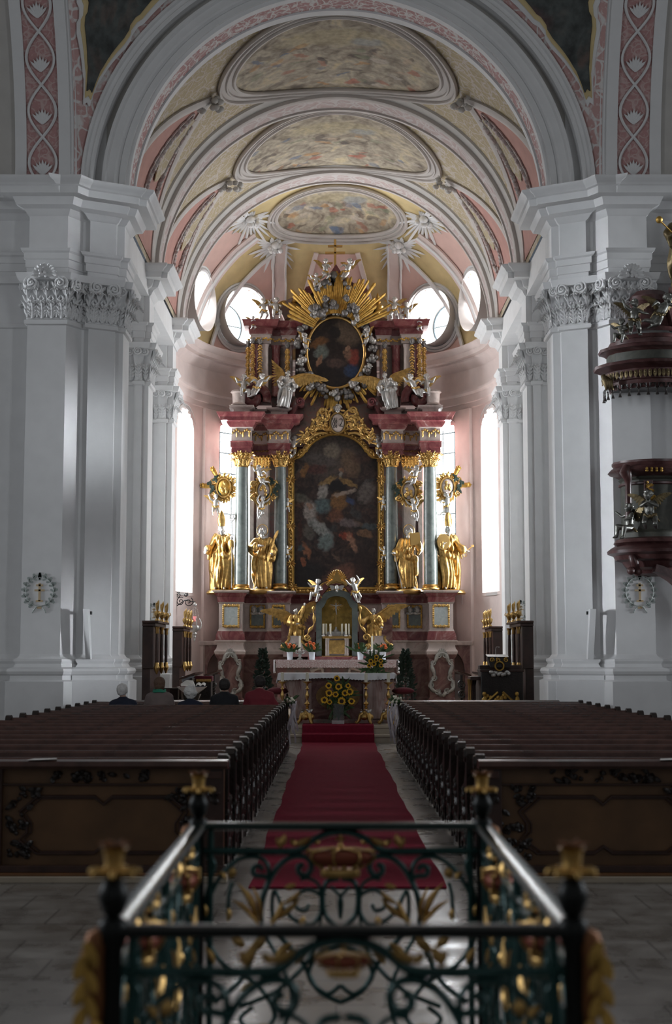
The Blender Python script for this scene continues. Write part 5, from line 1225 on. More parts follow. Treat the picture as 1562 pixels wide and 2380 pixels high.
# ---- putti
for pose, px, py, Y, s, rz, fl, tl, lb in (
    ('reach', 500, 1198, 41.5, .62, .3, False, 0, 'silver putto holding up the cartouche beside the crozier bishop'),
    ('fly', 603, 1128, 41.35, .60, 0, False, .2, 'silver putto diving above the cartouche over the bald saint'),
    ('hang', 606, 1200, 41.4, .60, .4, False, 0, 'silver putto below the cartouche over the bald saint'),
    ('fly', 966, 1128, 41.35, .60, .2, True, -.2, 'silver putto perched above the cartouche over the saint with the book'),
    ('hang', 964, 1206, 41.4, .62, -.3, True, 0, 'silver putto below the cartouche over the saint with the book'),
    ('fly', 1050, 1194, 41.5, .66, -.2, True, -.5, 'silver putto holding up the cartouche beside the bishop with the key'),
    ('reach', 667, 1190, 41.75, .40, .2, False, 0, 'small silver putto on the picture frame level with the painted globe, crozier side'),
    ('reach', 667, 1302, 41.75, .42, .4, True, 0, 'small silver putto low on the picture frame beside the bald saint'),
    ('reach', 893, 1186, 41.75, .42, -.2, True, 0, 'small silver putto on the picture frame above the saint with the book'),
    ('reach', 894, 1305, 41.75, .44, -.4, False, 0, 'small silver putto low on the picture frame beside the saint with the book'),
    ('hang', 680, 1060, 41.8, .62, .3, False, 0, 'silver putto at the shoulder of the painting arch, above the bald saint'),
    ('hang', 882, 1060, 41.8, .62, -.3, True, 0, 'silver putto at the shoulder of the painting arch, above the book saint'),
    ('sit', 735, 1398, 40.6, .66, -.3, False, .1, 'silver putto with gold wings sitting on the tabernacle arch, arm stretched out'),
    ('hang', 828, 1396, 40.6, .68, .3, True, -.1, 'silver putto with gold wings on the tabernacle arch raising a hand'),
    ('reach', 613, 742, 41.7, .62, .5, True, 0, 'dark silver putto standing on the upper cornice end with an outstretched arm, crozier side'),
    ('sit', 642, 742, 41.75, .68, .2, False, 0, 'dark silver putto seated on the upper cornice looking down, crozier side'),
    ('reach', 916, 742, 41.7, .66, -.3, False, 0, 'dark silver putto standing on the upper cornice by the urn, key side'),
    ('sit', 945, 748, 41.75, .62, -.4, True, 0, 'dark silver putto seated on the upper cornice end, key side'),
    ('kneel', 588, 765, 41.6, .40, .4, False, 0, 'small dark putto crouched on the outermost cornice corner, crozier side'),
    ('kneel', 976, 768, 41.6, .40, -.4, True, 0, 'small dark putto crouched on the outermost cornice corner, key side'),
    ('sit', 566, 925, 41.2, .72, .3, False, 0, 'silver putto seated on the volute pedestal over the crozier bishop'),
    ('fly', 597, 925, 41.1, .74, 0, True, 0, 'silver putto leaning on the red volute, crozier side'),
    ('fly', 966, 925, 41.1, .72, 0, False, 0, 'silver putto leaning on the red volute, key side'),
    ('sit', 992, 925, 41.2, .74, -.3, True, 0, 'silver putto seated on the volute pedestal over the bishop with the key'),
    ('kneel', 756, 648, 41.55, .62, .5, False, 0, 'dark silver putto clasping the top cross with both arms'),
    ('fly', 806, 652, 41.55, .66, -.5, True, 0, 'dark silver putto leaning on the cloud beside the top cross'),
    ('sit', 735, 672, 41.5, .5, .2, False, 0, 'dark silver putto lying on the cloud below the top cross'),
    ('fly', 703, 812, 41.6, .5, .6, False, .4, 'silver putto clinging to the oval ring, crozier side'),
    ('fly', 858, 800, 41.6, .5, -.6, True, -.4, 'silver putto clinging to the oval ring, key side')):
    putto(pose, lb, P(px, py, Y), s, rz, fl, 'silver putti of the high altar', tilt=tl)
# ---- tabernacle
tz = lambda py: Zp(py, 40.9)
tab = thing('tabernacle_niche', (0, 40.95, tz(1528)), 'arched marble tabernacle niche with matt gold lining above the high altar table', 'tabernacle')
def T2(px, py): q = P(px, py, 40.9); return (q.x + .02 * 0, q.z)
def arch_out(w, ysh, ytop, wt):
    L = [(783 - w, 1525), (783 - w, ysh), (783 - w + 4, ysh - 3), (783 - w + 9, ysh - 12)] + [(783 - wt * math.cos(R(a)), ysh - 16 - (ysh - 16 - ytop) * math.sin(R(a))) for a in range(10, 91, 16)]
    return [T2(*p) for p in L] + [T2(1566 - x, y) for x, y in L[::-1]]
b = MB(); b.frame(arch_out(48, 1404, 1372, 34), arch_out(35, 1414, 1386, 24), 40.7, 41.3); b.build('niche_frame', 'greenmarble', tab, 30)
b = MB(); q = arch_out(40, 1408, 1378, 30); b.prism(q, 41.28, 41.34); b.build('niche_back', 'goldplate', tab, 0)
pts = [(735, 1402), (745, 1396), (752, 1380), (764, 1366), (783, 1360), (802, 1366), (814, 1380), (821, 1396), (831, 1402), (836, 1392), (824, 1372), (810, 1356), (783, 1347), (756, 1356), (742, 1372), (730, 1392)]
b = MB(); b.prism([T2(*p) for p in pts], 40.6, 41.3); b.build('niche_canopy', 'redmarble', tab, 20)
b = MB(); b.box((T2(716, 1525)[0], 40.6, tz(1534)), (T2(850, 1525)[0], 41.3, tz(1526))); b.build('niche_sill', 'redmarble', tab, 0, .02)
b = MB()
for k in range(19):
    a = R(-10 + 200 * k / 18); c = V(*[T2(783, 1356)[0], 40.62, T2(783, 1356)[1]]); b.feather(c, c + V(.34 * math.cos(a) * (1 - .3 * math.sin(a)), -.03, (.38 * max(0, math.sin(a)) ** .7)), .10, .05)
b.prism([T2(*p) for p in ((772, 1352), (783, 1327), (794, 1352))], 40.5, 40.6); b.tube([(T2(x, y)[0], 40.56, T2(x, y)[1]) for x, y in ((760, 1362), (770, 1354), (783, 1351), (796, 1354), (806, 1362))], .05, 6); b.build('niche_crest', 'goldsmooth', tab, 40)
b = MB(); c = V(T2(783, 1368)[0], 40.5, T2(783, 1368)[1]); b.ell(c, (.05, .05, .09)); b.ell(c + V(0, -.03, -.09), .035)
for s in (-1, 1):
    for k in range(4): b.feather(c + V(s * .03, 0, .02), c + V(s * (.22 - .02 * k), 0, .06 - .04 * k), .06, .02)
b.build('dove', 'silver', tab, 60)
for s in (-1, 1):
    b = MB(); X = lambda px: T2(783 + s * px, 1400)[0]; zz = lambda y: T2(783, y)[1]
    for pts in (bez((X(52), 40.7, zz(1410)), (X(60), 40.7, zz(1420)), (X(46), 40.7, zz(1440)), (X(56), 40.7, zz(1458))), bez((X(56), 40.7, zz(1458)), (X(72), 40.7, zz(1468)), (X(66), 40.7, zz(1490)), (X(74), 40.7, zz(1480)))):
        b.tube(pts, [.035 + .02 * math.sin(i) for i in range(13)], 6)
    b.tube(spiral((X(68), 40.66, zz(1482)), .10, .02, 0, 1.4 * s, 16), .03, 5); b.build('niche_scroll', 'gold', tab, 60)
    b = MB()
    for q, w_ in ((83, 1), (111, -1)):
        b.tube([V(X(q), 40.7, zz(1478))] + bez((X(q), 40.7, zz(1480)), (X(q + w_ * 4), 40.7, zz(1492)), (X(q - w_ * 12), 40.7, zz(1495)), (X(q - w_ * 14), 40.7, zz(1504))), .04, 6); b.tube(spiral((X(q - w_ * 12), 40.68, zz(1503)), .075, .02, 0, 1.5 * s, 14), .03, 5)
    b.build('angel_bracket_scroll', 'gold', tab, 60)
    b = MB(); pp = [(80, 1478), (114, 1478), (110, 1488), (118, 1508), (76, 1508), (84, 1488)]
    b.prism([(X(p[0]), zz(p[1])) for p in pp], 40.72, 41.2); b.build('angel_bracket', 'palemarble', tab, 30)
    b = MB(); b.box((min(X(52), X(124)), 40.72, zz(1527)), (max(X(52), X(124)), 41.3, zz(1506))); b.build('niche_plinth', 'dimmarble', tab, 0, .02)
    b = MB(); b.box((min(X(52), X(130)), 41.25, zz(1510)), (max(X(52), X(130)), 41.5, zz(1425))); b.build('niche_wing_wall', 'brownmarble', tab, 0)
# tabernacle safe
sf = thing('tabernacle', (0.02, 40.8, tz(1524)), 'gilded tabernacle cabinet with embossed door inside the niche', 'tabernacle')
bx = lambda x0, x1, ya, yb, y0, y1, nm, m, bv=.01: MB().box((T2(x0, 1500)[0], y0, tz(ya)), (T2(x1, 1500)[0], y1, tz(yb))).build(nm, m, sf, 0, bv)
bx(756, 811, 1524, 1484, 40.72, 41.15, 'cabinet', 'palemarble'); bx(764, 803, 1520, 1488, 40.68, 40.72, 'door', 'gold'); bx(750, 817, 1484, 1479, 40.64, 41.2, 'cornice', 'goldsmooth')
bx(760, 807, 1479, 1468, 40.75, 41.15, 'top_step', 'silver'); bx(748, 818, 1529, 1524, 40.62, 41.2, 'foot', 'goldsmooth')
for s in (-1, 1):
    b = MB()
    for px in (24, 20): b.lathe([(.035, 0), (.035, .05), (.025, .08), (.025, .42), (.04, .5)], (T2(783 + s * px, 1500)[0], 40.68, tz(1524)), 10)
    b.build('colonnette', 'palemarble', sf, 60)
for i, px in enumerate((752, 758, 768, 795, 804, 811)):
    c = P(px, 1479, 40.68 + .05 * (i % 2)); e = thing('altar_candle', c, ['outermost', 'second', 'third', 'fourth', 'fifth', 'sixth'][i] + ' white candle on the tabernacle cabinet, counted from the raised-arm angel', 'candle', 'white candles on the tabernacle')
    MB().lathe([(.05, 0), (.06, .02), (.03, .05), (.04, .07)], c, 10).build('candle_cup', 'silver', e, 60); MB().lathe([(.027, .06), (.027, .36)], c, 10).build('wax_stick', 'wax', e, 60)
c = P(781, 1470, 40.9); e = thing('crucifix', c, 'slim gold standing crucifix inside the tabernacle niche', 'crucifix')
b = MB(); b.lathe([(.12, 0), (.10, .04), (.03, .1), (.03, .16)], c, 12); b.build('foot', 'silver', e, 60)
hz = tz(1394) - c.z; b = MB(); b.box((c.x - .02, c.y - .02, c.z + .14), (c.x + .02, c.y + .02, c.z + hz)); b.box((c.x - .19, c.y - .02, c.z + hz - .20), (c.x + .19, c.y + .02, c.z + hz - .155))
for k in range(12): b.feather(c + V(0, .03, hz - .18), c + V(.15 * math.cos(k * pi / 6), .03, hz - .18 + .15 * math.sin(k * pi / 6)), .03, .01)
b.build('cross_beam', 'goldsmooth', e, 0)
b = MB(); h = c + V(0, -.04, hz - .18); b.limb([h + V(-.15, 0, .04), h, h + V(.15, 0, .04)], [.012, .02, .012], 6); b.limb([h, h + V(0, 0, -.12), h + V(.02, 0, -.24)], [.028, .024, .012], 6); b.ell(h + V(0, -.01, .06), .026, 8)
link('corpus', fuse(b, .009, 1), 'silver', e, 180)
# ---- high altar table
mt = thing('high_altar_table', (0, 40.2, .32), 'long stone table of the high altar below the tabernacle', 'altar table')
zt = Zp(1535, 39.9); xl, xr = P(645, 1540, 39.9).x, P(915, 1540, 39.9).x
MB().box((xl, 39.95, .32), (xr, 40.75, zt - .55)).build('table_core', 'dimmarble', mt, 0, .02)
b = MB(); b.sweep([(xl - .02, 40.8), (xl - .02, 39.9), (xr + .02, 39.9), (xr + .02, 40.8)], [(-.06, zt - .60), (.0, zt - .58), (0, zt - .10), (.06, zt - .06), (.08, zt)]); b.build('table_front', 'dimmarble', mt, 30)
MB().box((xl - .08, 39.82, zt - .05), (xr + .08, 40.8, zt)).build('table_slab', 'palemarble', mt, 0, .01)
b = MB()
for s in (-1, 1): b.tube(bez((s * .35, 39.86, zt - .52), (s * .42, 39.86, zt - .2), (s * .25, 39.86, zt - .15), (s * .7, 39.86, zt - .28)), .045, 6); b.tube(spiral((s * .66, 39.86, zt - .25), .07, .02, 0, 1.2 * s, 12), .03, 5)
for k in range(5): b.ell((rnd.uniform(-.2, .2), 39.86, zt - .42 + rnd.uniform(-.06, .06)), (.09, .04, .05), 7)
b.build('table_relief', 'palemarble', mt, 60)
x0, x1 = P(640, 1535, 39.75).x, P(923, 1535, 39.75).x
cl = thing('altar_cloth', ((x0 + x1) / 2, 40.2, zt), 'white cloth with a lace front over red on the high altar table', 'altar cloth')
b = MB(); b.slab(lambda u, v: V(lerp(x0, x1, u), lerp(39.74, 40.6, v), zt + .02), 20, 2, .02)
for s, xx in ((-1, x0), (1, x1)): b.slab(lambda u, v: V(xx + s * .03 + s * .02 * math.sin(u * 20), lerp(39.72, 40.55, u), zt + .02 - (.32 + .06 * math.sin(u * 14)) * v), 14, 4, .015)
b.build('linen', 'cloth', cl, 60)
b = MB(); b.slab(lambda u, v: V(lerp(x0 + .02, x1 - .02, u), 39.73 - .01 * math.sin(u * 90), zt + .02 - v * (.22 + .012 * math.cos(u * 250))), 120, 3, .01); b.build('lace_border', 'lace', cl, 60)
# pots, crystal candlesticks on the table
for px, lb, bl in ((674, 'small white pot of dark leaves with few orange flowers, raised-arm angel side', 5), (725, 'small white pot of orange flowers on the altar cloth beside the tabernacle niche', 12), (838, 'small white pot of leaves on the altar cloth beside the tabernacle niche', 2), (890, 'small white pot topped by a large orange flower on the altar cloth end', 7)):
    c = V(P(px, 1533, 40.0).x, 40.0, zt + .02); e = thing('flower_pot', c, lb, 'flower pot', 'potted flowers on the high altar')
    MB().lathe([(.075, 0), (.09, .20), (.10, .22), (.085, .22)], c, 14).build('pot', 'potwhite', e, 60)
    b = MB(); q = random.Random(px)
    for i in range(60): p = c + V(q.gauss(0, .05), q.gauss(0, .05), .22); b.feather(p, p + V(q.gauss(0, .13), q.gauss(0, .1), q.uniform(.05, .28)), .06, .01)
    b.build('foliage', 'leafgreen', e, 60)
    for i in range(bl): 
        b = MB(); p = c + V(q.gauss(0, .10), -.08 + q.gauss(0, .04), .22 + q.uniform(.08, .26))
        for k in range(6): b.ell(p + V(.025 * math.cos(k), -.01, .025 * math.sin(k)), (.026, .015, .026), 6)
        b.build('blossom', 'orange', e, 60)
for px, lb in ((697, 'crystal candlestick with one white candle on the cloth, raised-arm angel side'), (865, 'crystal candlestick with one white candle on the cloth, garland angel side')):
    c = V(P(px, 1533, 40.0).x, 40.0, zt + .02); e = thing('crystal_candlestick', c, lb, 'candlestick'); b = MB()
    b.lathe([(.07, 0), (.08, .02), (.03, .06), (.05, .12), (.025, .16), (.06, .22), (.03, .28)], c, 12)
    for k in range(8):
        a = 2 * pi * k / 8; b.tube(bez(c + V(0, 0, .2), c + V(.1 * math.cos(a), .1 * math.sin(a), .12), c + V(.16 * math.cos(a), .16 * math.sin(a), .2), c + V(.14 * math.cos(a), .14 * math.sin(a), .27), 6), .012, 5); b.ell(c + V(.14 * math.cos(a), .14 * math.sin(a), .25), .03, 7)
    b.build('crystal_body', 'silver', e, 60); MB().lathe([(.026, .27), (.026, .66)], c, 10).build('wax_stick', 'wax', e, 60)
# ================================================================ furnishings
# ---- carpet
crp = thing('aisle_carpet', (.07, 20, .0), 'long dark red carpet running up the centre aisle and over the altar steps', 'carpet')
q = random.Random(3); b = MB(); n = 150
def cxl(v): return -.665 + .010 * math.sin(v * 23) + .008 * math.sin(v * 61) - .01 * v
def cxr(v): return .83 + .012 * math.sin(v * 26 + 1) + .007 * math.sin(v * 57) - .045 * v
b.slab(lambda u, v: V(lerp(cxl(v), cxr(v), u), lerp(11.02, 29.36, v), .016 + .003 * math.sin(v * 90 + u * 3)), 6, n, .014); b.build('runner', 'carpet', crp, 60)
st = [(29.355, .005), (29.355, .175), (29.38, .185), (29.84, .18), (29.855, .19), (29.855, .335), (29.88, .345), (30.75, .34)]
b = MB(); b.sweep([], []) if False else None
vs_ = [(x, y, zz) for x in (-.70, .785) for y, zz in st]; k = len(st); b.add(vs_ + [(x, y + .012, zz - .013) for x, y, zz in vs_], [(i, i + 1, k + i + 1, k + i) for i in range(k - 1)] + [(2 * k + i, 3 * k + i, 3 * k + i + 1, 2 * k + i + 1) for i in range(k - 1)]); b.build('stair_runner', 'carpet', crp, 30)
# ---- pews
ROW0, DY, NR = 11.72, .855, 18
def make_pew(x0, x1, inner, y0, label):
    e = thing('church_pew', ((x0 + x1) / 2, y0, 0), label, 'pew', 'dark wooden church pews')
    MB().box((x0 + .05, y0, .42), (x1 - .05, y0 + .035, .87)).build('backrest', 'wood', e, 0)
    b = MB(); L = [(y0 - .035, .865), (y0 - .045, .885), (y0 - .04, .92), (y0 - .01, .937), (y0 + .04, .935), (y0 + .07, .915), (y0 + .07, .87)]
    b.prism(L, x0, x1, 'x'); b.build('top_rail', 'woodrail', e, 30)
    b = MB(); b.prism([(y0 - .20, .765), (y0 - .205, .785), (y0 - .0, .835), (y0, .81)], x0 + .06, x1 - .06, 'x'); b.build('book_ledge', 'woodrail', e, 0)
    MB().box((x0 + .05, y0 + .03, .42), (x1 - .05, y0 + .46, .46)).build('seat', 'wood', e, 0, .008)
    MB().box((x0 + .06, y0 - .30, .10), (x1 - .06, y0 - .08, .15)).build('kneeler', 'wood', e, 0)
    for xx, s in ((x0, -1), (x1, 1)):
        b = MB(); t = .075
        pr = [(y0 - .06, 0), (y0 - .06, .30), (y0 - .02, .40), (y0 - .07, .55), (y0 - .075, .80)] + [(y0 - .005 + .085 * math.cos(R(a)), .885 + .085 * math.sin(R(a))) for a in (200, 160, 120, 80, 40, 0, -40)] + [(y0 + .09, .74), (y0 + .20, .64), (y0 + .40, .60), (y0 + .47, .53), (y0 + .42, .42), (y0 + .46, .25), (y0 + .48, 0)]
        b.prism(pr, xx - t / 2, xx + t / 2, 'x')
        o = b.build('bench_end', 'woodblack', e, 20)
        if (xx == inner):
            b = MB(); X = xx + (t / 2 if inner < 0 else -t / 2) * (1 if s > 0 or inner < 0 else 1)
            X = xx + (.04 if xx < 0 else -.04)
            for i in range(3): b.tube(spiral((0, 0, 0), .10, .015, i, 1.5, 14) and [(X, y0 + .12 + .05 * i + p[0], .20 + .17 * i + p[2]) for p in spiral((0, 0, 0), .085, .012, i * 2, 1.5, 14)], .020, 5)
            b.tube([(X, y0 + p[0] * .8 - .004, .885 + p[2] * .8) for p in spiral((0, 0, 0), .08, .012, 0, 1.5, 14)], .018, 5)
            for i in range(12): b.ell((X, y0 + q.uniform(-.03, .40), q.uniform(.06, .56)), (.022, .045, .05), 6)
            Xp = X - (.004 if xx < 0 else -.004); b.box((min(Xp, Xp + .012), y0 - .06, .04), (max(Xp, Xp + .012), y0 + .41, .60)); b.box((min(Xp, Xp + .012), y0 - .05, .58), (max(Xp, Xp + .012), y0 + .05, .95))
            b.build('end_carving', 'woodblack', o, 60)
    return e
XL0, XL1, XR0, XR1 = -4.42, -.92, 1.17, 4.48
ordn = ['first', 'second', 'third', 'fourth', 'fifth', 'sixth', 'seventh', 'eighth', 'ninth', 'tenth', 'eleventh', 'twelfth', 'thirteenth', 'fourteenth', 'fifteenth', 'sixteenth', 'seventeenth', 'eighteenth']
pl = make_pew(XL0, XL1, XL1, ROW0, ''); pr_ = make_pew(XR0, XR1, XR0, ROW0, '')
for k in range(NR):
    la = f'{ordn[k]} dark pew from the carved screen, block where the people sit'; lb = f'{ordn[k]} dark pew from the carved screen, block under the pulpit'
    if k == 0: pl['label'] = la; pr_['label'] = lb
    else:
        copy_tree(pl, (pl.location.x, ROW0 + DY * k, 0), la); copy_tree(pr_, (pr_.location.x, ROW0 + DY * k, 0), lb)
for x0, x1, lb in ((XL0, XL1, 'low front prayer desk before the pew block where the people sit'), (XR0, XR1, 'low front prayer desk before the pew block under the pulpit')):
    e = thing('prayer_desk', ((x0 + x1) / 2, 26.92, 0), lb, 'prayer desk'); y = 26.80
    xa, xb = (x0 + .3, x1) if x0 < 0 else (x0, x1 - .3); MB().box((xa, y, 0), (xb, y + .04, .87)).build('front_panel', 'wood', e, 0); MB().prism([(y - .1, .86), (y - .1, .90), (y + .08, .945), (y + .10, .92)], xa, xb, 'x').build('desk_rail', 'woodrail', e, 0)
# ---- carved screen closing each pew block
def make_screen(xi, s, label):
    y = 11.36; e = thing('pew_screen', (xi + s * 1.8, y, 0), label, 'pew screen', 'carved pew screens')
    bx = lambda u0, u1, z0, z1, y0, y1, nm, m, par=None, bv=.006: MB().box((min(xi + s * u0, xi + s * u1), y0, z0), (max(xi + s * u0, xi + s * u1), y1, z1)).build(nm, m, par or e, 0, bv)
    bx(0, 3.6, .10, .90, y, y + .05, 'board', 'woodpanel')
    bx(-.03, 3.63, .0, .05, y - .07, y + .07, 'step_edge', 'stone'); bx(-.02, 3.62, .05, .075, y - .06, y + .06, 'base_fillet', 'copperwood'); bx(-.02, 3.62, .075, .13, y - .05, y + .05, 'base_board', 'wood')
    b = MB(); b.prism([(y - .07, .875), (y - .09, .90), (y - .08, .935), (y - .03, .945), (y + .08, .94), (y + .08, .875)], min(xi - s * .03, xi + s * 3.63), max(xi - s * .03, xi + s * 3.63), 'x'); b.build('top_rail', 'woodrail', e, 30)
    bx(0, 3.6, .745, .760, y - .03, y, 'frieze_moulding', 'wood')
    for u in (.0, 1.74, 3.48):
        bx(u, u + .15, .12, .88, y - .045, y, 'pilaster', 'wood')
        c = bx(u + .02, u + .13, .80, .86, y - .065, y - .04, 'pilaster_head', 'woodrail')
        b = MB()
        for i in range(10): b.ell((xi + s * (u + .075 + q.uniform(-.04, .04)), y - .05, q.uniform(.62, .72)), (.02, .015, .03), 6)
        for i in range(5): b.feather((xi + s * (u + .075), y - .05, .60), (xi + s * (u + .035 + .02 * i), y - .065, .69), .02, .015)
        b.build('pilaster_carving', 'woodblack', e, 60)
    for u0 in (.15, 1.89):
        w = 1.59; cx_ = xi + s * (u0 + w / 2)
        ol_ = [(-.52, .66), (-.07, .66), (0, .60), (.07, .66), (.52, .66), (.66, .54), (.60, .45), (.60, .38), (.66, .32), (.52, .22), (.07, .22), (0, .27), (-.07, .22), (-.52, .22), (-.66, .32), (-.60, .38), (-.60, .45), (-.66, .54)]
        out = [(cx_ + x, zz) for x, zz in ol_]
        for sc, r in ((1.0, .012), (.94, .008)):
            b = MB(); b.tube([(cx_ + (x) * sc, y - .012, .44 + (zz - .44) * sc) for x, zz in ol_], r, 6, True); b.build('panel_moulding', 'wood', e, 30)
        for dx, zz, n_ in ((0, .815, 22), (-.62, .66, 12), (.62, .66, 12), (-.66, .25, 12), (.66, .25, 12), (-.70, .45, 9), (.70, .45, 9)):
            b = MB(); ww = .42 if n_ == 22 else .09
            for i in range(n_):
                x = cx_ + dx + q.uniform(-ww, ww); z_ = zz + q.uniform(-.03, .03) * (1 if n_ == 22 else 2.4)
                b.feather((x, y - .01, z_), (x + q.uniform(-.08, .08), y - .03, z_ + q.uniform(-.05, .05)), .04, .022)
                if i % 3 == 0: b.tube([(x + p[0], y - .015, z_ + p[2]) for p in spiral((0, 0, 0), .035, .006, q.uniform(0, 6), 1.3, 10)], .009, 4)
            b.build('carved_foliage', 'woodblack', e, 60)
    return e
M['copperwood'] = mat('waxed_oak_strip', (.16, .07, .025), .3, var=.2)
make_screen(-.88, -1, 'carved walnut panel screen closing the pew block where the people sit')
make_screen(1.15, 1, 'carved walnut panel screen closing the pew block under the pulpit')
for px, lb in (((65, 135), 'folded white leaflet lying on the pew rail of the block where people sit'), ((1530, 1580), 'folded white leaflet lying on the pew rail under the pulpit')):
    b = MB(); x0, x1 = [P(v_, 1766, 11.35).x for v_ in px]
    b.add([(x0, 11.28, .947), (lerp(x0, x1, .5), 11.27, .950), (lerp(x0, x1, .45), 11.40, .95), (x0 + .03, 11.41, .948), (x1, 11.29, .956), (x1 - .02, 11.41, .953)], [(0, 1, 2, 3), (1, 4, 5, 2)]); o = b.build('paper_leaflet', 'paper', None, 0); tag(o, lb, 'leaflet', None)
# ---- people in the pews
def person(label, px, ptop, Y, shirt, hairm, hair='short', scarf=None, tilt=0, lean=0, arm=False, wide=1.0):
    t = P(px, ptop, Y); s = 1.0; zt = t.z; x = t.x; e = thing('person', (x, Y, .0), label, 'person')
    hz = zt - .125; b = MB(); c = V(x, Y, 0)
    T = head(b, c + V(tilt * .06, .02, hz), .098, pi + tilt * .5, 0, True)
    nk = c + V(0, 0, hz - .20)
    b.limb([c + V(tilt * .04, .0, hz - .06), nk], [.055, .06]); b.limb([nk, c + V(0, .0, .90), c + V(0, .0, .55)], [.075, .10, .11])
    sh = hz - .235
    for sx in (-1, 1):
        b.limb([nk, c + V(sx * .18 * wide, -.01, sh), c + V(sx * .235 * wide, .03, sh - .28), c + V(sx * .15, .27, sh - .36)], [.07, .06, .048, .036]); hand(b, c + V(sx * .15, .27, sh - .36), (-sx * .4, .8, -.1), (0, 0, 1), .09)
        b.limb([c + V(sx * .1, .0, .54), c + V(sx * .13, .40, .55), c + V(sx * .13, .40, .1)], [.08, .065, .05]); b.limb([c + V(sx * .13, .38, .08), c + V(sx * .13, .56, .05)], [.05, .035])
    link('body', fuse(b, .016, 2), 'skin', e, 180)
    b = MB(); b.rings([ring_e(x, Y - .02, zz, rx * wide, ry, 20) for zz, rx, ry in ((.50, .19, .16), (.70, .19, .15), (.90, .205, .15), (sh - .05, .215, .14), (sh + .03, .17, .115), (sh + .09, .085, .085), (hz - .10, .072, .078))])
    for sx in (-1, 1): b.limb([c + V(sx * .16 * wide, -.01, sh - .02), c + V(sx * .245 * wide, .03, sh - .28), c + V(sx * .17, .22, sh - .35)], [.088, .072, .056])
    b.limb([c + V(-.17 * wide, -.01, sh), c + V(0, -.015, sh + .03), c + V(.17 * wide, -.01, sh)], [.08, .1, .08])
    if arm: b.limb([c + V(.16, 0, sh - .02), c + V(.32, .02, sh - .24), c + V(.40, .12, sh - .33)], [.085, .07, .05])
    link('jacket', fuse(b, .018, 3, lambda p: .008 * noise.noise(p * 11)), shirt, e, 180)
    b = MB()
    for sx in (-1, 1): b.limb([c + V(sx * .09, -.04, .54), c + V(sx * .13, .41, .56), c + V(sx * .13, .41, .12)], [.12, .095, .07])
    link('trousers', fuse(b, .022, 1), 'black', e, 180)
    b = MB(); r = .098; b.ell(T(0, .22, .22), (r * 1.04, r * 1.04, r * 1.05), 14); b.ell(T(0, .45, -.25), (r * .86, r * .72, r * (.75 if hair == 'short' else 1.15)), 12)
    for sx in (-1, 1): b.ell(T(sx * .66, .10, -.05), (r * .35, r * .5, r * (.6 if hair == 'short' else 1.0)), 8)
    if hair == 'curly': curls(b, T, r * 1.12, 60, int(px), low=-.6, big=.28)
    link('hair', fuse(b, .014, 2, lambda p: .006 * noise.noise(p * 40) + .004 * math.sin(math.atan2(p.x - x, p.y - Y) * 26)), hairm, e, 180)
    if scarf:
        b = MB(); b.tube([(x + .088 * math.cos(a), Y - .0 + .09 * math.sin(a), hz - .135 + .012 * math.sin(a * 3)) for a in [2 * pi * i / 20 for i in range(20)]], .036, 8, True); link('scarf', fuse(b, .012, 1, lambda p: .006 * math.sin(p.z * 160)), scarf, e, 180)
    return e
person('person with short white hair in a navy jacket, sitting nearest the white pier', 287, 1588, 24.90, 'navy', 'hairwhite', tilt=-.3)
person('person with brown hair and a green scarf over a taupe coat, sitting in the pew', 371, 1572, 24.90, 'taupe', 'hairbrown', 'long', 'scarf')
person('person with fluffy white hair in a dark jacket, sitting low before the lectern', 443, 1592, 24.90, 'navy', 'hairwhite', 'curly', wide=.92)
person('person with dark hair in a black jacket, sitting beside the carved cartouche', 522, 1576, 24.90, 'black', 'hairdark')
person('person with dark hair in a crimson jacket, sitting by the centre aisle', 604, 1569, 24.90, 'redcoat', 'hairdark', arm=True, wide=1.08)
# ---- people's altar
Yp = 31.2; X0, X1 = P(657, 1620, Yp).x, P(914, 1620, Yp).x; zt = Zp(1567, Yp - .4); xm = (X0 + X1) / 2
pa = thing('stone_altar', (xm, 31.6, .32), 'free-standing marble altar with bulging sides at the top of the carpet steps', 'altar')
hw = (X1 - X0) / 2
pts = [(-hw * .90, .32), (-hw * .92, .40), (-hw * .86, .44), (-hw * .80, .60), (-hw * .84, .85), (-hw * .95, 1.10), (-hw * 1.0, zt - .10), (-hw * 1.04, zt - .06)]
b = MB(); b.prism([(xm + x, zz) for x, zz in pts] + [(xm - x, zz) for x, zz in pts[::-1]], 31.25, 32.1); b.build('altar_body', 'mottled', pa, 30)
b = MB(); b.box((xm - hw * .95, 31.1, .32), (xm + hw * .95, 32.2, .40)); b.build('altar_foot', 'dimmarble', pa, 0, .01)
for s in (-1, 1):
    b = MB(); b.slab(lambda u, v: V(xm + s * lerp(hw * .48, hw * lerp(.98, .80, math.sin(pi * v * .5) if v < .5 else 1 - .75 * (v - .5)), u), 31.24 - .10 * math.sin(pi * u) * (1 - .5 * v), lerp(zt - .12, .42, v)), 8, 10, .06); b.build('altar_corner', 'palevein', pa, 60)
b = MB(); b.prism([(xm + .48 * math.cos(2 * pi * i / 36), .90 + .30 * math.sin(2 * pi * i / 36)) for i in range(36)], 31.20, 31.26); op_ = b.build('oval_relief', 'golddim', pa, 30)
b = MB(); b.prism([(xm + .24 * math.cos(2 * pi * i / 24), .90 + .34 * math.sin(2 * pi * i / 24)) for i in range(24)], 31.17, 31.2); b.build('oval_centre', 'brownmarble', op_, 30)
MB().box((xm - hw * 1.06, 31.05, zt - .06), (xm + hw * 1.06, 32.2, zt)).build('altar_slab', 'palemarble', pa, 0, .015)
c0, c1 = P(646, 1570, 30.95).x, P(918, 1570, 30.95).x
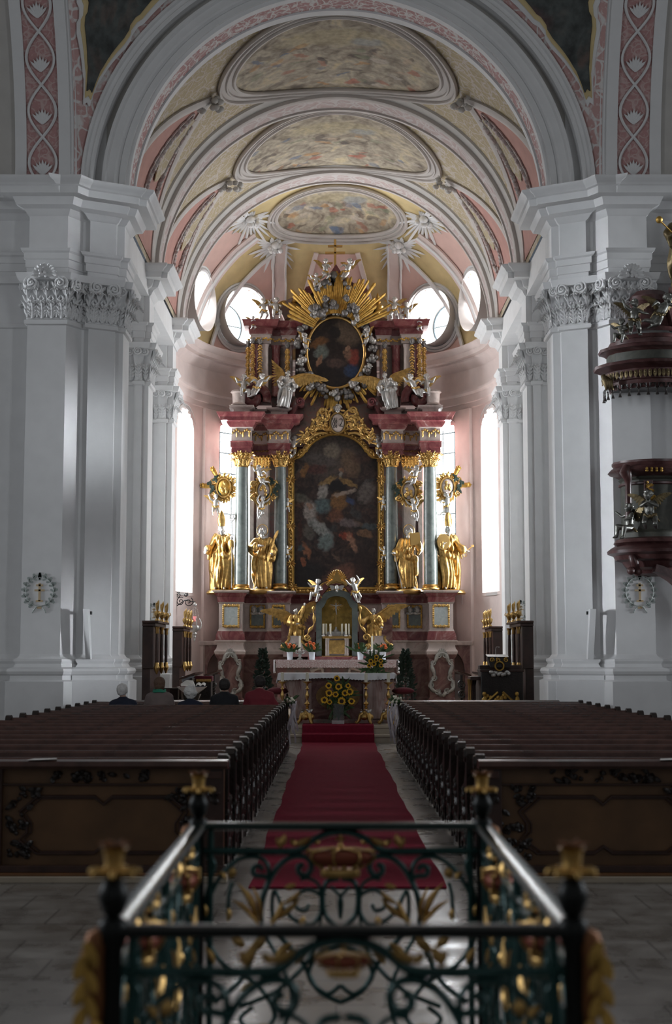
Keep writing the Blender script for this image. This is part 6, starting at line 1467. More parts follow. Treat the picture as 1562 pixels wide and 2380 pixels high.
ac = thing('altar_linen', ((c0 + c1) / 2, 31.5, zt), 'white lace-edged cloth draped over the free-standing marble altar', 'altar cloth')
b = MB(); b.slab(lambda u, v: V(lerp(c0, c1, u), lerp(31.0, 32.2, v), zt + .018), 10, 2, .014)
b.slab(lambda u, v: V(lerp(c0, c1, u), 30.99 - .012 * math.sin(u * 70) * v, zt + .018 - v * (.125 + .022 * math.sin(u * 9 + 1) + .007 * math.sin(u * 230))), 160, 4, .012)
for s, xx in ((-1, c0), (1, c1)): b.slab(lambda u, v: V(xx + s * (.03 * v + .02 * math.sin(u * 18) * v), lerp(31.0, 32.2, u), zt + .018 - (.17 + .05 * math.sin(u * 12)) * v), 18, 4, .012)
b.build('linen', 'cloth', ac, 60)
def candlestick(px, pyf, Y, label, ptop):
    f = P(px, pyf, Y); f.z = .32; tp = Zp(ptop, Y); e = thing('floor_candlestick', f, label, 'candlestick', 'tall gilded candlesticks before the marble altar'); h = tp - .32 - .19
    b = MB()
    b.lathe([(.12, .20), (.10, .26), (.045, .32), (.06, .36), (.025, .40), (.05, .44), (.02, .47), (.068, .52), (.02, .57), (.018, .62), (.045, .70), (.05, .76), (.022, .84), (.016, .90), (.05, .95), (.02, .985), (.045, h - .04), (.10, h - .01), (.105, h), (.07, h)] if h > 1 else [(.10, .20), (.08, .25), (.03, .28), (.06, .31), (.02, .34), (.045, .37), (.018, .39), (.070, .44), (.02, .49), (.016, .52), (.040, .58), (.046, .63), (.018, .70), (.016, .73), (.042, .755), (.018, .78), (.028, h - .05), (.10, h - .01), (.105, h), (.06, h)], f, 16); b.build('stem', 'goldsmooth', e, 60)
    b = MB()
    for k in range(3):
        a = -pi / 2 + k * 2 * pi / 3 + .5; d = V(math.cos(a), math.sin(a), 0)
        b.tube([f + V(0, 0, .26), f + d * .12 + V(0, 0, .20), f + d * .15 + V(0, 0, .09), f + d * .20 + V(0, 0, .035)], [.06, .05, .038, .03], 8); b.tube([f + d * .19 + V(0, 0, .035) + V(d.x * p[0], d.y * p[0], p[2]) for p in spiral((0, 0, 0), .04, .008, 0, 1.3, 10)], .014, 5); b.ell(f + d * .2 + V(0, 0, .018), (.03, .03, .018), 7)
        d2 = V(math.cos(a + pi / 3), math.sin(a + pi / 3), 0); b.ell(f + d2 * .08 + V(0, 0, .16), (.08, .08, .07), 8)
    b.build('tripod_base', 'gold', e, 60)
    b = MB()
    for k in range(3):
        a = -pi / 2 + k * 2 * pi / 3 + .5; c = f + V(.10 * math.cos(a), .10 * math.sin(a), .27); b.ell(c, (.035, .035, .05), 8)
        for s in (-1, 1): b.feather(c, c + V(-s * .08 * math.sin(a), s * .08 * math.cos(a), .05), .05, .015)
    b.build('cherub_mount', 'silver', e, 60)
    MB().lathe([(.034, h - .01), (.034, h + .19), (.01, h + .195)], f, 12).build('wax_candle', 'wax', e, 60)
candlestick(656, 1680, 30.62, 'gilded floor candlestick half hidden by the ribboned pew end', 1563)
candlestick(714, 1680, 30.55, 'gilded floor candlestick at the carpet edge beside the sunflowers, people side', 1563)
candlestick(851, 1680, 30.55, 'gilded floor candlestick at the carpet edge beside the sunflowers, pulpit side', 1565)
candlestick(903, 1680, 30.62, 'gilded floor candlestick outermost toward the pulpit side pews', 1565)
# ---- sunflowers
def sunflower(c, d, r, e, seed):
    d = V(*d).normalized(); u = d.cross(V(0, 0, 1)); u = u.normalized() if u.length > .1 else V(1, 0, 0); w = u.cross(d); fl = MB(); qq = random.Random(seed)
    for row in (0, 1):
        for i in range(15):
            a = 2 * pi * (i + row * .5) / 15 + qq.uniform(-.1, .1); o = u * math.cos(a) + w * math.sin(a); L = r * qq.uniform(.85, 1.1)
            fl.feather(c + o * r * .42 - d * .01 * row, c + o * L + d * (.02 - .03 * row), r * .30, .006, up=tuple(d), n=4)
    f = fl.build('flower_petals', 'petal', e, 60); fl = MB(); q3 = d.to_track_quat('Z', 'Y').to_matrix(); fl.ell(c + d * .008, (r * .48, r * .48, r * .16), 12, q3); fl.build('flower_heart', 'seed', f, 60)
def bouquet(name, label, base, flowers, leaves, Y, seed, lo, hi, spread):
    e = thing(name, base, label, 'flowers'); qq = random.Random(seed); b = MB()
    for px, py, r in flowers:
        p = P(px, py, Y); b.tube(bez(base + V(0, 0, .02), base + V(0, 0, .4 * (p.z - base.z)), V(lerp(base.x, p.x, .8), Y + .05, lerp(base.z, p.z, .8)), p + V(0, .03, 0), 8), .010, 5)
    b.build('stems', 'leafgreen', e, 60)
    b = MB()
    for i in range(leaves):
        t = qq.random(); p = base + V(qq.gauss(0, spread * .4), .10 + qq.gauss(0, .05), lerp(lo, hi, t)); dd = V(qq.gauss(0, spread * .7), qq.gauss(-.03, .08), qq.gauss(.02, .14) - (.12 if t < .3 else 0)); b.feather(p, p + dd * .75, .045, .008, up=(qq.uniform(-.4, .4), -1, .4), n=4)
    b.build('foliage', 'leafgreen', e, 60)
    for i, (px, py, r) in enumerate(flowers):
        p = P(px, py, Y); sunflower(p, ((px - P(781, 0, Y).x * 0 - 787) / 200 if name == 'sunflower_bouquet' else .1, -1, .25 - (.0)), r, e, seed + i)
    return e
bs = V(P(787, 1684, 30.42).x, 30.42, .345)
e = bouquet('sunflower_bouquet', 'large bouquet of sunflowers in a glass vase on the top altar step', bs + V(0, 0, .02), [(783, 1577, .070), (764, 1594, .072), (787, 1596, .080), (809, 1594, .058), (765, 1611, .082), (780, 1614, .070), (802, 1611, .074), (813, 1608, .082), (754, 1627, .080), (766, 1632, .06), (794, 1630, .092), (817, 1630, .076)], 170, 30.36, 5, .22, .80, .24)
b = MB(); b.lathe([(.085, .0), (.11, .02), (.12, .10), (.115, .30), (.135, .42), (.127, .42), (.107, .30), (.11, .10), (.09, .03)], bs, 18); b.build('glass_vase', 'glass', e, 60)
b = MB(); b.box((bs.x - .14, 30.22, .345), (bs.x + .12, 30.25, .42)); tag(b.build('small_plaque', 'silver', None, 0, .004), 'small clear plaque standing on the top step before the sunflower vase', 'plaque')
bb = V(P(873, 1566, 31.15).x, 31.2, zt + .02)
bouquet('sunflower_arrangement', 'smaller sunflower arrangement with trailing greenery on the altar cloth', bb, [(875, 1527, .055), (862, 1537, .058), (885, 1536, .05), (869, 1543, .056), (858, 1547, .05), (886, 1547, .05), (874, 1534, .045)], 110, 31.12, 9, .02, .36, .22)
# ---- evergreen trees flanking the altar
for px, lb in ((610, 'dark potted evergreen cone against the red podium behind the crimson jacket'), (943, 'dark potted evergreen cone against the red podium, pulpit side')):
    c = V(P(px, 1620, 36.5).x, 36.5, .32); e = thing('evergreen_tree', c, lb, 'potted tree')
    MB().lathe([(.16, 0), (.2, .3), (.21, .32), (.18, .32)], c, 14).build('plant_pot', 'woodblack', e, 60)
    MB().tube([c + V(0, 0, .2), c + V(0, 0, 1.6)], [.03, .01], 6).build('trunk', 'wood', e, 60)
    b = MB(); qq = random.Random(px)
    for i in range(520):
        t = qq.random() ** .8; r = .27 * (1 - t) + .04; a = qq.uniform(0, 2 * pi); k = qq.uniform(.3, 1); p = c + V(r * k * math.cos(a), r * k * math.sin(a), .34 + 1.25 * t); b.feather(p, p + V(.09 * math.cos(a), .09 * math.sin(a), qq.uniform(-.05, .1)), .05, .01, n=3)
    b.build('foliage', 'darkgreen', e, 60)
# ---- ribbons and flowers tied to the front pew ends
for px, py, Y, s, lb in ((655, 1640, 25.4, 1, 'flower posy with pale trailing ribbons on the pew end by the crimson jacket'), (662, 1633, 26.85, 1, 'flower posy with pale ribbons on the front prayer desk end, people side'), (931, 1640, 25.4, -1, 'flower posy with pale trailing ribbons on the pew end, pulpit side'), (924, 1634, 26.85, -1, 'flower posy with pale ribbons on the front prayer desk end, pulpit side')):
    c = P(px, py, Y); c.x = (XL1 + .08) if s > 0 else (XR0 - .08); c.z = .93; e = thing('pew_posy', c, lb, 'posy', 'ribboned posies on the pew ends'); qq = random.Random(int(px + Y)); b = MB()
    for i in range(24): b.feather(c, c + V(qq.gauss(0, .06), qq.gauss(0, .05), qq.gauss(.02, .06)), .04, .006)
    b.build('foliage', 'leafgreen', e, 60); b = MB()
    for i in range(8): b.ell(c + V(qq.gauss(0, .04), -.03 + qq.gauss(0, .03), qq.gauss(.03, .03)), .024, 7)
    b.build('pale_blossom', 'wax', e, 60)
    for i in range(4):
        b = MB(); x = c.x + s * .02 + .025 * i * s; L = qq.uniform(.45, .75); b.slab(lambda u, v: V(x + (u - .5) * .03 + .03 * math.sin(v * 5 + i), c.y - .04 + .03 * math.sin(v * 8 + i * 2), c.z - L * v), 1, 14, .003); b.build('ribbon', 'ribbon', e, 60)
# ---- choir stalls
def stall(Y0, Y1, s, label):
    xb, xf = CX + s * 4.22, CX + s * 3.98; e = thing('choir_stall', (xb, (Y0 + Y1) / 2, .32), label, 'choir stall'); zt_, zb_ = 2.53, 1.50
    bx = lambda a, c_, y0, y1, z0, z1, nm, m, bv=.01: MB().box((min(a, c_), y0, z0), (max(a, c_), y1, z1)).build(nm, m, e, 0, bv)
    bx(xb, xf, Y0, Y1, zb_, zt_ - .12, 'tall_back', 'wood'); bx(xb, xf - s * .05, Y0 - .05, Y1 + .05, zt_ - .12, zt_ - .05, 'back_frieze', 'wood'); bx(xb, xf - s * .12, Y0 - .08, Y1 + .08, zt_ - .05, zt_, 'back_cornice', 'woodrail'); bx(xb, xf + s * .06, Y0 + .02, Y1 - .02, .32, zb_, 'lower_back', 'wood')
    bx(xf, xf - s * .42, Y0 + .05, Y1 - .05, .74, .79, 'seat', 'wood'); bx(xf, xf - s * .36, Y0 + .02, Y0 + .10, .32, 1.05, 'seat_cheek', 'wood'); bx(xf, xf - s * .36, Y1 - .10, Y1 - .02, .32, 1.05, 'seat_cheek', 'wood')
    n = max(2, round((Y1 - Y0) / .75) + 1)
    for i in range(n):
        y = lerp(Y0 + .07, Y1 - .07, i / (n - 1)); X = xf - s * .07
        MB().lathe([(.032, zb_ + .12), (.034, zb_ + .5), (.028, zt_ - .27)], (X, y, 0), 12).build('column', 'woodrail', e, 60)
        MB().lathe([(.03, zt_ - .28), (.04, zt_ - .26), (.035, zt_ - .2), (.06, zt_ - .13)], (X, y, 0), 12).build('column_capital', 'goldsmooth', e, 60)
        MB().lathe([(.012, zb_ - .12), (.03, zb_ - .08), (.06, zb_ - .0), (.065, zb_ + .03), (.045, zb_ + .07), (.05, zb_ + .1), (.035, zb_ + .13)], (X, y, 0), 12).build('column_foot', 'goldsmooth', e, 60)
        u = MB(); u.lathe([(.05, 0), (.05, .02), (.025, .05), (.055, .11), (.07, .16), (.06, .20), (.03, .22)], (X, y, zt_), 12)
        for k in range(4): u.feather((X, y, zt_ + .2), (X + .03 * math.cos(k * 1.6), y + .03 * math.sin(k * 1.6), zt_ + .46 - .03 * k), .05, .03)
        u.tube([(X - s * .05, y, zt_ + .13), (X - s * .10, y, zt_ + .17), (X - s * .08, y, zt_ + .22)], .010, 5); u.build('flame_urn', 'goldsmooth', e, 60)
    # reading desk before the seats
    xd = xf - s * .80
    bx(xd, xd - s * .06, Y0 - .1, Y1, .32, 1.30, 'desk_front', 'woodblack'); b = MB(); b.add([(xd + s * .22, yy, zz) for yy in (Y0 - .12, Y1) for zz in (1.26, 1.30)] + [(xd - s * .12, yy, zz) for yy in (Y0 - .12, Y1) for zz in (1.38, 1.42)], [(0, 1, 3, 2), (4, 6, 7, 5), (0, 4, 5, 1), (2, 3, 7, 6), (1, 5, 7, 3), (0, 2, 6, 4)]); b.build('desk_top', 'woodrail', e, 0)
    b = MB()
    for i in range(3): b.tube([(xd - s * .02 + p[0], Y0 - .12, .55 + .25 * i + p[2]) for p in spiral((0, 0, 0), .11, .02, i, 1.5, 14)], .025, 5)
    b.build('desk_carving', 'woodblack', e, 60)
stall(30.8, 32.6, -1, 'tall dark choir stall with gold columns by the first choir pier, behind the green scarf'); stall(36.5, 38.0, -1, 'tall dark choir stall with gold columns beside the hanging lamp')
stall(30.8, 32.6, 1, 'tall dark choir stall with gold columns behind the carved ambo'); stall(36.5, 38.0, 1, 'tall dark choir stall with gold columns close to the key bishop side window')
# ---- carved ambo
Ya = 30.35; ac_ = P(1158, 1580, Ya).x; am = thing('carved_ambo', (ac_, Ya, .32), 'dark carved ambo with gold reliefs and a sloping desk beside the pulpit side pews', 'ambo')
zz = lambda py: Zp(py, Ya - .25); xx = lambda px: P(px, 1580, Ya - .25).x
MB().box((xx(1118), Ya - .25, .32), (xx(1216), Ya + .35, zz(1560))).build('ambo_body', 'woodblack', am, 0, .02); MB().box((xx(1116), Ya - .28, zz(1562)), (xx(1218), Ya + .38, zz(1556))).build('body_cornice', 'wood', am, 0, .01)
MB().box((xx(1117), Ya - .10, zz(1556)), (xx(1216), Ya + .3, zz(1546))).build('upper_step', 'wood', am, 0, .01)
b = MB(); y0 = Ya - .32; b.add([(xx(1140), y0, zz(1551)), (xx(1187), y0, zz(1551)), (xx(1183), y0 + .02, zz(1527)), (xx(1133), y0 + .02, zz(1526)), (xx(1140), y0 + .5, zz(1546)), (xx(1187), y0 + .5, zz(1546)), (xx(1183), y0 + .42, zz(1521)), (xx(1133), y0 + .42, zz(1521))], [(0, 1, 2, 3), (7, 6, 5, 4), (0, 4, 5, 1), (1, 5, 6, 2), (2, 6, 7, 3), (3, 7, 4, 0)]); dk = b.build('sloping_desk', 'woodblack', am, 0)
b = MB(); qq = random.Random(2)
for px in (1143, 1158, 1176): b.tube([(xx(px) + p[0], y0 - .01, zz(1534) + p[2]) for p in spiral((0, 0, 0), .05, .01, px, 1.4, 12)], .014, 5)
b.tube([(xx(1160) + .09 * math.cos(2 * pi * i / 20), y0 - .03, zz(1548) + .09 * math.sin(2 * pi * i / 20)) for i in range(20)], .02, 6, True); b.build('gilded_scrollwork', 'golddull', dk, 60)
b = MB()
for i in range(18): b.ell((lerp(xx(1140), xx(1181), i / 17), y0 - .02 - .03 * (i % 2), zz(1566) + qq.uniform(-.03, .035)), .042, 8)
b.build('cloud_band', 'silver', am, 180)
b = MB()
for s in (-1, 1): b.tube([(xx(1162) + s * .36, Ya - .28, .62), (xx(1162) + s * .28, Ya - .29, .82), (xx(1162) + s * .05, Ya - .29, 1.02)], .025, 5)
for i in range(34): b.ell((xx(1162) + qq.gauss(0, .16), Ya - .27, qq.uniform(.50, .95)), (.045, .03, .05), 6)
b.build('gilded_relief', 'golddull', am, 60)
for px in (1125, 1200):
    b = MB(); x = xx(px); b.limb([(x, Ya - .27, .50), (x, Ya - .30, .70), (x + .01, Ya - .29, .88)], [.05, .06, .05], 8); b.ell((x, Ya - .31, .98), .05, 8); b.limb([(x, Ya - .30, .85), (x + .07, Ya - .33, .75), (x + .02, Ya - .37, .68)], [.03, .025, .02], 6); link('gilded_figure', fuse(b, .015, 1), 'golddull', am, 180)
for i, px in enumerate((1092, 1097, 1103, 1109)):
    MB().lathe([(.028, 0), (.03, .05), (.022, .1), (.022, .82), (.03, .86), (.045, .96)], (xx(px), Ya - .05 + .12 * i, .32), 10).build('gilded_column' if i < 2 else 'dark_column', 'goldsmooth' if i < 2 else 'wood', am, 60)
MB().box((xx(1095), Ya - .1, 1.26), (xx(1120), Ya + .5, 1.34)).build('side_rail', 'wood', am, 0, .01)
b = MB(); b.tube(bez((xx(1156), Ya, zz(1522)), (xx(1155), Ya, zz(1500)), (xx(1157), Ya - .02, zz(1503)), (xx(1163), Ya - .05, zz(1504)), 10), .006, 5); b.ell((xx(1163), Ya - .05, zz(1504)), (.02, .02, .012), 8); tag(b.build('microphone', 'silver', None, 60), 'thin gooseneck microphone rising from the carved ambo desk', 'microphone')
# ---- lectern with books among the people
Yl = 30.2; lx = P(446, 1598, Yl).x; lz = Zp(1596, Yl); lec = thing('stone_lectern', (lx, Yl, .32), 'low lectern with a pale sloped top behind the fluffy white-haired person', 'lectern')
b = MB(); b.prism([(lx - .30, lz), (lx + .30, lz), (lx + .24, lz - .05), (lx + .10, lz - .16), (lx - .10, lz - .16), (lx - .24, lz - .05)], Yl - .2, Yl + .25); b.build('lectern_top', 'palemarble', lec, 30); MB().lathe([(.24, .32), (.22, .40), (.12, .50), (.14, lz - .3), (.2, lz - .15)], (lx, Yl, 0), 14).build('lectern_foot', 'woodblack', lec, 60)
bk = thing('open_book', (lx - .1, Yl, lz), 'thick open book propped on the lectern, cream page block showing', 'book')
b = MB(); b.add([(lx - .22, Yl - .1, lz + .01), (lx + .06, Yl - .1, lz + .01), (lx + .02, Yl + .05, lz + .13), (lx - .12, Yl + .05, lz + .14), (lx - .24, Yl + .02, lz + .06), (lx + .06, Yl + .14, lz + .01), (lx - .22, Yl + .14, lz + .01)], [(0, 1, 2, 3, 4), (1, 5, 2), (5, 6, 4, 3, 2), (0, 4, 6), (0, 6, 5, 1)]); b.build('page_block', 'paper', bk, 0); MB().box((lx - .24, Yl - .12, lz), (lx + .08, Yl + .16, lz + .012)).build('cover', 'velvet', bk, 0)
bk = thing('open_booklet', (lx + .18, Yl, lz), 'open booklet with white pages lying flat on the lectern', 'book')
b = MB(); b.slab(lambda u, v: V(lx + lerp(.09, .29, u), Yl + lerp(-.12, .08, v), lz + .02 + .03 * abs(math.sin(2 * pi * u)) + .04 * v), 12, 3, .01); b.build('pages', 'paper', bk, 60); MB().box((lx + .08, Yl - .13, lz), (lx + .30, Yl + .1, lz + .012)).build('cover', 'navy', bk, 0)
cs = thing('credence_table', (lx + .02, 31.6, .32), 'small dark side table with gilded edge and a white cloth behind the lectern', 'side table'); zc = Zp(1571, 31.5)
MB().box((lx - .30, 31.4, .32), (lx + .30, 31.8, zc - .12)).build('table_body', 'woodblack', cs, 0, .01); MB().box((lx - .06, 31.36, zc - .12), (lx + .32, 31.82, zc)).build('table_box', 'velvet', cs, 0, .01); MB().box((lx - .34, 31.36, zc - .13), (lx - .08, 31.82, zc - .01)).build('white_cover', 'cloth', cs, 0, .01)
b = MB()
for i in range(14): b.ell((lx - .02 + .024 * i, 31.35, zc - .10), (.014, .012, .04), 6)
b.build('gilded_edge', 'goldsmooth', cs, 60)
# ---- hanging lamp on an iron bracket
Yk = 40.2; hl = P(409, 1380, Yk); kx = P(455, 1380, Yk).x; br = thing('iron_bracket', hl, 'black scrolled wrought iron bracket beneath the tall side window', 'bracket')
b = MB(); zr = lambda py: Zp(py, Yk); b.tube([(hl.x, Yk, zr(1376)), (hl.x, Yk, zr(1412))], .02, 5)
for px, py, r, s in ((420, 1398, .13, 1), (438, 1399, .14, -1), (415, 1383, .08, 1), (432, 1382, .06, -1)): b.tube([(P(px, py, Yk).x + p[0], Yk, zr(py) + p[2]) for p in spiral((0, 0, 0), r, .02, 1, 1.5 * s, 18)], .012, 5)
b.tube([(hl.x, Yk, zr(1410)), (P(430, 1395, Yk).x, Yk, zr(1395)), (kx, Yk, zr(1400))], .015, 5); b.tube([(P(408, 1325, Yk).x, Yk, zr(1325)), (P(425, 1372, Yk).x, Yk, zr(1372))], .006, 4); b.build('scrollwork', 'irondark', br, 60)
lt = P(453, 1400, Yk); lp = thing('sanctuary_lamp', P(453, 1492, Yk), 'hanging silver sanctuary lamp with a red glass light below the iron bracket', 'lamp'); lz0 = Zp(1492, Yk)
b = MB(); b.lathe([(.004, 0), (.03, .06), (.02, .1), (.055, .13), (.03, .18), (.07, .22), (.05, .27), (.12, .33), (.15, .40), (.13, .46), (.06, .47)], (lt.x, Yk, lz0), 16)
for k in range(4):
    a = k * pi / 2 + .4; b.tube(bez((lt.x + .08 * math.cos(a), Yk + .08 * math.sin(a), lz0 + .33), (lt.x + .22 * math.cos(a), Yk + .22 * math.sin(a), lz0 + .35), (lt.x + .22 * math.cos(a), Yk + .22 * math.sin(a), lz0 + .55), (lt.x + .13 * math.cos(a), Yk + .13 * math.sin(a), lz0 + .66), 8), .018, 5)
b.build('lamp_bowl', 'silver', lp, 60); b = MB(); b.lathe([(.04, .58), (.055, .72), (.05, .72)], (lt.x, Yk, lz0), 14); b.build('red_light', 'redglass', lp, 60); b = MB()
for k in range(4):
    a = k * pi / 2 + .4
    for i in range(14): t = i / 13; b.ell((lt.x + lerp(.14, .02, t) * math.cos(a), Yk + lerp(.14, .02, t) * math.sin(a), lerp(lz0 + .62, lt.z - .02, t)), .013, 5)
b.build('chain', 'silver', lp, 60); b = MB(); b.lathe([(.05, -.1), (.06, -.06), (.02, 0)], lt, 10); b.build('lamp_cap', 'silver', lp, 60)
# ---- loudspeakers
for px, lb in ((473, 'white square loudspeaker box on the apse wall beside the iron bracket'), (1088, 'white square loudspeaker box on the apse wall beyond the bishop with the key')):
    c = P(px, 1390, 42.2); e = thing('wall_speaker', c - V(0, 0, .2), lb, 'loudspeaker'); MB().box((c.x - .21, 42.0, c.z - .20), (c.x + .21, 42.3, c.z + .20)).build('speaker_box', 'speaker', e, 0, .01); MB().box((c.x - .2, 41.985, c.z - .19), (c.x + .2, 42.0, c.z + .19)).build('speaker_cloth', 'speaker', e, 0)
for px, s, lb in ((208, -1, 'slim white column loudspeaker leaning against the crossing pier nearest the people'), (1369, 1, 'slim white column loudspeaker on the crossing pier below the pulpit')):
    x = P(px, 1475, 27.2).x; z0, z1 = Zp(1532, 27.2), Zp(1416, 27.2); e = thing('column_speaker', (x, 27.2, z0), lb, 'loudspeaker'); b = MB(); d = .05 * s
    b.add([(x - .05, 27.10, z0), (x + .05, 27.05, z0), (x + .05, 27.24, z0), (x - .05, 27.24, z0), (x - .05 + d, 27.0, z1), (x + .05 + d, 26.95, z1), (x + .05 + d, 27.2, z1), (x - .05 + d, 27.2, z1)], [(0, 1, 5, 4), (1, 2, 6, 5), (2, 3, 7, 6), (3, 0, 4, 7), (0, 3, 2, 1), (4, 5, 6, 7)]); b.build('speaker_case', 'speaker', e, 0); MB().box((x - .03, 27.2, z1 - .1), (x + .03, 27.3, z1 - .04)).build('wall_mount', 'irondark', e, 0)
# ---- red cushioned stools beside the altar
for px, lb in ((937, 'stool with a dark red cushion between the marble altar and the evergreen, pulpit side'), (646, 'stool with a dark red cushion between the crimson jacket and the marble altar')):
    c = V(P(px, 1615, 31.6).x, 31.6, .32); e = thing('cushioned_stool', c, lb, 'stool'); zt_ = Zp(1606, 31.5) - .32
    for sx in (-1, 1):
        for sy in (-1, 1): MB().lathe([(.03, 0), (.02, .1), (.028, zt_ * .5), (.02, zt_ - .06)], c + V(sx * .2, sy * .16, 0), 8).build('leg', 'wood', e, 60)
    b = MB(); b.ell(c + V(0, 0, zt_), (.25, .22, .08), 16); b.build('cushion', 'velvet', e, 60)
# ================================================================ pulpit
M['pulpitred'] = marble('dark_red_marble', [(.03, .011, .011), (.065, .025, .024), (.10, .045, .042), (.15, .09, .085)], .34, 2.2)
M['pulpitgreen'] = marble('dark_olive_marble', [(.035, .038, .03), (.06, .06, .048), (.09, .085, .065)], .6, 2.5)
M['oldgold'] = mat('tarnished_gilding', (.16, .12, .06), .42, .7, var=.3, vs=9, bump=.3, bs=24)
M['oldsilver'] = mat('tarnished_silver', (.24, .24, .22), .34, .85, var=.3, vs=9, bump=.3, bs=24)
PX, PY = 6.04, 26.78
pul = thing('pulpit', (PX, PY, Zp(1335, 26)), 'ornate dark red marble pulpit with a sounding board hung on the crossing pier', 'pulpit')
def octo(r, half=True):
    return [(PX + r * math.cos(R(a)), PY + .85 * r * math.sin(R(a))) for a in (165, 190, 212, 238, 260, 280, 302, 328, 350, 375)]
zq = lambda py: Zp(py, 26.2)
def ring(name, m, prof, par=None, rr=1.0): 
    o = MB().sweep(octo(rr), [(a, zq(py)) for a, py in prof]); return o.build(name, m, par or pul, 30)
cnp = ring('sounding_board', 'pulpitred', [(-.20, 900), (-.17, 892), (-.15, 882), (-.10, 880), (-.10, 872), (-.13, 868), (-.10, 857), (-.02, 853), (.10, 848), (.12, 842), (-.02, 838)])
ring('board_underside', 'woodblack', [(-.98, 893), (-.2, 896)], cnp); ring('board_frieze', 'pulpitgreen', [(-.02, 838), (-.14, 834), (-.14, 815)], cnp)
ring('board_cornice', 'pulpitred', [(-.14, 815), (-.10, 811), (.0, 808), (.02, 802), (-.12, 799), (-.18, 795), (-.18, 785), (-.26, 781), (-.28, 772), (-.5, 768), (-.9, 764)], cnp)
b = MB(); b.sweep(octo(.72), [(0, zq(768)), (-.08, zq(757)), (-.30, zq(745)), (-.40, zq(705)), (-.36, zq(694)), (-.32, zq(686)), (-.32, zq(674)), (-.44, zq(660)), (-.72, zq(655))]); b.build('board_crown', 'pulpitred', cnp, 30)
# lambrequin fringe with tassels
pl8 = octo(.93)
for i in range(len(pl8) - 1):
    a, c = V(*pl8[i], 0), V(*pl8[i + 1], 0); L = (c - a).length; n = max(1, round(L / .20)); d = (c - a).normalized(); nr = V(d.y, -d.x, 0)
    for k in range(n):
        p = a.lerp(c, (k + .5) / n); w = L / n; zz = zq(893); b = MB()
        for r_ in range(4):
            for s in (-1, 1): b.tube([p + d * s * w * .5 * (1 - r_ * .22) + V(0, 0, zz), p + V(0, 0, zz - .10 - .0 * r_) + d * s * w * .22 * (r_ / 3) ], .010, 4)
        b.lathe([(.008, 0), (.018, -.03), (.012, -.05), (.034, -.13), (.004, -.13)], p + V(0, 0, zz - .10), 8); b.build('lambrequin_tassel', 'woodblack', cnp, 60)
    for k in range(n * 2):
        b = MB(); p = a.lerp(c, (k + .5) / n / 2) + nr * .02; b.feather(p + V(0, 0, zq(862)), p + V(0, 0, zq(880)), .07, .02, up=tuple(nr)); b.ell(p + V(0, 0, zq(868)), (.02, .02, .04), 6)
        b.build('gilded_drop', 'oldgold', cnp, 60)
b = MB()
for k in range(3): b.tube([(PX - 1.0 + .04 * k, PY - .35, zq(868) - .03 * k), (PX - .96 + .04 * k, PY - .42, zq(884)), (PX - .95 + .06 * k, PY - .38, zq(902))], [.05, .06, .02], 6)
b.build('hanging_drapery', 'oldgold', cnp, 60)
# body
bd = ring('pulpit_body', 'pulpitgreen', [(-.18, 1246), (-.18, 1235), (-.22, 1228), (-.22, 1112), (-.18, 1108), (-.2, 1104)], None, .86)
ring('body_rim', 'pulpitred', [(-.2, 1104), (-.14, 1100), (-.02, 1095), (.02, 1090), (-.02, 1084), (-.10, 1079), (-.06, 1072), (-.06, 1067), (-.3, 1064)], bd, .86); ring('body_rim_fillet', 'pulpitred', [(-.22, 1124), (-.18, 1122), (-.18, 1118), (-.22, 1116)], bd, .86)
ring('body_base', 'pulpitred', [(-.18, 1246), (-.10, 1250), (-.06, 1258), (-.14, 1262), (-.02, 1268), (.06, 1276), (.05, 1283), (-.06, 1288), (-.10, 1298), (-.22, 1302), (-.30, 1316), (-.42, 1322), (-.46, 1330), (-.7, 1336)], bd, .86)
for s in (-1, 1):
    b = MB(); x, y = PX + s * .60, PY - .45
    b.tube([(x, y, zq(1085)), (x + s * .05, y - .06, zq(1098)), (x, y - .03, zq(1112)), (x - s * .01, y, zq(1125)), (x, y - .02, zq(1230))], [.10, .12, .08, .06, .07], 8); b.build('corner_volute', 'pulpitred', bd, 60)
    b = MB(); b.tube([(x - s * .05, y, zq(1290)), (x - s * .08, y - .05, zq(1306)), (x - s * .15, y + .05, zq(1322))], [.07, .09, .06], 8); b.ell((x - s * .16, y + .05, zq(1328)), .085, 9); b.ell((x - s * .02, y - .04, zq(1326)), .08, 9); b.build('base_volute', 'pulpitred', bd, 60)
b = MB(); b.box((PX - .36, PY - .78, zq(1180)), (PX - .20, PY - .70, zq(1118))); pn = b.build('body_panel', 'pulpitred', bd, 0, .01)
b = MB()
for i in range(18): b.feather((PX - .28 + rnd.uniform(-.06, .06), PY - .80, zq(1125) - .022 * i), (PX - .28 + rnd.uniform(-.12, .14), PY - .83, zq(1125) - .022 * i + rnd.uniform(-.08, .06)), .05, .025)
for i in range(8): b.ell((PX - .30 + .09 * (i % 4), PY - .74, zq(1096) + .04 * (i // 4)), .03, 6)
b.build('panel_gilding', 'golddull', pn, 60)
b = MB(); pts = bez((0, 0, 0), (.25, 0, -.05), (.55, 0, -.25), (.75, 0, -.75), 12)
b.slab(lambda u, v: V(PX - .15 + pts[round(v * 12)].x, PY - .55 + .5 * u, zq(1328) + pts[round(v * 12)].z), 3, 12, .14); b.build('support_bracket', 'pulpitred', pul, 60)
G = 'putti of the pulpit'
putto('sit', 'dark putto on the pulpit sounding board pointing a hand away over the edge', P(1446, 800, 26.15), .50, -.6, False, G, 'oldsilver', 'oldgold')
putto('reach', 'dark putto standing on the pulpit sounding board with a gilt torch behind', P(1474, 778, 26.1), .66, .1, False, G, 'oldsilver', 'oldgold')
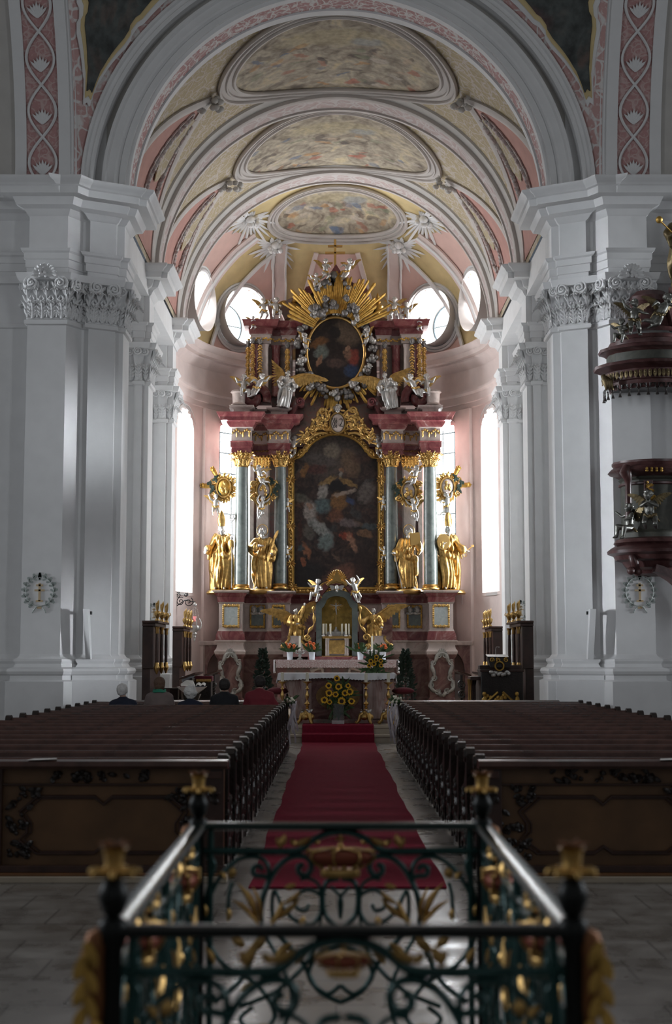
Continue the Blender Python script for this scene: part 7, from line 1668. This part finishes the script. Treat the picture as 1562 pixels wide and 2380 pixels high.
putto('fly', 'dark putto leaning across the pulpit sounding board beside the crown', P(1532, 768, 26.0), .72, .2, True, G, 'oldsilver', 'oldgold')
putto('kneel', 'dark kneeling putto on the corner of the pulpit body', P(1512, 1230, 25.75), .74, -.3, False, G, 'oldsilver', 'oldgold')
putto('sit', 'dark seated putto at the side of the pulpit body holding out both hands', P(1465, 1252, 26.3), .68, -1.2, False, G, 'oldsilver', 'oldgold')
tz_ = V(PX + .62, PY - .15, zq(655))
b = MB(); b.lathe([(.34, zq(752)), (.34, zq(700)), (.40, zq(694)), (.40, zq(684)), (.30, zq(676)), (.30, zq(655))], (tz_.x, tz_.y, 0), 8); b.build('crown_pedestal', 'pulpitred', cnp, 30)
def trumpet(b): b.tube([(-.10, -.12, .60), (-.33, -.22, .78)], .010, 6); b.ell((-.34, -.225, .79), .045, 10)
statue('trumpet_angel', 'dark gilt angel crowning the pulpit sounding board with a ball-tipped rod', tz_, 1.55, 0, seed=31, beard=False, skin='oldsilver', robe='oldgold', knee=1, cat='angel',
       arms=[((-.13, 0, .78), (-.20, -.08, .66), (-.13, -.15, .60), (-.5, -.5, .2)), ((.13, 0, .78), (.20, -.06, .66), (.24, -.15, .70), (.5, -.5, .5))], items=[('rod', trumpet, 'golddull')])

# ================================================================ wrought iron enclosure in the foreground
GX, YF, YN, GZ, HW = .017, 5.58, 3.47, 1.10, .548
gr = thing('wrought_iron_grille', (GX, (YF + YN) / 2, 0), 'green wrought iron enclosure with gilded leaves and crowns standing in the aisle', 'grille')
def gp(px, py): q = P(px, py, YF); return (q.x - .017 - .003, q.z)
def curve(pts, n=8):
    """smooth line through photo points"""
    out = []; m = len(pts)
    for i in range(m - 1):
        p0, p1, p2, p3 = [V(*pts[max(0, min(m - 1, j))], 0) for j in (i - 1, i, i + 1, i + 2)]
        for k in range(n):
            t = k / n; out.append(.5 * ((2 * p1) + (p2 - p0) * t + (2 * p0 - 5 * p1 + 4 * p2 - p3) * t * t + (3 * p1 - p0 - 3 * p2 + p3) * t ** 3))
    out.append(V(*pts[-1], 0)); return out
CX0 = 793
LINES = [  # left half, photo pixels on the far panel
 ([(466, 1978), (560, 1978), (660, 1979), (700, 1975), (726, 1955), (760, 1938), (793, 1933)], .013),
 ([(612, 2165), (608, 2110), (622, 2060), (648, 2015), (680, 1992), (712, 1992), (726, 2012), (716, 2034), (698, 2030), (696, 2014), (708, 2010)], .011),
 ([(606, 2160), (612, 2100), (626, 2040), (622, 2008), (600, 1992), (560, 1996), (520, 2030), (492, 2080), (478, 2150)], .009),
 ([(626, 2040), (612, 2036), (594, 2034), (590, 2018), (604, 2012), (612, 2022)], .010),
 ([(640, 2165), (634, 2110), (640, 2070), (660, 2110), (690, 2140), (730, 2146), (750, 2110), (745, 2080), (715, 2068), (690, 2085), (692, 2110), (712, 2116), (720, 2100)], .008),
 ([(793, 2160), (760, 2130), (752, 2085), (762, 2050), (790, 2042)], .010), ([(770, 2060), (795, 2090), (793, 2135)], .007),
 ([(745, 2165), (748, 2100), (744, 2060), (722, 2042), (700, 2044)], .007),
 ([(542, 2050), (534, 2080), (532, 2125)], .008), ([(478, 2180), (480, 2090), (500, 2010), (480, 1990)], .008),
 ([(612, 2165), (590, 2220), (560, 2280), (500, 2330)], .010), ([(640, 2165), (700, 2230), (740, 2300), (793, 2330)], .010), ([(745, 2165), (720, 2230), (650, 2300), (560, 2340)], .009),
 ([(480, 2180), (520, 2240), (600, 2290), (640, 2360), (600, 2400), (560, 2370), (590, 2340)], .009), ([(793, 2200), (740, 2220), (720, 2270), (760, 2310), (793, 2290)], .009), ([(500, 2420), (600, 2440), (700, 2400), (740, 2440), (700, 2480), (670, 2450)], .009),
 ([(612, 2165), (660, 2250), (680, 2330), (640, 2420), (560, 2470)], .008),
]
LEAVES = [((650, 1968), (664, 1938), 16), ((655, 1970), (645, 1945), 15), ((684, 1962), (726, 1945), 14), ((690, 1966), (676, 1950), 12), ((604, 2150), (554, 2050), 13), ((600, 2140), (578, 2070), 10), ((604, 2150), (542, 2090), 11), ((608, 2140), (590, 2060), 9),
          ((628, 2140), (700, 2085), 12), ((630, 2150), (660, 2090), 12), ((660, 2100), (700, 2070), 10), ((664, 2062), (690, 2054), 14), ((536, 2040), (545, 2015), 18), ((528, 2042), (510, 2025), 12), ((532, 2140), (534, 2110), 12), ((700, 2150), (708, 2128), 14), ((480, 2130), (478, 2100), 10),
          ((570, 2200), (540, 2180), 18), ((580, 2210), (620, 2170), 20), ((720, 2200), (690, 2240), 18), ((600, 2290), (560, 2300), 16), ((680, 2190), (640, 2230), 14), ((500, 2240), (480, 2200), 14)]
def panel_of(tf, name, ks=1.0, dz=0.0):
    """one scrollwork panel; tf maps (u, z, proud) to the scene"""
    b = MB()
    for s in (1, -1):
        for pts, r in LINES:
            L = curve([gp(*p) for p in pts]); b.tube([tf(s * p.x, p.y, 0) for p in L], r, 6)
    for s in (1, -1): b.tube([tf(s * .50, 1.09, 0), tf(s * .50, .12, 0)], .012, 6)
    b.tube([tf(-.53, .13, 0), tf(.53, .13, 0)], .014, 6)
    sw = b.build(name, 'iron', gr, 60)
    for s in (1, -1):
        for li, (a, c, w) in enumerate(LEAVES):
            if name.startswith('side') and li % 3: continue
            b = MB(); (x0, z0), (x1, z1) = gp(*a), gp(*c); mid = ((x0 + x1) / 2 + (z1 - z0) * .15, (z0 + z1) / 2 - (x1 - x0) * .15); up = tuple(V(*tf(0, 0, 1)) - V(*tf(0, 0, 0)))
            p = [V(*tf(s * x, zz, .012)) for x, zz in ((x0, z0), mid, (x1, z1))]; x_ = (p[2] - p[0]).normalized().cross(V(*up).normalized())
            ww = w * .00095; rs = []
            for t, k in ((0, .2), (.25, .8), (.5, 1.), (.75, .75), (1, .08)):
                c_ = p[0] * (1 - t) ** 2 + p[1] * 2 * t * (1 - t) + p[2] * t * t; rs.append([c_ - x_ * ww * k, c_ + V(*up).normalized() * .010 * k, c_ + x_ * ww * k, c_ - V(*up).normalized() * .006])
            b.rings(rs); b.build('gilded_leaf', 'goldsmooth', sw, 60)
    # crown
    b = MB(); 
    def oval(cx, cz, rx, rz, n=24): return [tf(cx + rx * math.cos(2 * pi * i / n), cz + rz * math.sin(2 * pi * i / n), 0) for i in range(n)]
    zb, zt = gp(793, 2038)[1], gp(793, 2022)[1]; zmid = zb; nv = V(*tf(0, 0, 1)) - V(*tf(0, 0, 0)); u1 = V(*tf(1, 0, 0)) - V(*tf(0, 0, 0)); O = V(*tf(0, 0, 0))
    K = lambda zz: zmid + dz + (zz - zmid) * ks
    def rg(r, zz, n=20): return [O + u1 * r * ks * math.cos(2 * pi * i / n) + nv * r * ks * .45 * math.sin(2 * pi * i / n) + V(0, 0, K(zz)) for i in range(n)]
    def cp(r, a, zz): return O + u1 * r * ks * math.cos(a) + nv * r * ks * .45 * math.sin(a) + V(0, 0, K(zz))
    b.rings([rg(.072, zb), rg(.076, zb + .008), rg(.078, zt), rg(.072, zt + .004)])
    for i in range(9): b.ell(cp(.078, 2 * pi * i / 9, zt + .014), .010 * ks, 6)
    for i in range(8):
        a = 2 * pi * i / 8 + .2; b.tube([cp(r_, a, zz) for r_, zz in ((.078, zt + .01), (.118, zt + .030), (.136, zt + .050), (.124, zt + .072), (.06, zt + .082), (0, zt + .082))], .0045 * ks, 5); b.ell(cp(.128, a, zt + .072), .009 * ks, 6)
    b.ell(cp(0, 0, zt + .092), .011 * ks, 8); b.tube([cp(0, 0, zt + .09), cp(0, 0, zt + .135)], .006 * ks, 5); b.tube([cp(-.018, 0, zt + .118), cp(.018, 0, zt + .118)], .006 * ks, 5)
    for s in (-1, 1): b.ell(cp(s * .09, 0, zt + .105), .011 * ks, 7)
    cr_ = b.build('crown', 'goldsmooth', sw, 60)
    b = MB(); b.rings([rg(.07, zt + .018), rg(.112, zt + .032), rg(.130, zt + .050), rg(.118, zt + .068), rg(.04, zt + .076)]); b.build('crown_cap', 'cushionred', cr_, 60)
panel_of(lambda u, z_, n: (GX + u, YF - n, z_), 'scrollwork_panel')
panel_of(lambda u, z_, n: (GX + u, YN - n, z_), 'scrollwork_panel', .5, .085)
for s in (-1, 1):
    for yc in (YN + (YF - YN) * .26, YN + (YF - YN) * .74): panel_of(lambda u, z_, n: (GX + s * HW - s * n, yc + u * .96, z_), 'side_scrollwork_panel')
def rail(a, c, m): 
    b = MB(); d = (V(*c) - V(*a)).normalized(); x = d.cross(V(0, 0, 1)); pf = [(-.030, -.008), (-.034, .0), (-.028, .010), (-.010, .016), (.010, .016), (.028, .010), (.034, 0), (.030, -.008), (.012, -.014), (-.012, -.014)]
    b.rings([[V(*p) + x * q_[0] + V(0, 0, q_[1]) for q_ in pf] for p in (a, c)]); b.build('handrail', m, gr, 40)
rail((GX - HW, YF, GZ), (GX + HW, YF, GZ), 'ironrail'); rail((GX - HW, YN, GZ), (GX + HW, YN, GZ), 'irondark'); rail((GX - HW, YN, GZ), (GX - HW, YF, GZ), 'ironrail'); rail((GX + HW, YN, GZ), (GX + HW, YF, GZ), 'ironrail')
for y in (YF, YN):
    for s in (-1, 1):
        x = GX + s * HW; b = MB(); b.lathe([(.05, 0), (.05, .03), (.03, .06), (.024, .10), (.024, .5), (.034, .53), (.024, .56), (.024, 1.06), (.036, 1.09), (.036, 1.12), (.022, 1.135)], (x, y, 0), 12); po = b.build('corner_post', 'irondark', gr, 60)
        b = MB(); b.lathe([(.012, 1.13), (.026, 1.145), (.037, 1.175), (.037, 1.19), (.026, 1.215), (.012, 1.228)], (x, y, 0), 16); b.build('post_ball', 'irondark', po, 60)
        b = MB(); b.lathe([(.020, 1.225), (.026, 1.235), (.022, 1.25), (.026, 1.285), (.034, 1.295)], (x, y, 0), 12)
        for k in range(7):
            a = 2 * pi * k / 7 + .3; d = V(math.cos(a), math.sin(a), 0); c = V(x, y, 1.235); b.tube(bez(c, c + d * .04 + V(0, 0, .004), c + d * .058 + V(0, 0, .015), c + d * .06 + V(0, 0, -.004), 6), [.010, .011, .010, .009, .008, .007, .004], 6)
        b.build('gilded_calyx', 'gold', po, 60)
        b = MB()
        for k in range(6): a = 2 * pi * k / 6; d = V(math.cos(a), math.sin(a), 0); c = V(x, y, 1.288); b.feather(c, c + d * .04 + V(0, 0, .022), .03, .008, up=(0, 0, 1))
        b.build('red_blossom', 'copper', po, 60)
        # bulging leaf scroll on the outside of the post
        b = MB(); b.tube([(x + s * .012, y, 1.10), (x + s * .035, y, 1.085), (x + s * .045, y, 1.04), (x + s * .04, y, .99), (x + s * .03, y, .93), (x + s * .035, y, .88), (x + s * .02, y, .80)], [.022, .030, .034, .030, .022, .02, .01], 8); b.build('leaf_scroll', 'copper', po, 60)
        b = MB()
        for k in range(9): zz = 1.08 - .03 * k; b.feather((x + s * (.06 - .03 * (k > 5)), y - .03, zz), (x + s * (.03 + .05 * (k % 2)), y - .05, zz - .055), .03, .012)
        for zz in (.86, .80, .72): b.ell((x + s * .03, y - .02, zz), (.03, .03, .025), 8)
        b.build('gilded_foliage', 'golddull', po, 60)
# ================================================================ camera, light
cam = bpy.data.cameras.new('camera'); co = bpy.data.objects.new('camera', cam); COL.objects.link(co)
cam.sensor_fit = 'VERTICAL'; cam.sensor_height = 36.0; cam.sensor_width = 24.0; cam.lens = 50.0
co.location = (0, 0, H); co.rotation_euler = (pi / 2 + TH, 0, 0)
cam.dof.use_dof = True; cam.dof.focus_distance = 36.0; cam.dof.aperture_fstop = 2.4; cam.clip_end = 200
SC.camera = co
w = bpy.data.worlds.new('world'); SC.world = w; w.use_nodes = True
w.node_tree.nodes['Background'].inputs[0].default_value = (.75, .85, 1, 1); w.node_tree.nodes['Background'].inputs[1].default_value = .1
def area(name, loc, rot, sx, sy, power, col):
    l = bpy.data.lights.new(name, 'AREA'); l.shape = 'RECTANGLE'; l.size = sx; l.size_y = sy; l.energy = power; l.color = col
    o = bpy.data.objects.new(name, l); COL.objects.link(o); o.location = loc; o.rotation_euler = rot; return o
NAVE_W = 80
DAY = (.89, .94, 1.0)
# added narrow-beam lamps inside the nave, lighting the opposite crossing pier from across
for s in (-1, 1):
    o = area('nave_added_light', (s * 12.7, 26.45, 6.2), (0, 0, 0), 1.0, 9.0, NAVE_W * (1.15 if s > 0 else .75), DAY)
    o.rotation_euler = (V(-s * 5.2, 27.25, 6.2) - o.location).to_track_quat('-Z', 'Y').to_euler(); o.data.spread = R(13)
    for y, pw in ((3.5, 70), (11.0, 460)):
        area('nave_added_light', (s * 12.9, y, 6.2), (0, s * pi / 2, 0), 6.2, 2.8, pw, DAY)  # added fill lamps at unseen nave windows, for floor, pews and pier fronts
for s in (-1, 1):
    for y in (30.9, 36.4):
        area('choir_added_light', (CX + s * 5.25, y, 6.5), (0, s * pi / 2, 0), 4.0, 2.1, 8, DAY)  # added lamps hidden by the piers, lighting the choir from its sides
for c, s, k in WIN:
    rad = V(math.sin(c), math.cos(c), 0); p = V(CX, YC, 6.1) + rad * (RA + (.75 if k else .5) - .06)
    o = area('apse_window_daylight', p, (0, 0, 0), 1.2, 4.9, 340, (.93, .96, 1.0)); d = -rad
    o.rotation_euler = d.to_track_quat('-Z', 'Y').to_euler(); o.data.spread = R(140)
    p = V(CX, YC, ZR - .10) + rad * (RA + .57); o = area('round_window_daylight', p, (0, 0, 0), 1.28, 1.28, 150, (.95, .97, 1.0)); o.data.shape = 'DISK'
    o.rotation_euler = (-rad).to_track_quat('-Z', 'Y').to_euler()
v = SC.view_settings; v.view_transform = 'Standard'; v.look = 'None'; v.exposure = 0.0; v.gamma = 1.0; v.use_curve_mapping = False
SC.cycles.use_denoising = True; SC.cycles.use_adaptive_sampling = True; SC.cycles.adaptive_threshold = .025
SC.cycles.max_bounces = 7; SC.cycles.diffuse_bounces = 4; SC.cycles.glossy_bounces = 3; SC.cycles.transmission_bounces = 4
SC.cycles.sample_clamp_indirect = 6.0; SC.cycles.caustics_reflective = False; SC.cycles.caustics_refractive = False
